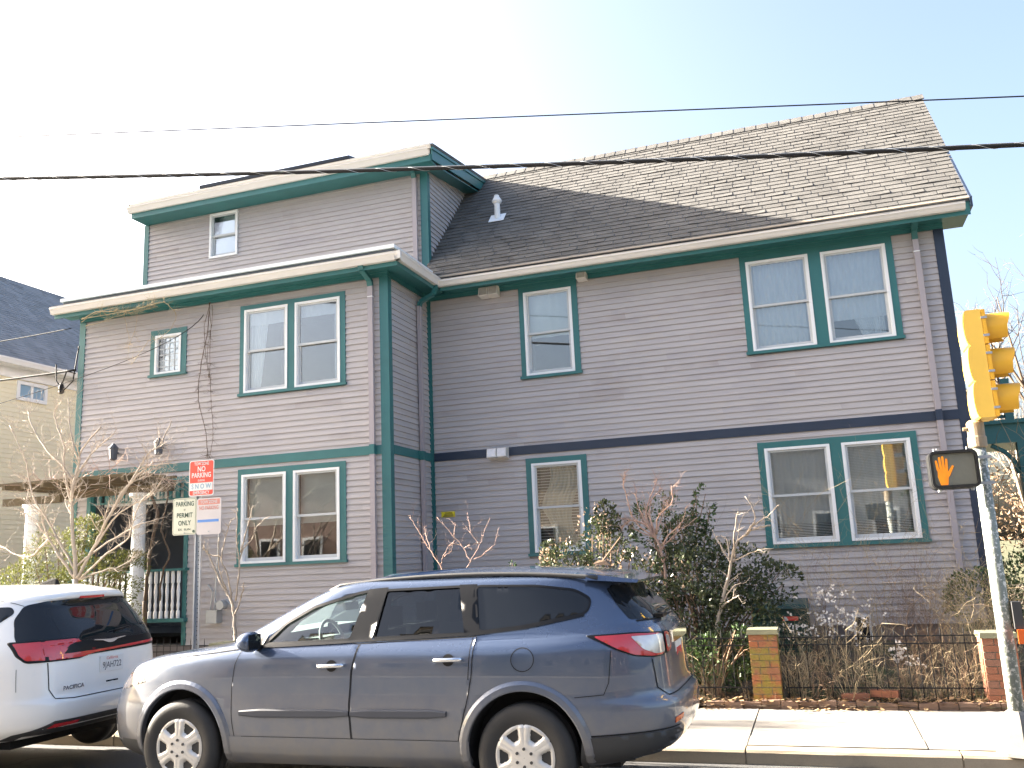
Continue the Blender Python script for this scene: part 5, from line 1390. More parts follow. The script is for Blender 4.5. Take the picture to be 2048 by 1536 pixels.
# lobed back shell extruded along Y
prof = []
for k in range(3):
    zc = HZ0 + SH * (k + 0.5)
    for j in range(9):
        a = math.pi * (j / 8 - 0.5); prof.append((PX + 0.030 - 0.036 * math.cos(a) ** 0.8, zc + SH * 0.5 * math.sin(a)))
pts = [(PX + 0.145, HZ0)] + prof + [(PX + 0.145, HZ0 + 3 * SH)]
m.prism([(x, PY - 0.165, z) for x, z in pts], (0, 0.33, 0)); m.build('signal_body', M['sunlit_yellow'], tl)
for k in range(3):
    z0 = HZ0 + SH * k
    m = MB(); m.box(PX + 0.148, PX + 0.180, PY - 0.168, PY + 0.168, z0 + 0.006, z0 + SH - 0.006); dr = m.build('signal_door', M['yellow'], tl)
    m = MB(); m.box(PX + 0.140, PX + 0.190, PY - 0.176, PY - 0.169, z0 + 0.07, z0 + 0.09); m.box(PX + 0.140, PX + 0.190, PY - 0.176, PY - 0.169, z0 + SH - 0.09, z0 + SH - 0.07); m.build('latch', M['galv'], dr)
    # tunnel visor open at the bottom
    r = 0.142; n = 22; a0, a1 = R(-48), R(228); vs = []
    for (xx, rr, dt) in ((PX + 0.181, r, 0), (PX + 0.29, r, 0), (PX + 0.39, r * 0.985, 1)):
        for i in range(n + 1):
            a = a0 + (a1 - a0) * i / n
            ex_ = 0 if not dt else -0.045 * (1 - max(0, math.sin(a))) ** 1.5
            vs.append((xx + ex_, PY + rr * math.cos(a), z0 + SH / 2 + rr * math.sin(a)))
    m = MB(); fs = [(j * (n + 1) + i, j * (n + 1) + i + 1, (j + 1) * (n + 1) + i + 1, (j + 1) * (n + 1) + i) for j in range(2) for i in range(n)]
    m.add(vs, fs); vz = m.build('visor', M['yellow'], tl, smooth=True)
    c_ = {0: (0.02, 0.08, 0.03), 1: (0.25, 0.12, 0.02), 2: (0.25, 0.02, 0.02)}[k]
    m = MB(); m.lathe([(0.13, 0), (0.11, 0.015), (0.05, 0.03), (0.0, 0.034)], (PX + 0.181, PY, z0 + SH / 2), 'x', 24)
    m.build('lens', paint('signal_lens_%d' % k, c_, 0.2, 0.05, bump=0), dr, smooth=True)
# pedestrian head
pd = thing('pedestrian_signal', 'black pedestrian signal showing an orange raised hand, fixed left of the pole', 'pedestrian signal', (1.18, 8.56, 2.23))
def rr_prism(m, x0, x1, z0, z1, ya, yb, r, n=6):
    pts = []
    for cx_, cz_, s in ((x1 - r, z1 - r, 0), (x0 + r, z1 - r, 90), (x0 + r, z0 + r, 180), (x1 - r, z0 + r, 270)):
        for i in range(n + 1):
            a = R(s + 90 * i / n); pts.append((cx_ + r * math.cos(a), cz_ + r * math.sin(a)))
    m.prism([(x, ya, z) for x, z in pts], (0, yb - ya, 0)); return pts
m = MB(); px0, px1, pz0, pz1 = 0.985, 1.37, 2.235, 2.565
rr_prism(m, px0, px1, pz0, pz1, 8.47, 8.66, 0.055); m.build('housing', M['black'], pd)
m = MB(); P0 = rr_prism(MB(), px0 + 0.004, px1 - 0.004, pz0 + 0.004, pz1 - 0.004, 0, 1, 0.05); P1 = rr_prism(MB(), px0 + 0.026, px1 - 0.026, pz0 + 0.026, pz1 - 0.026, 0, 1, 0.035)
n = len(P0)
for i in range(n):
    j = (i + 1) % n
    m.hexa([(P0[i][0], 8.43, P0[i][1]), (P0[j][0], 8.43, P0[j][1]), (P1[j][0], 8.43, P1[j][1]), (P1[i][0], 8.43, P1[i][1]), (P0[i][0], 8.469, P0[i][1]), (P0[j][0], 8.469, P0[j][1]), (P1[j][0], 8.469, P1[j][1]), (P1[i][0], 8.469, P1[i][1])])
m.build('visor_rim', M['black'], pd)
m = MB(); m.box(px0 + 0.03, px1 - 0.03, 8.462, 8.468, pz0 + 0.03, pz1 - 0.03)
face = m.build('signal_face', paint('olive_grey_face', (0.17, 0.17, 0.14), 0.3, 0.1, 30, bump=0), pd)
t = NT('orange_hand_led'); e_ = t.n('ShaderNodeEmission'); e_.inputs['Strength'].default_value = 0.115
t.l(t.mix(t.noise(16, 2), (1.0, 0.20, 0.03, 1), (1.0, 0.42, 0.04, 1)), e_.inputs[0]); t.l(e_.outputs[0], t.out.inputs[0]); M['hand'] = t.m
m = MB(); hx, hz = 1.075, 2.30
def blob(m, p, q, r1, r2, y=8.4605, n=8):
    p, q = Vector(p), Vector(q); d = (q - p).normalized(); s = Vector((-d.y, d.x)); out = []
    for i in range(n + 1): a = math.pi * i / n; out.append(p + r1 * (-s * math.cos(a) - d * math.sin(a)))
    for i in range(n + 1): a = math.pi * i / n; out.append(q + r2 * (s * math.cos(a) + d * math.sin(a)))
    m.add([(v.x, y, v.y) for v in out], [tuple(range(len(out)))])
m.add([(hx - 0.020, 8.460, 2.268), (hx + 0.038, 8.460, 2.268), (hx + 0.050, 8.460, 2.345), (hx + 0.048, 8.460, 2.405), (hx - 0.032, 8.460, 2.405), (hx - 0.036, 8.460, 2.34)], [(0, 1, 2, 3, 4, 5)])
for i, (fx, fz, lx) in enumerate(((-0.028, 2.475, -0.036), (-0.004, 2.502, -0.008), (0.018, 2.508, 0.018), (0.040, 2.485, 0.046))):
    blob(m, (hx + fx, 2.40), (hx + lx, fz), 0.0105, 0.009, y=8.4595 - i * 0.0003)
blob(m, (hx + 0.045, 2.35), (hx + 0.090, 2.425), 0.015, 0.009, y=8.458)
m.build('raised_hand_symbol', M['hand'], face, fixn=False)
for z in (2.275, 2.50):
    m = MB(); m.box(1.36, 1.50, 8.60, 8.64, z - 0.012, z + 0.012); m.box(1.36, 1.50, 8.80, 8.82, z - 0.01, z + 0.01); m.build('bracket', M['galv'], pd)
m = MB()
for x in (1.05, 1.31):
    for dx in (-0.012, 0.012): m.lathe([(0.007, 2.565), (0.007, 2.585), (0.004, 2.588)], (x + dx, 8.5, 0), 'z', 6)
    m.lathe([(0.014, 2.215), (0.014, 2.235)], (x, 8.55, 0), 'z', 8)
m.build('bolts', M['galv'], pd)
# push button
pb = thing('push_button_box', 'grey pedestrian push button box with an orange plate on the right of the pole', 'push button', (1.53, 8.68, 0.9))
m = MB(); m.box(1.49, 1.56, 8.62, 8.72, 1.05, 1.27); m.build('box', M['greytrim'], pb)
m = MB(); m.box(1.50, 1.62, 8.60, 8.615, 0.93, 1.045); m.build('plate', M['orangelens'], pb)

# sign post with three plates
SY = 8.82
sp = thing('sign_post', 'galvanised channel sign post standing behind the bonnet of the blue SUV', 'sign post', (-6.87, SY + 0.03, 0.05))
m = MB(); x = -6.872
for (a, b, c, d) in ((x - 0.030, x + 0.030, SY + 0.02, SY + 0.024), (x - 0.030, x - 0.026, SY + 0.0, SY + 0.02), (x + 0.026, x + 0.030, SY + 0.0, SY + 0.02), (x - 0.045, x - 0.030, SY - 0.004, SY), (x + 0.030, x + 0.045, SY - 0.004, SY)): m.box(a, b, c, d, 0.05, 2.95)
m.build('channel', M['galv'], sp)
m = MB(); z = 0.3
while z < 2.2: m.lathe([(0.006, 0.0), (0.006, 0.003)], (x, SY + 0.0165, z), 'y', 6); z += 0.05
m.build('holes', M['gap'], sp)
def plate(name, label, x0, x1, z0, z1, base, y, lean=0.0):
    s = thing(name, label, 'sign', ((x0 + x1) / 2, y, z0), )
    s['category'] = 'sign'
    m = MB(); rr_prism(m, x0, x1, z0, z1, y, y - 0.004, 0.03); p = m.build('panel', base, s)
    return s
red = paint('sign_red', (0.72, 0.075, 0.045), 0.45, 0.06, 4, 0); offw = paint('sign_white', (0.72, 0.72, 0.68), 0.4, 0.04, bump=0); crm = paint('sign_cream', (0.62, 0.61, 0.48), 0.4, 0.06, 4, 0); fade = paint('sign_faded_white', (0.58, 0.53, 0.51), 0.6, 0.08, 6, 0)
dkg = paint('sign_dark_green_ink', (0.05, 0.09, 0.06), 0.5, 0, bump=0); ltb = paint('sign_pale_blue_ink', (0.22, 0.36, 0.46), 0.5, 0, bump=0); fred = paint('sign_faded_red_ink', (0.60, 0.25, 0.20), 0.6, 0.1, 20, 0); fblu = paint('sign_blue_ink', (0.10, 0.25, 0.60), 0.5, 0.05, bump=0); fgr = paint('sign_faint_ink', (0.45, 0.40, 0.40), 0.6, 0.1, bump=0)
F0 = SY - 0.012
s1 = plate('street_sign', 'red and white tow zone no parking snow emergency sign, topmost of three', -7.005, -6.655, 2.692, 3.115, offw, F0)
m = MB(); rr_prism(m, -6.994, -6.666, 2.703, 3.104, F0 - 0.0042, F0 - 0.0052, 0.024); m.build('printed_face', red, s1)
m = MB(); m.box(-6.990, -6.670, F0 - 0.0072, F0 - 0.0055, 2.758, 2.848); m.build('white_band', offw, s1)
RV3, UV3 = (1, 0, 0), (0, 0, 1); fx = -6.83
def sign_text(par, mat, rows_, x, y):
    for (s, size, z, xs) in rows_:
        m = MB(); text_mb(m, s, size, (x, y, z), RV3, UV3, xs=xs, bold=size * 0.018, off=0.001); m.build('lettering', mat, par, fixn=False)
sign_text(s1, offw, [('TOW ZONE', 0.052, 3.072, 0.72), ('NO', 0.088, 3.008, 0.82), ('PARKING', 0.082, 2.935, 0.80), ('DURING', 0.032, 2.874, 0.8), ('EMERGENCY', 0.052, 2.729, 0.78)], fx, F0 - 0.0055)
sign_text(s1, ltb, [('S N O W', 0.082, 2.803, 0.85)], fx, F0 - 0.0075)
s2_ = plate('street_sign', 'cream parking by permit only sign, lower left of the three on the post', -7.225, -6.890, 2.248, 2.680, crm, F0)
m = MB(); P0 = rr_prism(MB(), -7.215, -6.900, 2.258, 2.670, 0, 1, 0.022); P1 = rr_prism(MB(), -7.2115, -6.9035, 2.2615, 2.6665, 0, 1, 0.019)
yy = F0 - 0.0055
for i in range(len(P0)):
    j = (i + 1) % len(P0); m.quad((P0[i][0], yy, P0[i][1]), (P0[j][0], yy, P0[j][1]), (P1[j][0], yy, P1[j][1]), (P1[i][0], yy, P1[i][1]))
m.build('border', dkg, s2_, fixn=False)
sign_text(s2_, dkg, [('PARKING', 0.078, 2.608, 0.80), ('BY', 0.03, 2.540, 0.8), ('PERMIT', 0.078, 2.475, 0.90), ('ONLY', 0.078, 2.385, 0.85), ('EX  SUN', 0.034, 2.310, 1.4)], -7.055, F0 - 0.0045)
s3_ = plate('street_sign', 'faded no parking sign with a blue band, lower right on the post', -6.884, -6.545, 2.238, 2.662, fade, F0 - 0.001)
m = MB(); m.box(-6.865, -6.565, F0 - 0.0065, F0 - 0.0055, 2.585, 2.648); m.build('red_band', fred, s3_)
m = MB(); m.box(-6.870, -6.575, F0 - 0.0065, F0 - 0.0055, 2.382, 2.412); m.build('blue_band', fblu, s3_)
sign_text(s3_, fade, [('TOW ZONE', 0.048, 2.615, 0.9)], -6.715, F0 - 0.007)
sign_text(s3_, fred, [('NO PARKING', 0.062, 2.545, 0.72)], -6.715, F0 - 0.006)
for px_, pz_ in ((-7.055, 2.655), (-7.055, 2.272), (-6.715, 2.64), (-6.715, 2.272), (-6.83, 3.09), (-6.83, 2.715)):
    m = MB(); m.lathe([(0.007, -0.011), (0.007, -0.004)], (px_, F0, pz_), 'y', 8); m.build('bolt', M['galv'], s2_ if px_ < -7 else (s3_ if px_ > -6.8 else s1))
m = MB(); m.lathe([(0.017, -0.0062), (0.017, -0.0045)], (-6.925, F0, 2.285), 'y', 14); m.build('seal_sticker', dkg, s2_)

# overhead cables
def cable(name, label, pts, r, mat, wrap=False):
    P = []; n = 60
    a, b, c = pts
    for i in range(n + 1):
        t = i / n; P.append(tuple((1 - t) ** 2 * a[k] + 2 * t * (1 - t) * b[k] + t * t * c[k] for k in range(3)))
    root = thing(name, label, 'cable', P[n // 2])
    m = MB(); m.tube(P, r, 8); m.build('cable', mat, root, smooth=True, fixn=True)
    if wrap:
        m = MB(); W = []; L = (Vector(P[-1]) - Vector(P[0])).length; N = int(L / 0.035)
        for i in range(N):
            t = i / N; p = Vector([(1 - t) ** 2 * a[k] + 2 * t * (1 - t) * b[k] + t * t * c[k] for k in range(3)])
            ang = t * L / 0.42 * 2 * math.pi
            W.append(p + Vector((0, math.cos(ang), math.sin(ang))) * (r + 0.0015))
        m.tube(W, 0.0025, 4); m.build('lashing_wire', M['galv'], root)
        m = MB(); m.tube([(p[0], p[1], p[2] + r + 0.004) for p in P], 0.005, 5); m.build('messenger_wire', M['galv'], root)
# quadratic through three measured points of the span
def through(p0, pm, p1): return (p0, tuple(2 * pm[k] - 0.5 * (p0[k] + p1[k]) for k in range(3)), p1)
E0 = lambda x, z: (x, 9.0, z)
cable('utility_cable', 'thick black lashed utility cable crossing in front of the house', through(E0(-18, 8.78), E0(-2.86, 6.19), E0(8, 4.72)), 0.022, M['iron'], True)
cable('utility_wire', 'thin dark overhead wire above the thick lashed cable', through(E0(-18, 9.37), E0(-2.83, 6.79), E0(8, 4.96)), 0.0075, M['iron'])
cable('service_wire', 'drooping service wire running left from the house corner', through((-30, 14.0, 6.6), (-20, 13.2, 5.85), (-12.25, 12.25, 5.45)), 0.02, M['iron'])
cable('service_wire', 'slim upper service wire reaching the left eave of the house', through((-30, 14.0, 7.4), (-20, 13.2, 6.6), (-12.35, 12.2, 6.22)), 0.009, M['iron'])
cable('service_wire', 'thin diagonal wire rising to the vine clump under the eave', through((-26, 11.5, 3.6), (-14, 12.0, 4.9), (-9.6, 12.33, 6.15)), 0.006, M['iron'])
ins = MB(); ins.lathe([(0.03, 0), (0.05, 0.02), (0.05, 0.05), (0.03, 0.06), (0.05, 0.08), (0.05, 0.12), (0.02, 0.2)], (-12.55, 12.25, 5.05), 'z', 8); ins.tube([(-12.55, 12.25, 5.2), (-12.45, 12.25, 5.45), (-12.3, 12.3, 5.4)], 0.012); ins.tube([(-12.7, 12.25, 5.6), (-12.68, 12.25, 5.3), (-12.5, 12.25, 5.1), (-12.3, 12.25, 5.25), (-12.25, 12.3, 5.9)], 0.012)
tag(ins.build('cable_bracket', M['iron']), 'black insulator bracket on the left corner of the purple house', 'bracket')

# ------------------------------------------------------------------ brick piers, fence, edging
def pier(x, y, z0, courses, label, mat, w=0.32, capz=0.055, grp='brick garden piers'):
    t = thing('brick_pier', label, 'pier', (x, y, z0), grp)
    h = courses * 0.0715; rg = random.Random(int(x * 100))
    m = MB(); m.box(x - w / 2 + 0.008, x + w / 2 - 0.008, y - w / 2 + 0.008, y + w / 2 - 0.008, z0 - 0.1, z0 + h); m.build('mortar_core', M['mortar'], t)
    for c in range(courses):
        za = z0 + c * 0.0715 + 0.004; zb = za + 0.0635; L = 0.205
        if c % 2 == 0: segs = [(-w / 2, -w / 2 + L), (-w / 2 + L + 0.009, w / 2)]
        else: segs = [(-w / 2, w / 2 - L - 0.009), (w / 2 - L, w / 2)]
        j = lambda: rg.uniform(-0.003, 0.003)
        for (a, b) in segs:
            q = MB(); q.box(x + a, x + b, y - w / 2 + j(), y - w / 2 + 0.098, za + j() * .4, zb + j() * .4); q.build('brick', mat, t)
            q = MB(); q.box(x + a, x + b, y + w / 2 - 0.098, y + w / 2 + j(), za, zb); q.build('brick', mat, t)
        q = MB(); q.box(x - w / 2 + j(), x - w / 2 + 0.098, y - w / 2 + 0.107, y + w / 2 - 0.107, za, zb); q.build('brick', mat, t)
        q = MB(); q.box(x + w / 2 - 0.098, x + w / 2 + j(), y - w / 2 + 0.107, y + w / 2 - 0.107, za, zb); q.build('brick', mat, t)
    m = MB(); o = 0.022; zt = z0 + h
    m.hexa([(x - w / 2 - o, y - w / 2 - o, zt), (x + w / 2 + o, y - w / 2 - o, zt), (x + w / 2 + o, y + w / 2 + o, zt), (x - w / 2 - o, y + w / 2 + o, zt),
            (x - w / 2 - o + 0.01, y - w / 2 - o + 0.01, zt + capz), (x + w / 2 + o - 0.01, y - w / 2 - o + 0.01, zt + capz - 0.004), (x + w / 2 + o - 0.01, y + w / 2 + o - 0.01, zt + capz), (x - w / 2 - o + 0.01, y + w / 2 + o - 0.01, zt + capz)])
    m.build('capstone', M['capstone'], t)
    return t
pier(-0.70, 10.86, 0.06, 11, 'mossy orange brick pier with capstone beside the dark bush', M['brick'], w=0.31)
pier(1.68, 10.86, 0.06, 10, 'weathered brick pier behind the signal pole', M['brick_plain'], w=0.32)
pier(-7.98, 10.95, 0.06, 10, 'mossy topped brick pier glimpsed between sign post and SUV windscreen', M['brick'], w=0.34)
def fence(x0, x1, label, y=10.80):
    f = thing('iron_fence', label, 'fence', ((x0 + x1) / 2, y, 0.1), 'iron garden fences')
    for z in (0.26, 0.72, 0.80):
        m = MB(); m.box(x0, x1, y - 0.010, y + 0.010, z - 0.006, z + 0.006); m.build('rail', M['iron'], f)
    x = x0 + 0.06
    while x < x1 - 0.03:
        m = MB(); m.tube([(x, y, 0.08), (x, y, 0.86), (x, y, 0.90)], [0.0052, 0.0052, 0.001], 5); m.build('picket', M['iron'], f); x += 0.115
fence(-0.53, 1.51, 'black iron garden fence between the orange pier and the pole pier')
fence(-7.78, -0.87, 'long black iron garden fence behind the blue SUV')
fence(-13.5, -8.16, 'black iron garden fence behind the white minivan')
ed = thing('brick_edging', 'low row of worn edging bricks along the back of the pavement', 'edging', (-1.0, 10.63, 0.04))
x = -9.0; rg = random.Random(3)
while x < 2.6:
    L = rg.uniform(0.19, 0.21); z = 0.135 + rg.uniform(-0.012, 0.012); y = 10.63 + rg.uniform(-0.012, 0.012); tl_ = rg.uniform(-0.008, 0.008)
    if rg.random() < 0.93:
        m = MB(); m.hexa([(x, y, 0.03), (x + L - 0.008, y, 0.03), (x + L - 0.008, y + 0.09, 0.03), (x, y + 0.09, 0.03), (x, y + 0.005, z), (x + L - 0.008, y + 0.005, z + tl_), (x + L - 0.008, y + 0.09, z + tl_), (x, y + 0.09, z)]); m.build('brick', M['brick_edge'], ed)
    x += L
for i, (x, y, z, a, lab) in enumerate(((0.22, 10.78, 0.17, 0.15, 'loose brick with white paint lying by the edging'), (0.52, 10.82, 0.20, -0.2, 'loose pinkish brick lying on the soil by the edging'))):
    m = MB(); c, s = math.cos(a), math.sin(a); P = []
    for zz in (z - 0.035, z + 0.035):
        for sx, sy in ((-1, -1), (1, -1), (1, 1), (-1, 1)): P.append((x + c * sx * 0.14 - s * sy * 0.05, y + s * sx * 0.14 + c * sy * 0.05, zz))
    m.hexa(P); tag(m.build('loose_brick', M['brick_plain']), lab, 'brick')

# dark green slatted utility cabinet against the wall
cb = thing('utility_cabinet', 'dark green slatted cabinet with a red label against the house wall', 'cabinet', (-0.6, 13.55, 0.3))
green = paint('dark_green_plastic', (0.014, 0.05, 0.04), 0.4, 0.15, bump=0)
m = MB(); m.box(-0.98, -0.22, 13.2, 13.90, 0.3, 0.96); m.build('body', green, cb)
m = MB(); m.hexa([(-1.0, 13.17, 0.96), (-0.2, 13.17, 0.96), (-0.2, 13.93, 0.96), (-1.0, 13.93, 0.96), (-0.97, 13.2, 1.02), (-0.23, 13.2, 1.02), (-0.23, 13.9, 1.06), (-0.97, 13.9, 1.06)]); m.build('lid', green, cb)
for i in range(6): m = MB(); m.box(-0.96, -0.24, 13.175, 13.199, 0.38 + i * 0.09, 0.43 + i * 0.09); m.build('slat', green, cb)
m = MB(); m.box(-0.58, -0.36, 13.168, 13.174, 0.80, 0.855); m.build('label', M['redink'], cb)

# ------------------------------------------------------------------ neighbour house on the left
M['bluepane'] = paint('sky_blue_window_pane', (0.22, 0.34, 0.46), 0.05, 0.25, 2, 0)
nb = thing('yellow_house', 'pale yellow clapboard neighbour house with blue grey roof at the far left', 'house', (-20, 19, 0))
NX = -17.0
m = MB(); y0, y1 = 13.6, 27.0; z = 0.3; ze = 6.55
wins_n = [(15.3, 16.15, 5.85, 6.3), (18.5, 19.4, 3.3, 4.9)]
while z < ze:
    for s0, s1 in spans(y0, y1, z, z + 0.105, wins_n):
        m.hexa([(NX - 0.0, s0, z), (NX, s1, z), (NX, s1, z + 0.11), (NX, s0, z + 0.11), (NX + 0.018, s0, z), (NX + 0.018, s1, z), (NX + 0.004, s1, z + 0.11), (NX + 0.004, s0, z + 0.11)])
    z += 0.105
m.build('siding', M['siding'], nb, stuff=True)
m = MB(); m.box(NX - 8, NX - 0.001, y0, y1, 0, ze); m.build('wall', M['siding'], nb)
m = MB(); m.box(NX - 0.02, NX + 0.05, y0, y1, ze - 0.22, ze); m.box(NX + 0.0, NX + 0.28, y0 - 0.2, y1, ze, ze + 0.05); m.build('eave_board', M['white'], nb)
m = gutter('g', (NX + 0.40, y0 - 0.2, 0), (NX + 0.40, y1, 0), (-1, 0, 0), ze + 0.14); m.build('gutter', M['white'], nb)
m = MB(); k = 0.80; rx = NX - 4.3
m.hexa([(NX + 0.3, y0 - 0.25, ze + 0.04), (NX + 0.3, y1, ze + 0.04), (rx, y1, ze + 0.04 + 4.6 * k), (rx, y0 - 0.25, ze + 0.04 + 4.6 * k), (NX + 0.3, y0 - 0.25, ze + 0.10), (NX + 0.3, y1, ze + 0.10), (rx, y1, ze + 0.10 + 4.6 * k), (rx, y0 - 0.25, ze + 0.10 + 4.6 * k)])
m.hexa([(rx - 4.6, y0 - 0.25, ze + 0.04), (rx - 4.6, y1, ze + 0.04), (rx, y1, ze + 0.04 + 4.6 * k), (rx, y0 - 0.25, ze + 0.04 + 4.6 * k), (rx - 4.6, y0 - 0.25, ze + 0.10), (rx - 4.6, y1, ze + 0.10), (rx, y1, ze + 0.10 + 4.6 * k), (rx, y0 - 0.25, ze + 0.10 + 4.6 * k)])
m.build('roof', M['shingle_blue'], nb)
m = MB(); nrw = 42; dx = 4.6 / nrw
for i in range(nrw):
    xa = NX + 0.3 - i * dx; za = ze + 0.10 + i * dx * k
    y = y0 - 0.25 + rg.uniform(0, 0.3)
    while y < 24:
        w = 0.3; t_ = rg.uniform(0.010, 0.018)
        m.add([(xa, y, za + t_), (xa, y + w - 0.006, za + t_), (xa - dx, y + w - 0.006, za + dx * k + 0.003), (xa - dx, y, za + dx * k + 0.003), (xa, y, za), (xa, y + w - 0.006, za)], [(0, 1, 2, 3), (4, 5, 1, 0)]); y += w
m.build('shingle', M['shingle_blue'], nb, fixn=False, stuff=True)
m = MB(); m.lathe([(0.05, 0), (0.05, 0.75)], (NX - 2.4, 16.2, ze + 2.0), 'z', 10); m.build('vent_pipe', M['white'], nb)
for (a, b, c, d) in wins_n:
    m = MB(); m.box(NX, NX + 0.045, a, b, c, c + 0.08); m.box(NX, NX + 0.045, a, b, d - 0.08, d); m.box(NX, NX + 0.045, a, a + 0.08, c + 0.08, d - 0.08); m.box(NX, NX + 0.045, b - 0.08, b, c + 0.08, d - 0.08)
    mid = (a + b) / 2; m.box(NX, NX + 0.03, mid - 0.03, mid + 0.03, c + 0.08, d - 0.08); w_ = m.build('window', M['white'], nb)
    m = MB(); m.box(NX + 0.005, NX + 0.012, a + 0.08, b - 0.08, c + 0.08, d - 0.08); m.build('pane', M['bluepane'], w_)

# ------------------------------------------------------------------ teal side porch on the right
po = thing('side_porch', 'teal side porch with balcony rail beyond the right corner of the house', 'porch', (4.6, 16.6, 0.4))
m = MB(); m.box(2.25, 7.5, 15.55, 15.62, 3.24, 3.54); m.box(2.25, 7.5, 15.48, 15.62, 3.54, 3.60); m.build('fascia', M['teal'], po)
m = MB(); m.box(2.25, 7.5, 15.62, 18.5, 3.36, 3.42); m.build('deck', M['teal'], po)
m = MB(); m.box(2.25, 3.0, 15.6, 15.66, 4.05, 4.11); m.box(2.25, 3.0, 15.6, 15.66, 3.64, 3.69); m.build('rail', M['teal'], po)
x = 2.35
while x < 2.95: q = MB(); q.box(x, x + 0.04, 15.61, 15.65, 3.69, 4.05); q.build('baluster', M['white'], po); x += 0.12
for x in (3.16, 5.2, 7.2):
    q = MB(); q.box(x - 0.07, x + 0.07, 15.55, 15.69, 0.4, 3.24); c_ = q.build('post', M['teal'], po)
    for s in (-1, 1):
        q = MB(); P = [(x + s * 0.07, 15.6, 2.95), (x + s * 0.07, 15.6, 3.06), (x + s * 0.16, 15.6, 3.22), (x + s * 0.30, 15.6, 3.30), (x + s * 0.42, 15.6, 3.38), (x + s * 0.30, 15.6, 3.38), (x + s * 0.07, 15.6, 3.38)]
        q.tube([(x + s * 0.08, 15.62, 2.76), (x + s * 0.13, 15.62, 2.96), (x + s * 0.25, 15.62, 3.11), (x + s * 0.42, 15.62, 3.22)], 0.035, 6); q.build('bracket', M['teal'], c_)
m = MB(); m.box(2.98, 3.10, 15.52, 15.6, 3.60, 4.25); m.build('corner_post', M['teal'], po)

# ------------------------------------------------------------------ across the street, behind the camera (unseen, shaped to darken pane reflections)
def block(x0, x1, y0, y1, h, mat, label):
    b = thing('street_house', label, 'house', ((x0 + x1) / 2, (y0 + y1) / 2, 0))
    m = MB(); m.box(x0, x1, y0, y1, -0.1, h); m.build('wall', mat, b)
    xm = (x0 + x1) / 2; m = MB(); m.add([(x0 - .3, y1 + .3, h), (x1 + .3, y1 + .3, h), (x1 + .3, y0 - .3, h), (x0 - .3, y0 - .3, h), (xm, y1 + .3, h + 2.6), (xm, y0 - .3, h + 2.6)], [(0, 1, 2, 3), (0, 4, 5, 3), (1, 2, 5, 4), (0, 1, 4), (2, 3, 5)]); m.build('roof', M['shingle'], b)
    for z in (1.6,):
        x = x0 + 1
        while x < x1 - 1.2:
            m = MB(); m.box(x, x + 1, y1 + 0.001, y1 + 0.05, z, z + 1.5); w = m.build('window', M['white'], b); m = MB(); m.box(x + .1, x + .9, y1 + .051, y1 + .055, z + .1, z + 1.4); m.build('pane', M['tint'], w); x += 2.2
    return b
block(-17, -8, -20, -9.5, 6.6, paint('tan_siding', (0.34, 0.28, 0.22), 0.7, 0.1), 'tan gabled house across the street, left of the camera')
block(-5.5, 3.5, -20, -10, 6.4, paint('grey_siding', (0.26, 0.26, 0.27), 0.7, 0.1), 'grey gabled house across the street behind the camera')
block(-38, -28, -22, -10.5, 7.0, paint('olive_siding', (0.20, 0.19, 0.14), 0.7, 0.1), 'olive gabled house added across the street to darken reflections, far left of the camera')  # unseen house added to keep bright sky out of the panes
block(-27, -18.5, -21, -10, 6.6, paint('rust_siding', (0.22, 0.14, 0.11), 0.7, 0.1), 'rust coloured gabled house added beside the olive one to darken reflections')  # second unseen house added as a blocker for pane reflections
block(6, 14, -20, -9.5, 6.8, paint('brown_siding', (0.20, 0.13, 0.10), 0.7, 0.1), 'brown gabled house across the street, right of the camera')
# ------------------------------------------------------------------ plants
def smooth_line(P, k=3):
    P = [Vector(p) for p in P]; out = []; n = len(P)
    for i in range(n - 1):
        p0, p1, p2, p3 = P[max(0, i - 1)], P[i], P[i + 1], P[min(n - 1, i + 2)]
        for j in range(k):
            u = j / k; out.append(0.5 * (2 * p1 + (p2 - p0) * u + (2 * p0 - 5 * p1 + 4 * p2 - p3) * u * u + (3 * p1 - p0 - 3 * p2 + p3) * u ** 3))
    out.append(P[-1]); return out
def twig(mb, p, d, L, r, rg, depth, up_=0.25, n=4):
    pts = [p.copy()]; q = p.copy(); dd = d.normalized()
    st = 5
    for i in range(st):
        dd = (dd + Vector((rg.gauss(0, 0.18), rg.gauss(0, 0.18), rg.gauss(0, 0.14) + up_ * 0.25))).normalized()
        q = q + dd * (L / st); pts.append(q.copy())
    mb.tube(pts, [r * (1 - 0.75 * i / st) for i in range(st + 1)], n, cap=False)
    if depth > 0:
        for i in range(1, st + 1):
            if rg.random() < 0.62:
                s = dd.cross(Vector((rg.gauss(0, 1), rg.gauss(0, 1), rg.gauss(0, 1)))).normalized()
                twig(mb, pts[i], (dd * 0.7 + s * 0.75), L * rg.uniform(0.35, 0.65), max(0.0014, r * 0.55), rg, depth - 1, up_)
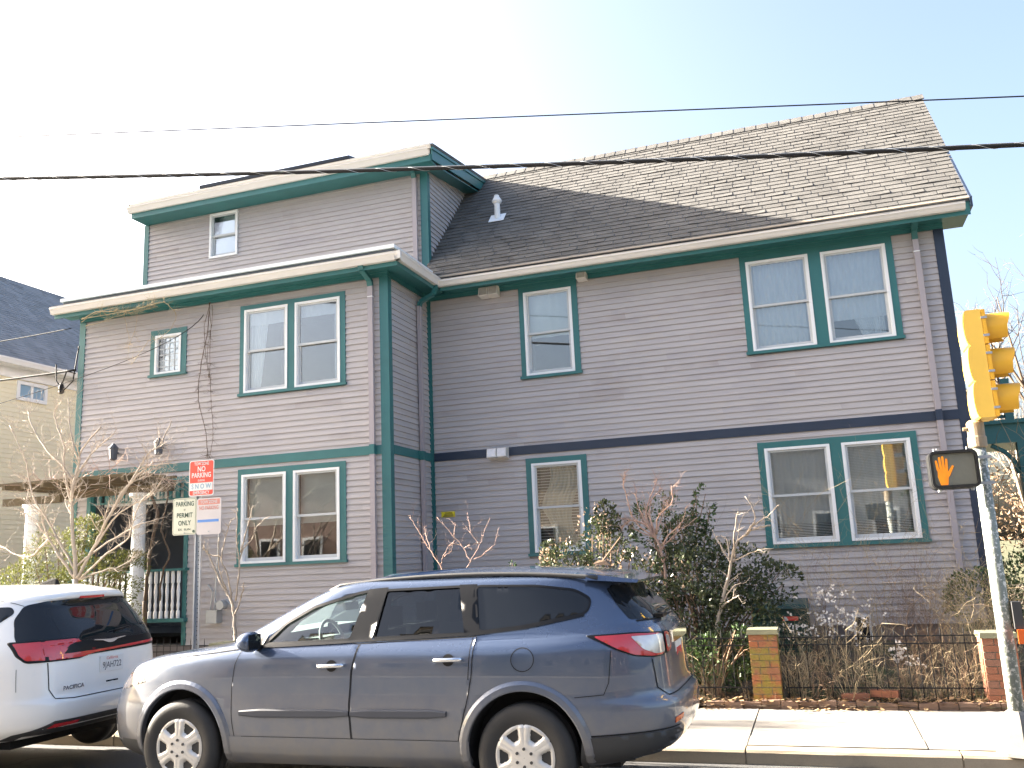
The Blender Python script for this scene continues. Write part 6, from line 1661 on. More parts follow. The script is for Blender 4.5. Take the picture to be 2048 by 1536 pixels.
def bare_tree(name, label, cat, limbs, r0, mat, seed=1, per_m=5, tl=0.35, depth=1, base=None, group=None, tipf=0.28, jit=0.0):
    rg = random.Random(seed); L0 = [Vector(p) for p in limbs[0]]
    foot = Vector(L0[0]) if base is None else Vector(base)
    t = thing(name, label, cat, tuple(foot), group)
    tr = MB()
    if base is not None: tr.tube(smooth_line([foot, foot + (L0[0] - foot) * 0.5 + Vector((0.02, 0.01, 0)), L0[0]]), r0 * 1.15, 7)
    tw_ = MB()
    for i, l in enumerate(limbs):
        P = smooth_line(l, 4); n = len(P); ln = sum((P[k + 1] - P[k]).length for k in range(n - 1))
        ra = r0 * (1.0 if i == 0 else rg.uniform(0.5, 0.75)) * min(1.0, 0.45 + ln * 0.4)
        P = [p + Vector((rg.gauss(0, 0.006), rg.gauss(0, 0.006), rg.gauss(0, 0.006))) for p in P]
        rs = [max(0.003, ra * (1 - (1 - tipf) * (k / (n - 1)) ** 0.8)) for k in range(n)]
        tr.tube(P, rs, 7)
        c = int(ln * per_m) + 1
        for _ in range(c):
            k = min(n - 2, int(n * (0.25 + 0.75 * rg.random()))); d = (P[k + 1] - P[k]).normalized()
            s = d.cross(Vector((rg.gauss(0, 1), rg.gauss(0, 1), rg.gauss(0, 1)))).normalized()
            twig(tw_, P[k], d * 0.75 + s * 0.8 + Vector((0, 0, 0.2)), tl * rg.uniform(0.4, 1.1), max(0.002, rs[k] * 0.45), rg, depth)
    tr.build('trunk', mat, t, smooth=True, fixn=True)
    tw_.build('twigs', mat, t, smooth=False, fixn=False)
    return t
LEFT_TREE=[
[(-10.01,10.20,1.79),(-10.06,10.20,2.21),(-10.14,10.20,2.82),(-10.12,10.20,3.19),(-10.04,10.20,3.44),(-10.01,10.20,3.62),(-9.68,10.20,3.94)],
[(-10.01,10.20,1.79),(-10.38,10.15,2.25),(-10.56,10.11,2.60),(-10.56,10.06,2.75),(-10.85,10.01,2.98)],
[(-10.01,10.20,1.82),(-10.34,10.23,2.10),(-10.54,10.26,2.32),(-10.87,10.29,2.62)],
[(-9.98,10.20,1.81),(-9.77,10.24,2.19),(-9.64,10.29,2.49),(-9.54,10.33,2.70),(-9.29,10.37,3.08),(-9.01,10.41,3.50),(-8.86,10.46,3.62),(-8.68,10.50,3.98)],
[(-9.94,10.20,1.78),(-9.39,10.12,2.12),(-8.96,10.04,2.33),(-8.76,9.96,2.73),(-8.41,9.87,2.94)],
[(-9.90,10.20,1.78),(-9.62,10.30,1.89),(-9.40,10.39,1.94),(-9.20,10.49,2.11)],
[(-10.14,10.20,3.19),(-10.49,10.29,3.48),(-10.93,10.38,3.78),(-11.31,10.47,4.22),(-11.46,10.56,4.41)],
[(-10.14,10.20,2.82),(-10.31,10.21,3.30),(-10.40,10.22,3.78),(-10.59,10.23,4.19),(-10.55,10.23,4.31)],
[(-9.56,10.20,2.48),(-9.26,10.18,2.92),(-8.95,10.15,3.17),(-8.72,10.13,3.30),(-8.34,10.11,3.30)],
[(-10.12,10.20,3.19),(-9.90,10.26,3.56),(-9.65,10.31,3.76),(-9.54,10.37,3.92)],
[(-10.52,10.20,2.38),(-11.09,10.38,2.13),(-11.85,10.56,2.32)],
[(-10.02,10.20,1.91),(-10.35,10.19,2.37),(-10.88,10.19,3.05),(-11.02,10.18,3.51),(-11.40,10.17,4.12)],
[(-9.73,10.20,2.19),(-9.23,10.16,2.68),(-8.69,10.12,2.88),(-8.45,10.08,3.13)],
[(-10.04,10.20,3.44),(-10.29,10.26,3.91),(-10.43,10.32,4.45)],
[(-10.02,10.20,1.97),(-9.58,10.32,2.28),(-9.17,10.44,2.50),(-8.92,10.55,2.58)]]
SIGN_TREE=[
[(-8.19,11.40,0.88),(-8.21,11.40,1.08),(-8.26,11.40,1.37),(-8.36,11.40,1.51),(-8.56,11.40,1.82),(-8.69,11.40,2.08),(-8.78,11.40,2.15)],
[(-8.26,11.40,1.41),(-8.31,11.32,1.81),(-8.34,11.25,2.01),(-8.19,11.17,2.38),(-8.07,11.10,2.55)],
[(-8.20,11.40,1.37),(-8.12,11.38,1.86),(-8.16,11.36,2.26),(-8.15,11.35,2.72)],
[(-8.15,11.40,1.66),(-8.10,11.39,2.06),(-7.88,11.37,2.29),(-7.80,11.36,2.44),(-7.56,11.35,2.59)],
[(-8.11,11.40,2.06),(-7.98,11.35,2.41),(-7.83,11.29,2.74)],
[(-8.36,11.40,1.51),(-8.35,11.21,1.87),(-8.24,11.03,2.30)],
[(-8.21,11.40,1.16),(-7.96,11.24,1.47),(-7.82,11.07,1.65)],
[(-8.46,11.40,2.01),(-8.76,11.46,2.09),(-8.86,11.52,2.29)]]
BARE_A=[
[(-1.87,11.60,1.05),(-1.88,11.60,1.46),(-1.90,11.60,1.73),(-1.98,11.60,1.99),(-2.09,11.60,2.16),(-2.28,11.60,2.22),(-2.43,11.60,2.13)],
[(-1.98,11.60,1.99),(-2.14,11.67,2.28),(-2.23,11.75,2.58)],
[(-1.98,11.60,1.99),(-2.10,11.74,2.33),(-1.98,11.89,2.69),(-1.98,12.04,2.79)],
[(-1.95,11.60,2.06),(-1.88,11.82,2.32),(-1.74,12.05,2.66)],
[(-1.90,11.60,1.83),(-1.81,11.57,2.01),(-1.61,11.55,2.18),(-1.54,11.53,2.36)],
[(-1.89,11.60,1.87),(-1.72,11.61,2.02),(-1.43,11.62,2.22)],
[(-1.98,11.60,2.02),(-2.05,11.74,2.40),(-1.89,11.88,2.63)],
[(-1.98,11.60,1.99),(-2.33,11.60,2.17),(-2.44,11.61,2.30)],
[(-1.96,11.60,2.04),(-1.89,11.45,2.26),(-1.69,11.30,2.41),(-1.65,11.15,2.62)],
[(-1.97,11.60,2.01),(-2.18,11.56,2.16),(-2.29,11.53,2.45),(-2.32,11.49,2.69),(-2.28,11.46,2.86)]]
BARE_B=[
[(-1.32,11.40,0.56),(-1.28,11.40,0.84),(-1.21,11.40,1.09),(-1.12,11.40,1.35),(-1.05,11.40,1.57),(-0.98,11.40,1.81),(-0.90,11.40,1.92),(-0.71,11.40,2.04),(-0.53,11.40,2.07)],
[(-0.90,11.40,1.92),(-0.65,11.34,2.12),(-0.54,11.29,2.18),(-0.39,11.23,2.31)],
[(-1.03,11.40,1.61),(-1.13,11.56,1.79),(-1.27,11.72,2.06)],
[(-0.97,11.40,1.79),(-0.86,11.59,2.19),(-0.61,11.78,2.40)],
[(-1.02,11.40,1.66),(-0.72,11.25,1.77),(-0.67,11.10,1.79)],
[(-0.99,11.40,1.70),(-0.94,11.15,2.00),(-0.85,10.91,2.25)],
[(-1.19,11.40,1.14),(-1.07,11.31,1.31),(-0.92,11.22,1.41)],
[(-1.21,11.40,1.09),(-1.05,11.16,1.21),(-0.94,10.93,1.26)],
[(-0.87,11.40,1.94),(-0.69,11.33,2.17),(-0.78,11.26,2.43)],
[(-1.06,11.40,1.70),(-1.08,11.60,1.93),(-1.23,11.79,1.98)]]
BARE_C=[
[(-4.94,11.50,1.51),(-4.93,11.50,1.73),(-5.05,11.50,1.89),(-5.20,11.50,2.13),(-5.30,11.50,2.29),(-5.40,11.50,2.44)],
[(-4.94,11.50,1.76),(-4.87,11.41,1.86),(-4.77,11.31,1.96),(-4.61,11.22,2.09)],
[(-4.90,11.50,1.88),(-4.79,11.51,1.94),(-4.78,11.53,2.07)],
[(-4.56,11.50,1.50),(-4.57,11.53,1.71),(-4.51,11.56,1.81),(-4.39,11.58,2.01),(-4.34,11.61,2.16),(-4.25,11.64,2.38)],
[(-4.51,11.50,1.79),(-4.62,11.53,1.98),(-4.76,11.55,2.15),(-5.02,11.58,2.41)],
[(-4.46,11.50,1.82),(-4.31,11.51,1.88),(-4.16,11.51,2.00),(-4.07,11.51,2.23)],
[(-4.36,11.50,2.01),(-4.52,11.61,2.18),(-4.62,11.73,2.47)],
[(-4.60,11.50,1.98),(-4.45,11.39,2.01)],
[(-4.74,11.50,2.15),(-4.79,11.68,2.34)],
[(-5.08,11.50,1.93),(-5.27,11.74,2.19),(-5.38,11.97,2.33)]]
PORCH_VINE=[
[(-10.35,12.00,1.39),(-10.30,12.00,1.87),(-10.27,12.00,2.21),(-10.14,12.00,2.75),(-10.28,12.00,3.04),(-10.23,12.00,3.25)],
[(-10.05,12.00,1.39),(-10.02,12.00,1.79),(-9.89,12.00,2.12),(-10.03,12.01,2.40),(-10.08,12.01,2.58),(-9.95,12.01,3.02),(-10.02,12.01,3.24)]]
EAVE_VINE=[
[(-11.87,11.95,6.26),(-11.55,11.95,6.36),(-10.99,11.95,6.30),(-10.58,11.95,6.31),(-10.13,11.95,6.34),(-9.86,11.95,6.12)],
[(-11.77,11.95,6.13),(-11.41,11.96,6.17),(-11.06,11.98,6.24),(-10.70,11.99,6.28),(-10.27,12.00,6.30)],
[(-10.99,11.95,6.30),(-10.87,11.93,6.05),(-10.77,11.91,5.73),(-10.79,11.89,5.60)],
[(-10.67,11.95,6.22),(-10.70,11.95,5.92),(-10.82,11.96,5.67)],
[(-9.86,11.95,6.12),(-9.95,11.96,5.87),(-10.22,11.97,5.72),(-10.45,11.98,5.71)],
[(-11.87,11.95,6.22),(-11.70,11.97,6.30),(-11.25,11.98,6.39),(-10.89,12.00,6.27),(-10.46,12.02,6.29)],
[(-11.85,11.95,6.28),(-11.29,11.93,6.28),(-10.64,11.91,6.27),(-10.27,11.89,6.35)],
[(-10.42,11.95,5.70),(-10.66,11.99,5.47),(-10.82,12.02,5.35)]]
WALL_VINE=[
[(-9.46,12.30,6.34),(-9.49,12.30,5.78),(-9.63,12.30,5.12),(-9.64,12.30,4.67),(-9.47,12.30,4.08),(-9.44,12.30,3.64)],
[(-9.46,12.30,6.34),(-9.42,12.29,5.77),(-9.41,12.28,5.09),(-9.35,12.27,4.49),(-9.30,12.25,4.05),(-9.35,12.24,3.63)],
[(-9.44,12.30,6.34),(-9.55,12.29,5.93),(-9.49,12.28,5.40),(-9.41,12.27,5.01)],
[(-9.40,12.30,6.30),(-9.40,12.29,5.95),(-9.47,12.29,5.47),(-9.39,12.28,4.94)]]
RIGHT_TWIGS=[
[(2.49,14.50,2.33),(2.65,14.50,3.05),(2.88,14.50,3.32)],
[(2.48,14.50,1.27),(2.70,14.62,2.32),(2.99,14.74,3.04)]]
def leafcloud(mb, c, rad, n, size, rg, shell=0.5, fold=True, flat=0.0, updir=0.3, asp=1.8):
    c = Vector(c)
    for _ in range(n):
        while True:
            v = Vector((rg.uniform(-1, 1), rg.uniform(-1, 1), rg.uniform(-1, 1)))
            if 0.02 < v.length < 1: break
        v = v.normalized() * (v.length ** shell)
        if noise.noise(Vector((c.x + v.x * rad[0], c.y + v.y * rad[1], c.z + v.z * rad[2])) * 4.0) < -0.12: continue
        p = c + Vector((v.x * rad[0], v.y * rad[1], v.z * rad[2]))
        d = (v + Vector((rg.gauss(0, 0.6), rg.gauss(0, 0.6), rg.gauss(0, 0.6) + updir))).normalized()
        s = d.cross(Vector((rg.gauss(0, 1), rg.gauss(0, 1), rg.gauss(0, 1)))).normalized()
        u = d.cross(s)
        L = size * rg.uniform(0.6, 1.3); W = L / asp
        mb.add([p, p + d * L * 0.5 + s * W * 0.5 + u * W * 0.15, p + d * L, p + d * L * 0.5 - s * W * 0.5 + u * W * 0.15], [(0, 1, 2), (0, 2, 3)])
def bush(name, label, cat, foot, clumps, n, size, mat, seed, stem=M['drybrown'], group=None, **kw):
    rg = random.Random(seed); t = thing(name, label, cat, foot, group)
    st = MB(); lf = MB(); f = Vector(foot)
    for (c, rad, k) in clumps:
        c = Vector(c)
        for _ in range(4):
            e = c + Vector((rg.uniform(-.6, .6) * rad[0], rg.uniform(-.6, .6) * rad[1], rg.uniform(-.2, .9) * rad[2]))
            mid = f.lerp(e, 0.5) + Vector((rg.gauss(0, .05), rg.gauss(0, .05), 0.05)); st.tube(smooth_line([f + Vector((rg.gauss(0, .05), rg.gauss(0, .05), 0)), mid, e]), [0.018 - 0.0022 * i for i in range(7)], 5)
            for __ in range(2): twig(st, mid.lerp(e, rg.random()), (e - mid).normalized() + Vector((rg.gauss(0, .5), rg.gauss(0, .5), .3)), 0.3 * max(rad), 0.004, rg, 1)
        leafcloud(lf, c, rad, int(n * k), size, rg, **kw)
    st.build('stems', stem, t, fixn=False); lf.build('foliage', mat, t, fixn=False)
    return t

bare_tree('bare_tree', 'sunlit bare multi stemmed tree behind the white minivan', 'tree', LEFT_TREE, 0.034, M['bark'], 3, 10, 0.40, 2, base=(-10.0, 10.25, 0.08))
bare_tree('bare_sapling', 'small pruned bare tree beside the parking signs', 'tree', SIGN_TREE, 0.027, M['bark'], 4, 5.0, 0.16, 1, base=(-8.2, 11.45, 0.2), tipf=0.4)
bare_tree('bare_shrub', 'pruned bare tree with a fan of pinkish twigs rising from the dark bush', 'shrub', BARE_A, 0.024, M['pinkbark'], 5, 16, 0.24, 1, base=(-2.3, 11.6, 0.25), tipf=0.35)
bare_tree('bare_shrub', 'crooked bare tree with pale stubs in front of the lower right window', 'shrub', BARE_B, 0.027, M['bark'], 6, 7, 0.18, 1, base=(-1.85, 11.4, 0.25), tipf=0.4)
bare_tree('bare_shrub', 'thin forked bare shrub seen above the roof of the SUV', 'shrub', BARE_C, 0.014, M['pinkbark'], 7, 6, 0.22, 1, base=(-5.2, 11.55, 0.2), tipf=0.35)
bare_tree('porch_vine', 'twisted dark vine stems climbing beside the white porch column', 'vine', PORCH_VINE, 0.030, M['darkbark'], 8, 1.5, 0.3, 0, base=(-10.35, 12.0, 0.3), tipf=0.8)
bare_tree('eave_vine', 'tangle of bare tan vines hanging under the left eave', 'vine', EAVE_VINE, 0.010, M['straw'], 9, 16, 0.22, 1, tipf=0.5)
bare_tree('wall_vine', 'dark cable like vine hanging down the wall between the windows', 'vine', WALL_VINE, 0.007, M['darkbark'], 10, 16, 0.13, 1, tipf=0.7)
# vine clump on the pergola
rg = random.Random(21); t = thing('pergola_vine', 'reddish tangle of bare vine lying over the pergola', 'vine', (-10.6, 11.7, 3.3))
m = MB()
for i in range(46):
    p = Vector((rg.uniform(-12.8, -9.9), rg.uniform(11.3, 12.2), rg.uniform(3.28, 3.42))); twig(m, p, Vector((rg.gauss(0, 1), rg.gauss(0, .5), rg.uniform(-.3, .5))), rg.uniform(0.3, 0.9), 0.006, rg, 1, 0.1)
m.build('stems', M['pinkbark'], t, fixn=False)

# dark glossy bushes behind the SUV
bush('holly_bush', 'tall glossy dark evergreen bush in front of the lower middle window', 'bush', (-2.75, 11.7, 0.2),
     [((-3.15, 11.55, 1.55), (0.42, 0.35, 0.42), 1), ((-2.60, 11.6, 1.85), (0.38, 0.35, 0.50), 1), ((-2.85, 11.5, 1.05), (0.55, 0.45, 0.55), 1.2), ((-2.20, 11.5, 1.35), (0.45, 0.4, 0.5), 1), ((-2.62, 11.7, 2.28), (0.16, 0.15, 0.22), 0.25), ((-3.4, 11.6, 1.85), (0.14, 0.14, 0.16), 0.15)], 2300, 0.055, M['holly'], 31)
bush('holly_bush', 'broad dark evergreen bush between the SUV tail and the orange pier', 'bush', (-1.5, 11.9, 0.2),
     [((-1.55, 12.0, 1.55), (0.50, 0.45, 0.45), 1), ((-1.05, 12.0, 1.45), (0.50, 0.4, 0.45), 1), ((-1.55, 11.6, 0.95), (0.55, 0.5, 0.50), 1.2), ((-1.0, 11.7, 0.85), (0.5, 0.5, 0.45), 1.3), ((-1.6, 11.7, 1.3), (0.6, 0.4, 0.55), 1.2), ((-0.65, 12.2, 1.35), (0.42, 0.35, 0.28), 0.6), ((-1.75, 12.3, 1.95), (0.25, 0.2, 0.3), 0.4)], 2000, 0.058, M['holly'], 32)
bush('holly_bush', 'low dark bush hugging the left side of the orange brick pier', 'bush', (-1.3, 11.0, 0.15),
     [((-1.75, 11.15, 0.48), (0.40, 0.25, 0.30), 1), ((-1.25, 11.1, 0.52), (0.40, 0.25, 0.33), 1), ((-0.98, 11.0, 0.62), (0.17, 0.2, 0.30), 0.6), ((-2.3, 11.15, 0.55), (0.4, 0.25, 0.35), 1)], 1300, 0.05, M['hedge'], 33)
bush('evergreen_shrub', 'dark upright evergreen shrub behind the fan of bare twigs', 'bush', (-1.95, 12.6, 0.3),
     [((-2.05, 12.6, 2.2), (0.45, 0.3, 0.42), 1), ((-1.45, 12.6, 2.35), (0.16, 0.15, 0.35), 0.4), ((-1.7, 12.6, 2.0), (0.3, 0.25, 0.3), 0.7)], 1100, 0.055, M['hedge'], 34)
bush('juniper_bush', 'yellow green juniper on the left behind the bare tree', 'bush', (-10.9, 11.0, 0.2),
     [((-11.1, 10.9, 2.05), (0.55, 0.4, 0.55), 1), ((-10.3, 11.0, 1.75), (0.75, 0.4, 0.42), 1.2), ((-11.6, 10.9, 1.4), (0.8, 0.5, 0.7), 1.4), ((-9.95, 11.1, 1.95), (0.42, 0.3, 0.22), 0.6), ((-10.4, 10.9, 1.1), (0.9, 0.5, 0.6), 1.3), ((-10.6, 11.0, 2.5), (0.28, 0.25, 0.25), 0.5)], 3600, 0.06, M['juniper'], 35, asp=4.0)
bush('evergreen_shrub', 'dark green shrub at the lower left edge behind the minivan', 'bush', (-12.6, 11.0, 0.2),
     [((-12.6, 11.0, 1.1), (0.9, 0.5, 0.75), 1), ((-13.5, 11.3, 1.2), (0.9, 0.6, 0.8), 1)], 3800, 0.06, M['hedge'], 36, asp=3)
bush('evergreen_shrub', 'green shrub at the right corner of the house behind the signal pole', 'bush', (2.2, 13.4, 0.4),
     [((1.95, 13.3, 1.0), (0.45, 0.35, 0.42), 1), ((2.6, 13.5, 1.1), (0.6, 0.45, 0.5), 1.2), ((3.3, 14.0, 1.3), (0.6, 0.5, 0.7), 1.2)], 2300, 0.055, M['hedge'], 37)
# seedling left of the windows, seen over the SUV roof
bush('seedling', 'tiny dark evergreen sprig above the middle of the SUV roof', 'plant', (-3.95, 11.6, 0.2), [((-3.95, 11.6, 1.62), (0.06, 0.06, 0.14), 1)], 60, 0.05, M['hedge'], 38)

# golden dead vine mass at the right
t = thing('dead_vine_mass', 'golden brown dead vine mass hanging under the teal side porch', 'vine', (3.6, 15.4, 1.0)); m = MB(); lf = MB(); rg = random.Random(41)
for i in range(150):
    p = Vector((rg.uniform(2.6, 5.4), rg.uniform(14.9, 15.5), rg.uniform(0.8, 3.2)))
    twig(m, p, Vector((rg.gauss(0, .5), rg.gauss(0, .3), rg.choice((-1, 1)) * 1.2)), rg.uniform(0.4, 1.2), 0.008, rg, 1, -0.1)
for i in range(14): leafcloud(lf, (rg.uniform(2.7, 5.0), 15.2, rg.uniform(0.9, 2.7)), (0.4, 0.3, 0.3), 38, 0.07, rg, asp=1.5)
m.build('stems', M['straw'], t, fixn=False); lf.build('dead_leaves', M['goldleaf'], t, fixn=False)
# background bare trees at right
def grown_tree(name, label, foot, h, spread, seed, r0=0.12, mat='bark', dep=3):
    rg = random.Random(seed); t = thing(name, label, 'tree', foot, 'bare trees beyond the house'); m = MB(); w = MB()
    f = Vector(foot); top = f + Vector((rg.gauss(0, .3), rg.gauss(0, .3), h * 0.45)); m.tube(smooth_line([f, f.lerp(top, .5) + Vector((.1, 0, 0)), top]), [r0 * (1 - 0.05 * i) for i in range(7)], 8)
    for i in range(9):
        a = rg.uniform(0, 6.28); e = top + Vector((math.cos(a) * spread * rg.uniform(.4, 1), math.sin(a) * spread * rg.uniform(.4, 1), h * rg.uniform(0.25, 0.55)))
        st = f.lerp(top, rg.uniform(0.55, 1)); P = smooth_line([st, st.lerp(e, .5) + Vector((rg.gauss(0, .2), rg.gauss(0, .2), .2)), e]); n = len(P)
        m.tube(P, [max(0.008, r0 * 0.5 * (1 - 0.85 * k / (n - 1))) for k in range(n)], 6)
        for _ in range(9):
            k = rg.randint(1, n - 2); twig(w, P[k], (P[k + 1] - P[k]).normalized() + Vector((rg.gauss(0, .6), rg.gauss(0, .6), .3)), rg.uniform(.6, 1.6) * h / 8, 0.012, rg, 2)
    m.build('trunk', M[mat], t, smooth=True); w.build('twigs', M[mat], t, fixn=False)
grown_tree('bare_tree', 'bare grey tree seen to the right of the signal head', (4.5, 20, 0), 7.6, 1.9, 51, 0.10, 'darkbark')
grown_tree('bare_tree', 'tall bare tree far behind the teal porch', (9.8, 30, 0), 12, 3.4, 52)
grown_tree('bare_tree', 'slim bare tree beyond the porch near the picture edge', (5.4, 26, 0), 8.5, 2.0, 53, 0.09)
far = MB(); rg = random.Random(8)
for i in range(60):
    c = (rg.uniform(4, 40), rg.uniform(45, 60), rg.uniform(1, 5.5)); leafcloud(far, c, (3, 2, 2), 260, 0.26, rg, asp=2.2)
far.build('distant_thicket', M['drybrown'], fixn=False, stuff=True)

# dry garden plants between the piers
def dry_plant(x, y, h, n, spread, mat, seed, label, nm='dry_plant', sub=1, r=0.0035, grp='dry stems in the garden bed'):
    rg = random.Random(seed); z = yard_z(x, y); t = thing(nm, label, 'plant', (x, y, z), grp); m = MB()
    for i in range(n):
        a = rg.uniform(0, 6.28); d = Vector((math.cos(a) * spread * rg.random(), math.sin(a) * spread * 0.6 * rg.random(), 1))
        twig(m, Vector((x + rg.gauss(0, .03), y + rg.gauss(0, .03), z)), d, h * rg.uniform(0.55, 1.05), r, rg, sub, 0.1)
    m.build('stems', mat, t, fixn=False); return t
def seedheads(t, cx, cy, cz, rx, rz, n, seed, size=0.035):
    rg = random.Random(seed); m = MB()
    for i in range(n):
        p = Vector((cx + rg.gauss(0, rx), cy + rg.gauss(0, 0.08), cz + rg.gauss(0, rz)))
        for k in range(3):
            a = rg.uniform(0, 6.28); u = Vector((math.cos(a), rg.uniform(-.4, .4), math.sin(a))).normalized(); s = u.cross(Vector((0, 1, 0.3))).normalized(); L = size * rg.uniform(.6, 1.2)
            m.add([p, p + u * L * .5 + s * L * .35, p + u * L, p + u * L * .5 - s * L * .35], [(0, 1, 2, 3)])
    m.build('white_pods', M['whiteseed'], t, fixn=False, stuff=True)
dry_plant(0.02, 12.2, 1.9, 16, 0.25, M['straw'], 61, 'tall dry fan of stems against the wall right of the orange pier', sub=2)
p_ = dry_plant(0.28, 11.6, 0.95, 12, 0.5, M['straw'], 62, 'pale dry plant hung with white papery pods beside the cabinet')
seedheads(p_, 0.16, 11.6, 0.92, 0.22, 0.12, 85, 1); seedheads(p_, 0.05, 11.6, 1.22, 0.09, 0.05, 22, 2)
p_ = dry_plant(-0.25, 11.5, 0.8, 9, 0.4, M['straw'], 63, 'dry plant with a sprinkle of white pods just right of the orange pier'); seedheads(p_, -0.32, 11.5, 0.83, 0.13, 0.05, 34, 3, 0.028)
p_ = dry_plant(0.82, 11.3, 0.6, 8, 0.5, M['straw'], 64, 'low dry plant with a bright cluster of white pods mid bed'); seedheads(p_, 0.72, 11.2, 0.60, 0.05, 0.07, 22, 4, 0.04); seedheads(p_, 0.88, 11.2, 0.47, 0.05, 0.03, 14, 5, 0.03)
dry_plant(0.12, 10.98, 0.95, 9, 0.55, M['straw'], 65, 'splayed dry stems rising just behind the loose bricks')
dry_plant(-0.40, 10.95, 0.75, 12, 0.5, M['straw'], 66, 'straw tuft leaning on the right face of the orange pier')
dry_plant(0.42, 11.0, 0.9, 7, 0.3, M['straw'], 67, 'upright straw stems near the middle of the iron fence')
t = dry_plant(1.20, 12.4, 1.15, 26, 0.35, M['drybrown'], 68, 'reddish brown dead stalks below the downspout', sub=2)
dry_plant(0.85, 12.5, 1.2, 18, 0.35, M['drybrown'], 69, 'brown stalks left of the downspout foot', sub=2)
dry_plant(1.55, 11.7, 1.2, 22, 0.4, M['straw'], 70, 'tan shaggy stalks left of the pole pier', sub=2)
dry_plant(1.35, 11.0, 0.6, 16, 0.7, M['straw'], 71, 'sprawling straw tuft in front of the pole pier')
dry_plant(1.9, 12.0, 1.1, 18, 0.4, M['straw'], 72, 'tan stalks behind the pole pier', sub=2)
dry_plant(-1.75, 10.95, 0.8, 6, 0.4, M['straw'], 73, 'few straw stems poking from the low bush behind the SUV')
dry_plant(-1.35, 10.9, 0.75, 6, 0.4, M['straw'], 74, 'thin straw stems left of the orange pier')
dry_plant(-0.9, 13.3, 1.9, 5, 0.5, M['drybrown'], 75, 'thin brown whips against the wall over the cabinet')
dry_plant(1.3, 13.75, 2.1, 9, 0.55, M['drybrown'], 76, 'brown creeper twigs on the wall by the right downspout', sub=2, r=0.003)
# red brown leaves scattered on the creeper
dl = MB(); rg = random.Random(12)
for i in range(5200):
    x = rg.uniform(-8, 2.2); k_ = rg.random(); y = rg.uniform(10.7, 13.4) if k_ < .4 else 10.62 + abs(rg.gauss(0.06, 0.16)) if k_ < .93 else 10.62 - abs(rg.gauss(0, 0.10))
    if y < 10.62 and noise.noise(Vector((x * 2.0, 0, 5))) < 0.0: continue
    z = (yard_z(x, y) + (0.03 if y > 10.74 else 0.055 if rg.random() < .5 else 0.02)) if y > 10.62 else 0.068; a = rg.uniform(0, 6.28); L = rg.uniform(.03, .08)
    u = Vector((math.cos(a), math.sin(a), rg.uniform(-.1, .5))); s = Vector((-math.sin(a), math.cos(a), rg.uniform(-.3, .3)))
    p = Vector((x, y, z)); dl.add([p, p + u * L * .5 + s * L * .35, p + u * L, p + u * L * .5 - s * L * .35], [(0, 1, 2, 3)])
dl.build('fallen_leaves', M['deadleaf'], fixn=False, stuff=True)
gr = MB()
for i in range(9000):
    x = rg.uniform(-9, 2.6); y = 10.68 + abs(rg.gauss(0, 1.0))
    if y > 13.8 or noise.noise(Vector((x * 1.3, y * 1.3, 2))) < -0.15: continue
    z = yard_z(x, y) + 0.0; p = Vector((x, y, z)); a = rg.uniform(0, 6.28); h = rg.uniform(.04, .16); w = Vector((math.cos(a), math.sin(a), 0)) * .004; l = Vector((rg.gauss(0, .04), rg.gauss(0, .04), h))
    gr.add([p - w, p + w, p + l], [(0, 1, 2)])
gr.build('ground_cover', M['grass'], fixn=False, stuff=True)

# unseen evergreens added across the street to darken lower window reflections
for i, (x, y, h) in enumerate(((-7, -10.5, 7.5), (4.7, -11, 8.0), (-19.5, -12, 8.5), (15.5, -11, 8.5))):
    rg = random.Random(90 + i); t = thing('reflection_evergreen', 'unseen dark evergreen added to darken reflections, number %s from the west' % ('two', 'three', 'one', 'four')[i], 'tree', (x, y, 0)); m = MB(); m.tube([(x, y, -0.1), (x, y, h * .9)], [0.2, 0.04], 8); m.build('trunk', M['darkbark'], t)
    lf = MB()
    for k in range(9): leafcloud(lf, (x + rg.gauss(0, .4), y + rg.gauss(0, .4), 1.2 + h * k / 10), (1.9 * (1 - k / 13), 1.7 * (1 - k / 13), 0.9), 420, 0.28, rg, asp=1.6)
    lf.build('crown', M['hedge'], t, fixn=False)

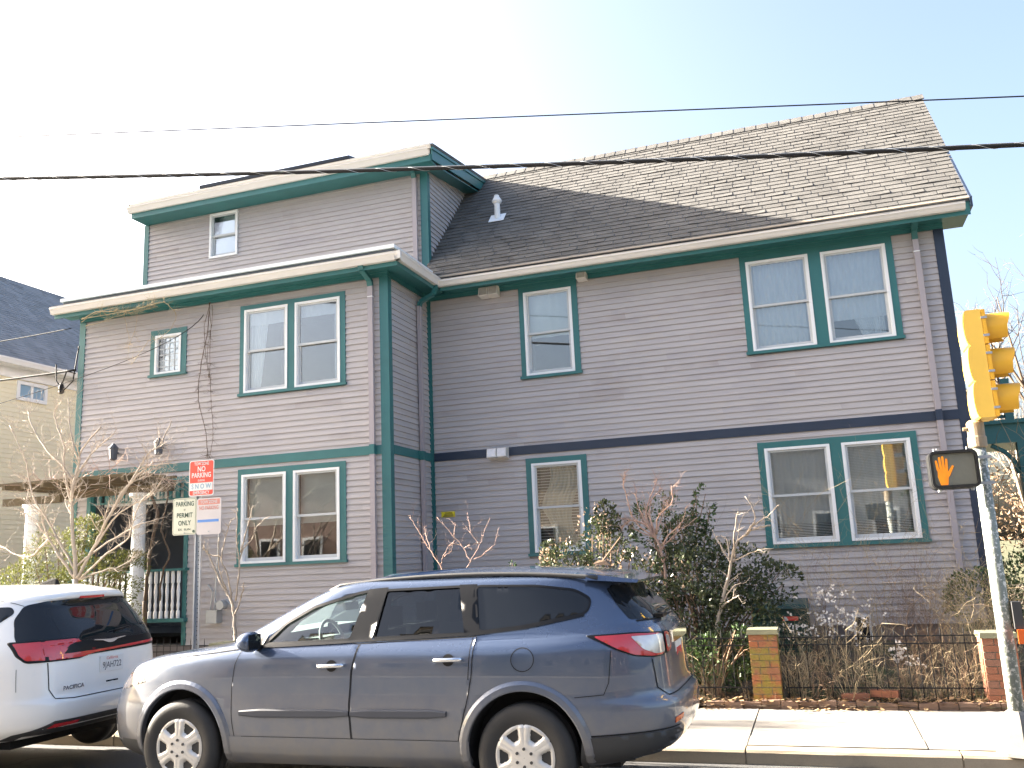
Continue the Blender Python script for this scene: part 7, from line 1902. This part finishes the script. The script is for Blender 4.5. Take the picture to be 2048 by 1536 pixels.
# cream leaves painted as sun highlights on the left holly
rg = random.Random(301)
hb = bpy.data.objects['holly_bush']; lf = MB()
for (c, rad, n) in (((-3.15, 11.45, 1.75), (0.30, 0.2, 0.30), 170), ((-2.75, 11.4, 2.15), (0.22, 0.2, 0.30), 130), ((-2.9, 11.3, 1.35), (0.45, 0.2, 0.35), 260), ((-2.3, 11.3, 1.55), (0.35, 0.2, 0.35), 160), ((-1.75, 11.45, 1.3), (0.4, 0.2, 0.4), 90), ((-3.42, 11.4, 1.72), (0.08, 0.08, 0.2), 40)):
    leafcloud(lf, c, rad, n, 0.045, rg, asp=1.5)
lf.build('highlight_leaves', M['creamleaf'], hb, fixn=False)
dry_plant(0.62, 12.9, 1.7, 16, 0.3, M['straw'], 81, 'tall tan stalks against the wall under the lower right window', sub=2)
dry_plant(1.55, 12.9, 1.6, 20, 0.35, M['straw'], 82, 'tall tan brambles beside the right downspout', sub=2)
dry_plant(1.75, 11.5, 1.35, 22, 0.5, M['straw'], 83, 'shaggy golden stalks directly behind the pole pier', sub=2)
dry_plant(1.05, 11.6, 1.0, 14, 0.45, M['drybrown'], 84, 'brown bramble thicket right of the white pods', sub=2)
dry_plant(-0.1, 12.9, 1.4, 14, 0.4, M['drybrown'], 85, 'brown brambles right of the green cabinet', sub=2)

rg = random.Random(500)
for i in range(16):
    x = -0.45 + i * 0.122 + rg.uniform(-.05, .05); y = 10.74 + rg.uniform(0, 0.25)
    dry_plant(x, y, rg.uniform(0.3, 0.75), rg.randint(6, 11), 0.7, M[rg.choice(('straw', 'drybrown', 'straw'))], 510 + i, 'small dry tuft in the row along the short iron fence', nm='dry_tuft', sub=1, r=0.003, grp='dry tufts along the iron fence')
for i in range(10):
    x = -3.6 + i * 0.3 + rg.uniform(-.08, .08)
    dry_plant(x, 10.85 + rg.uniform(0, .3), rg.uniform(0.4, 0.85), 4, 0.4, M['straw'], 540 + i, 'thin dry stem tuft below the dark bushes behind the SUV', nm='dry_tuft', sub=0, r=0.003, grp='dry tufts below the bushes')
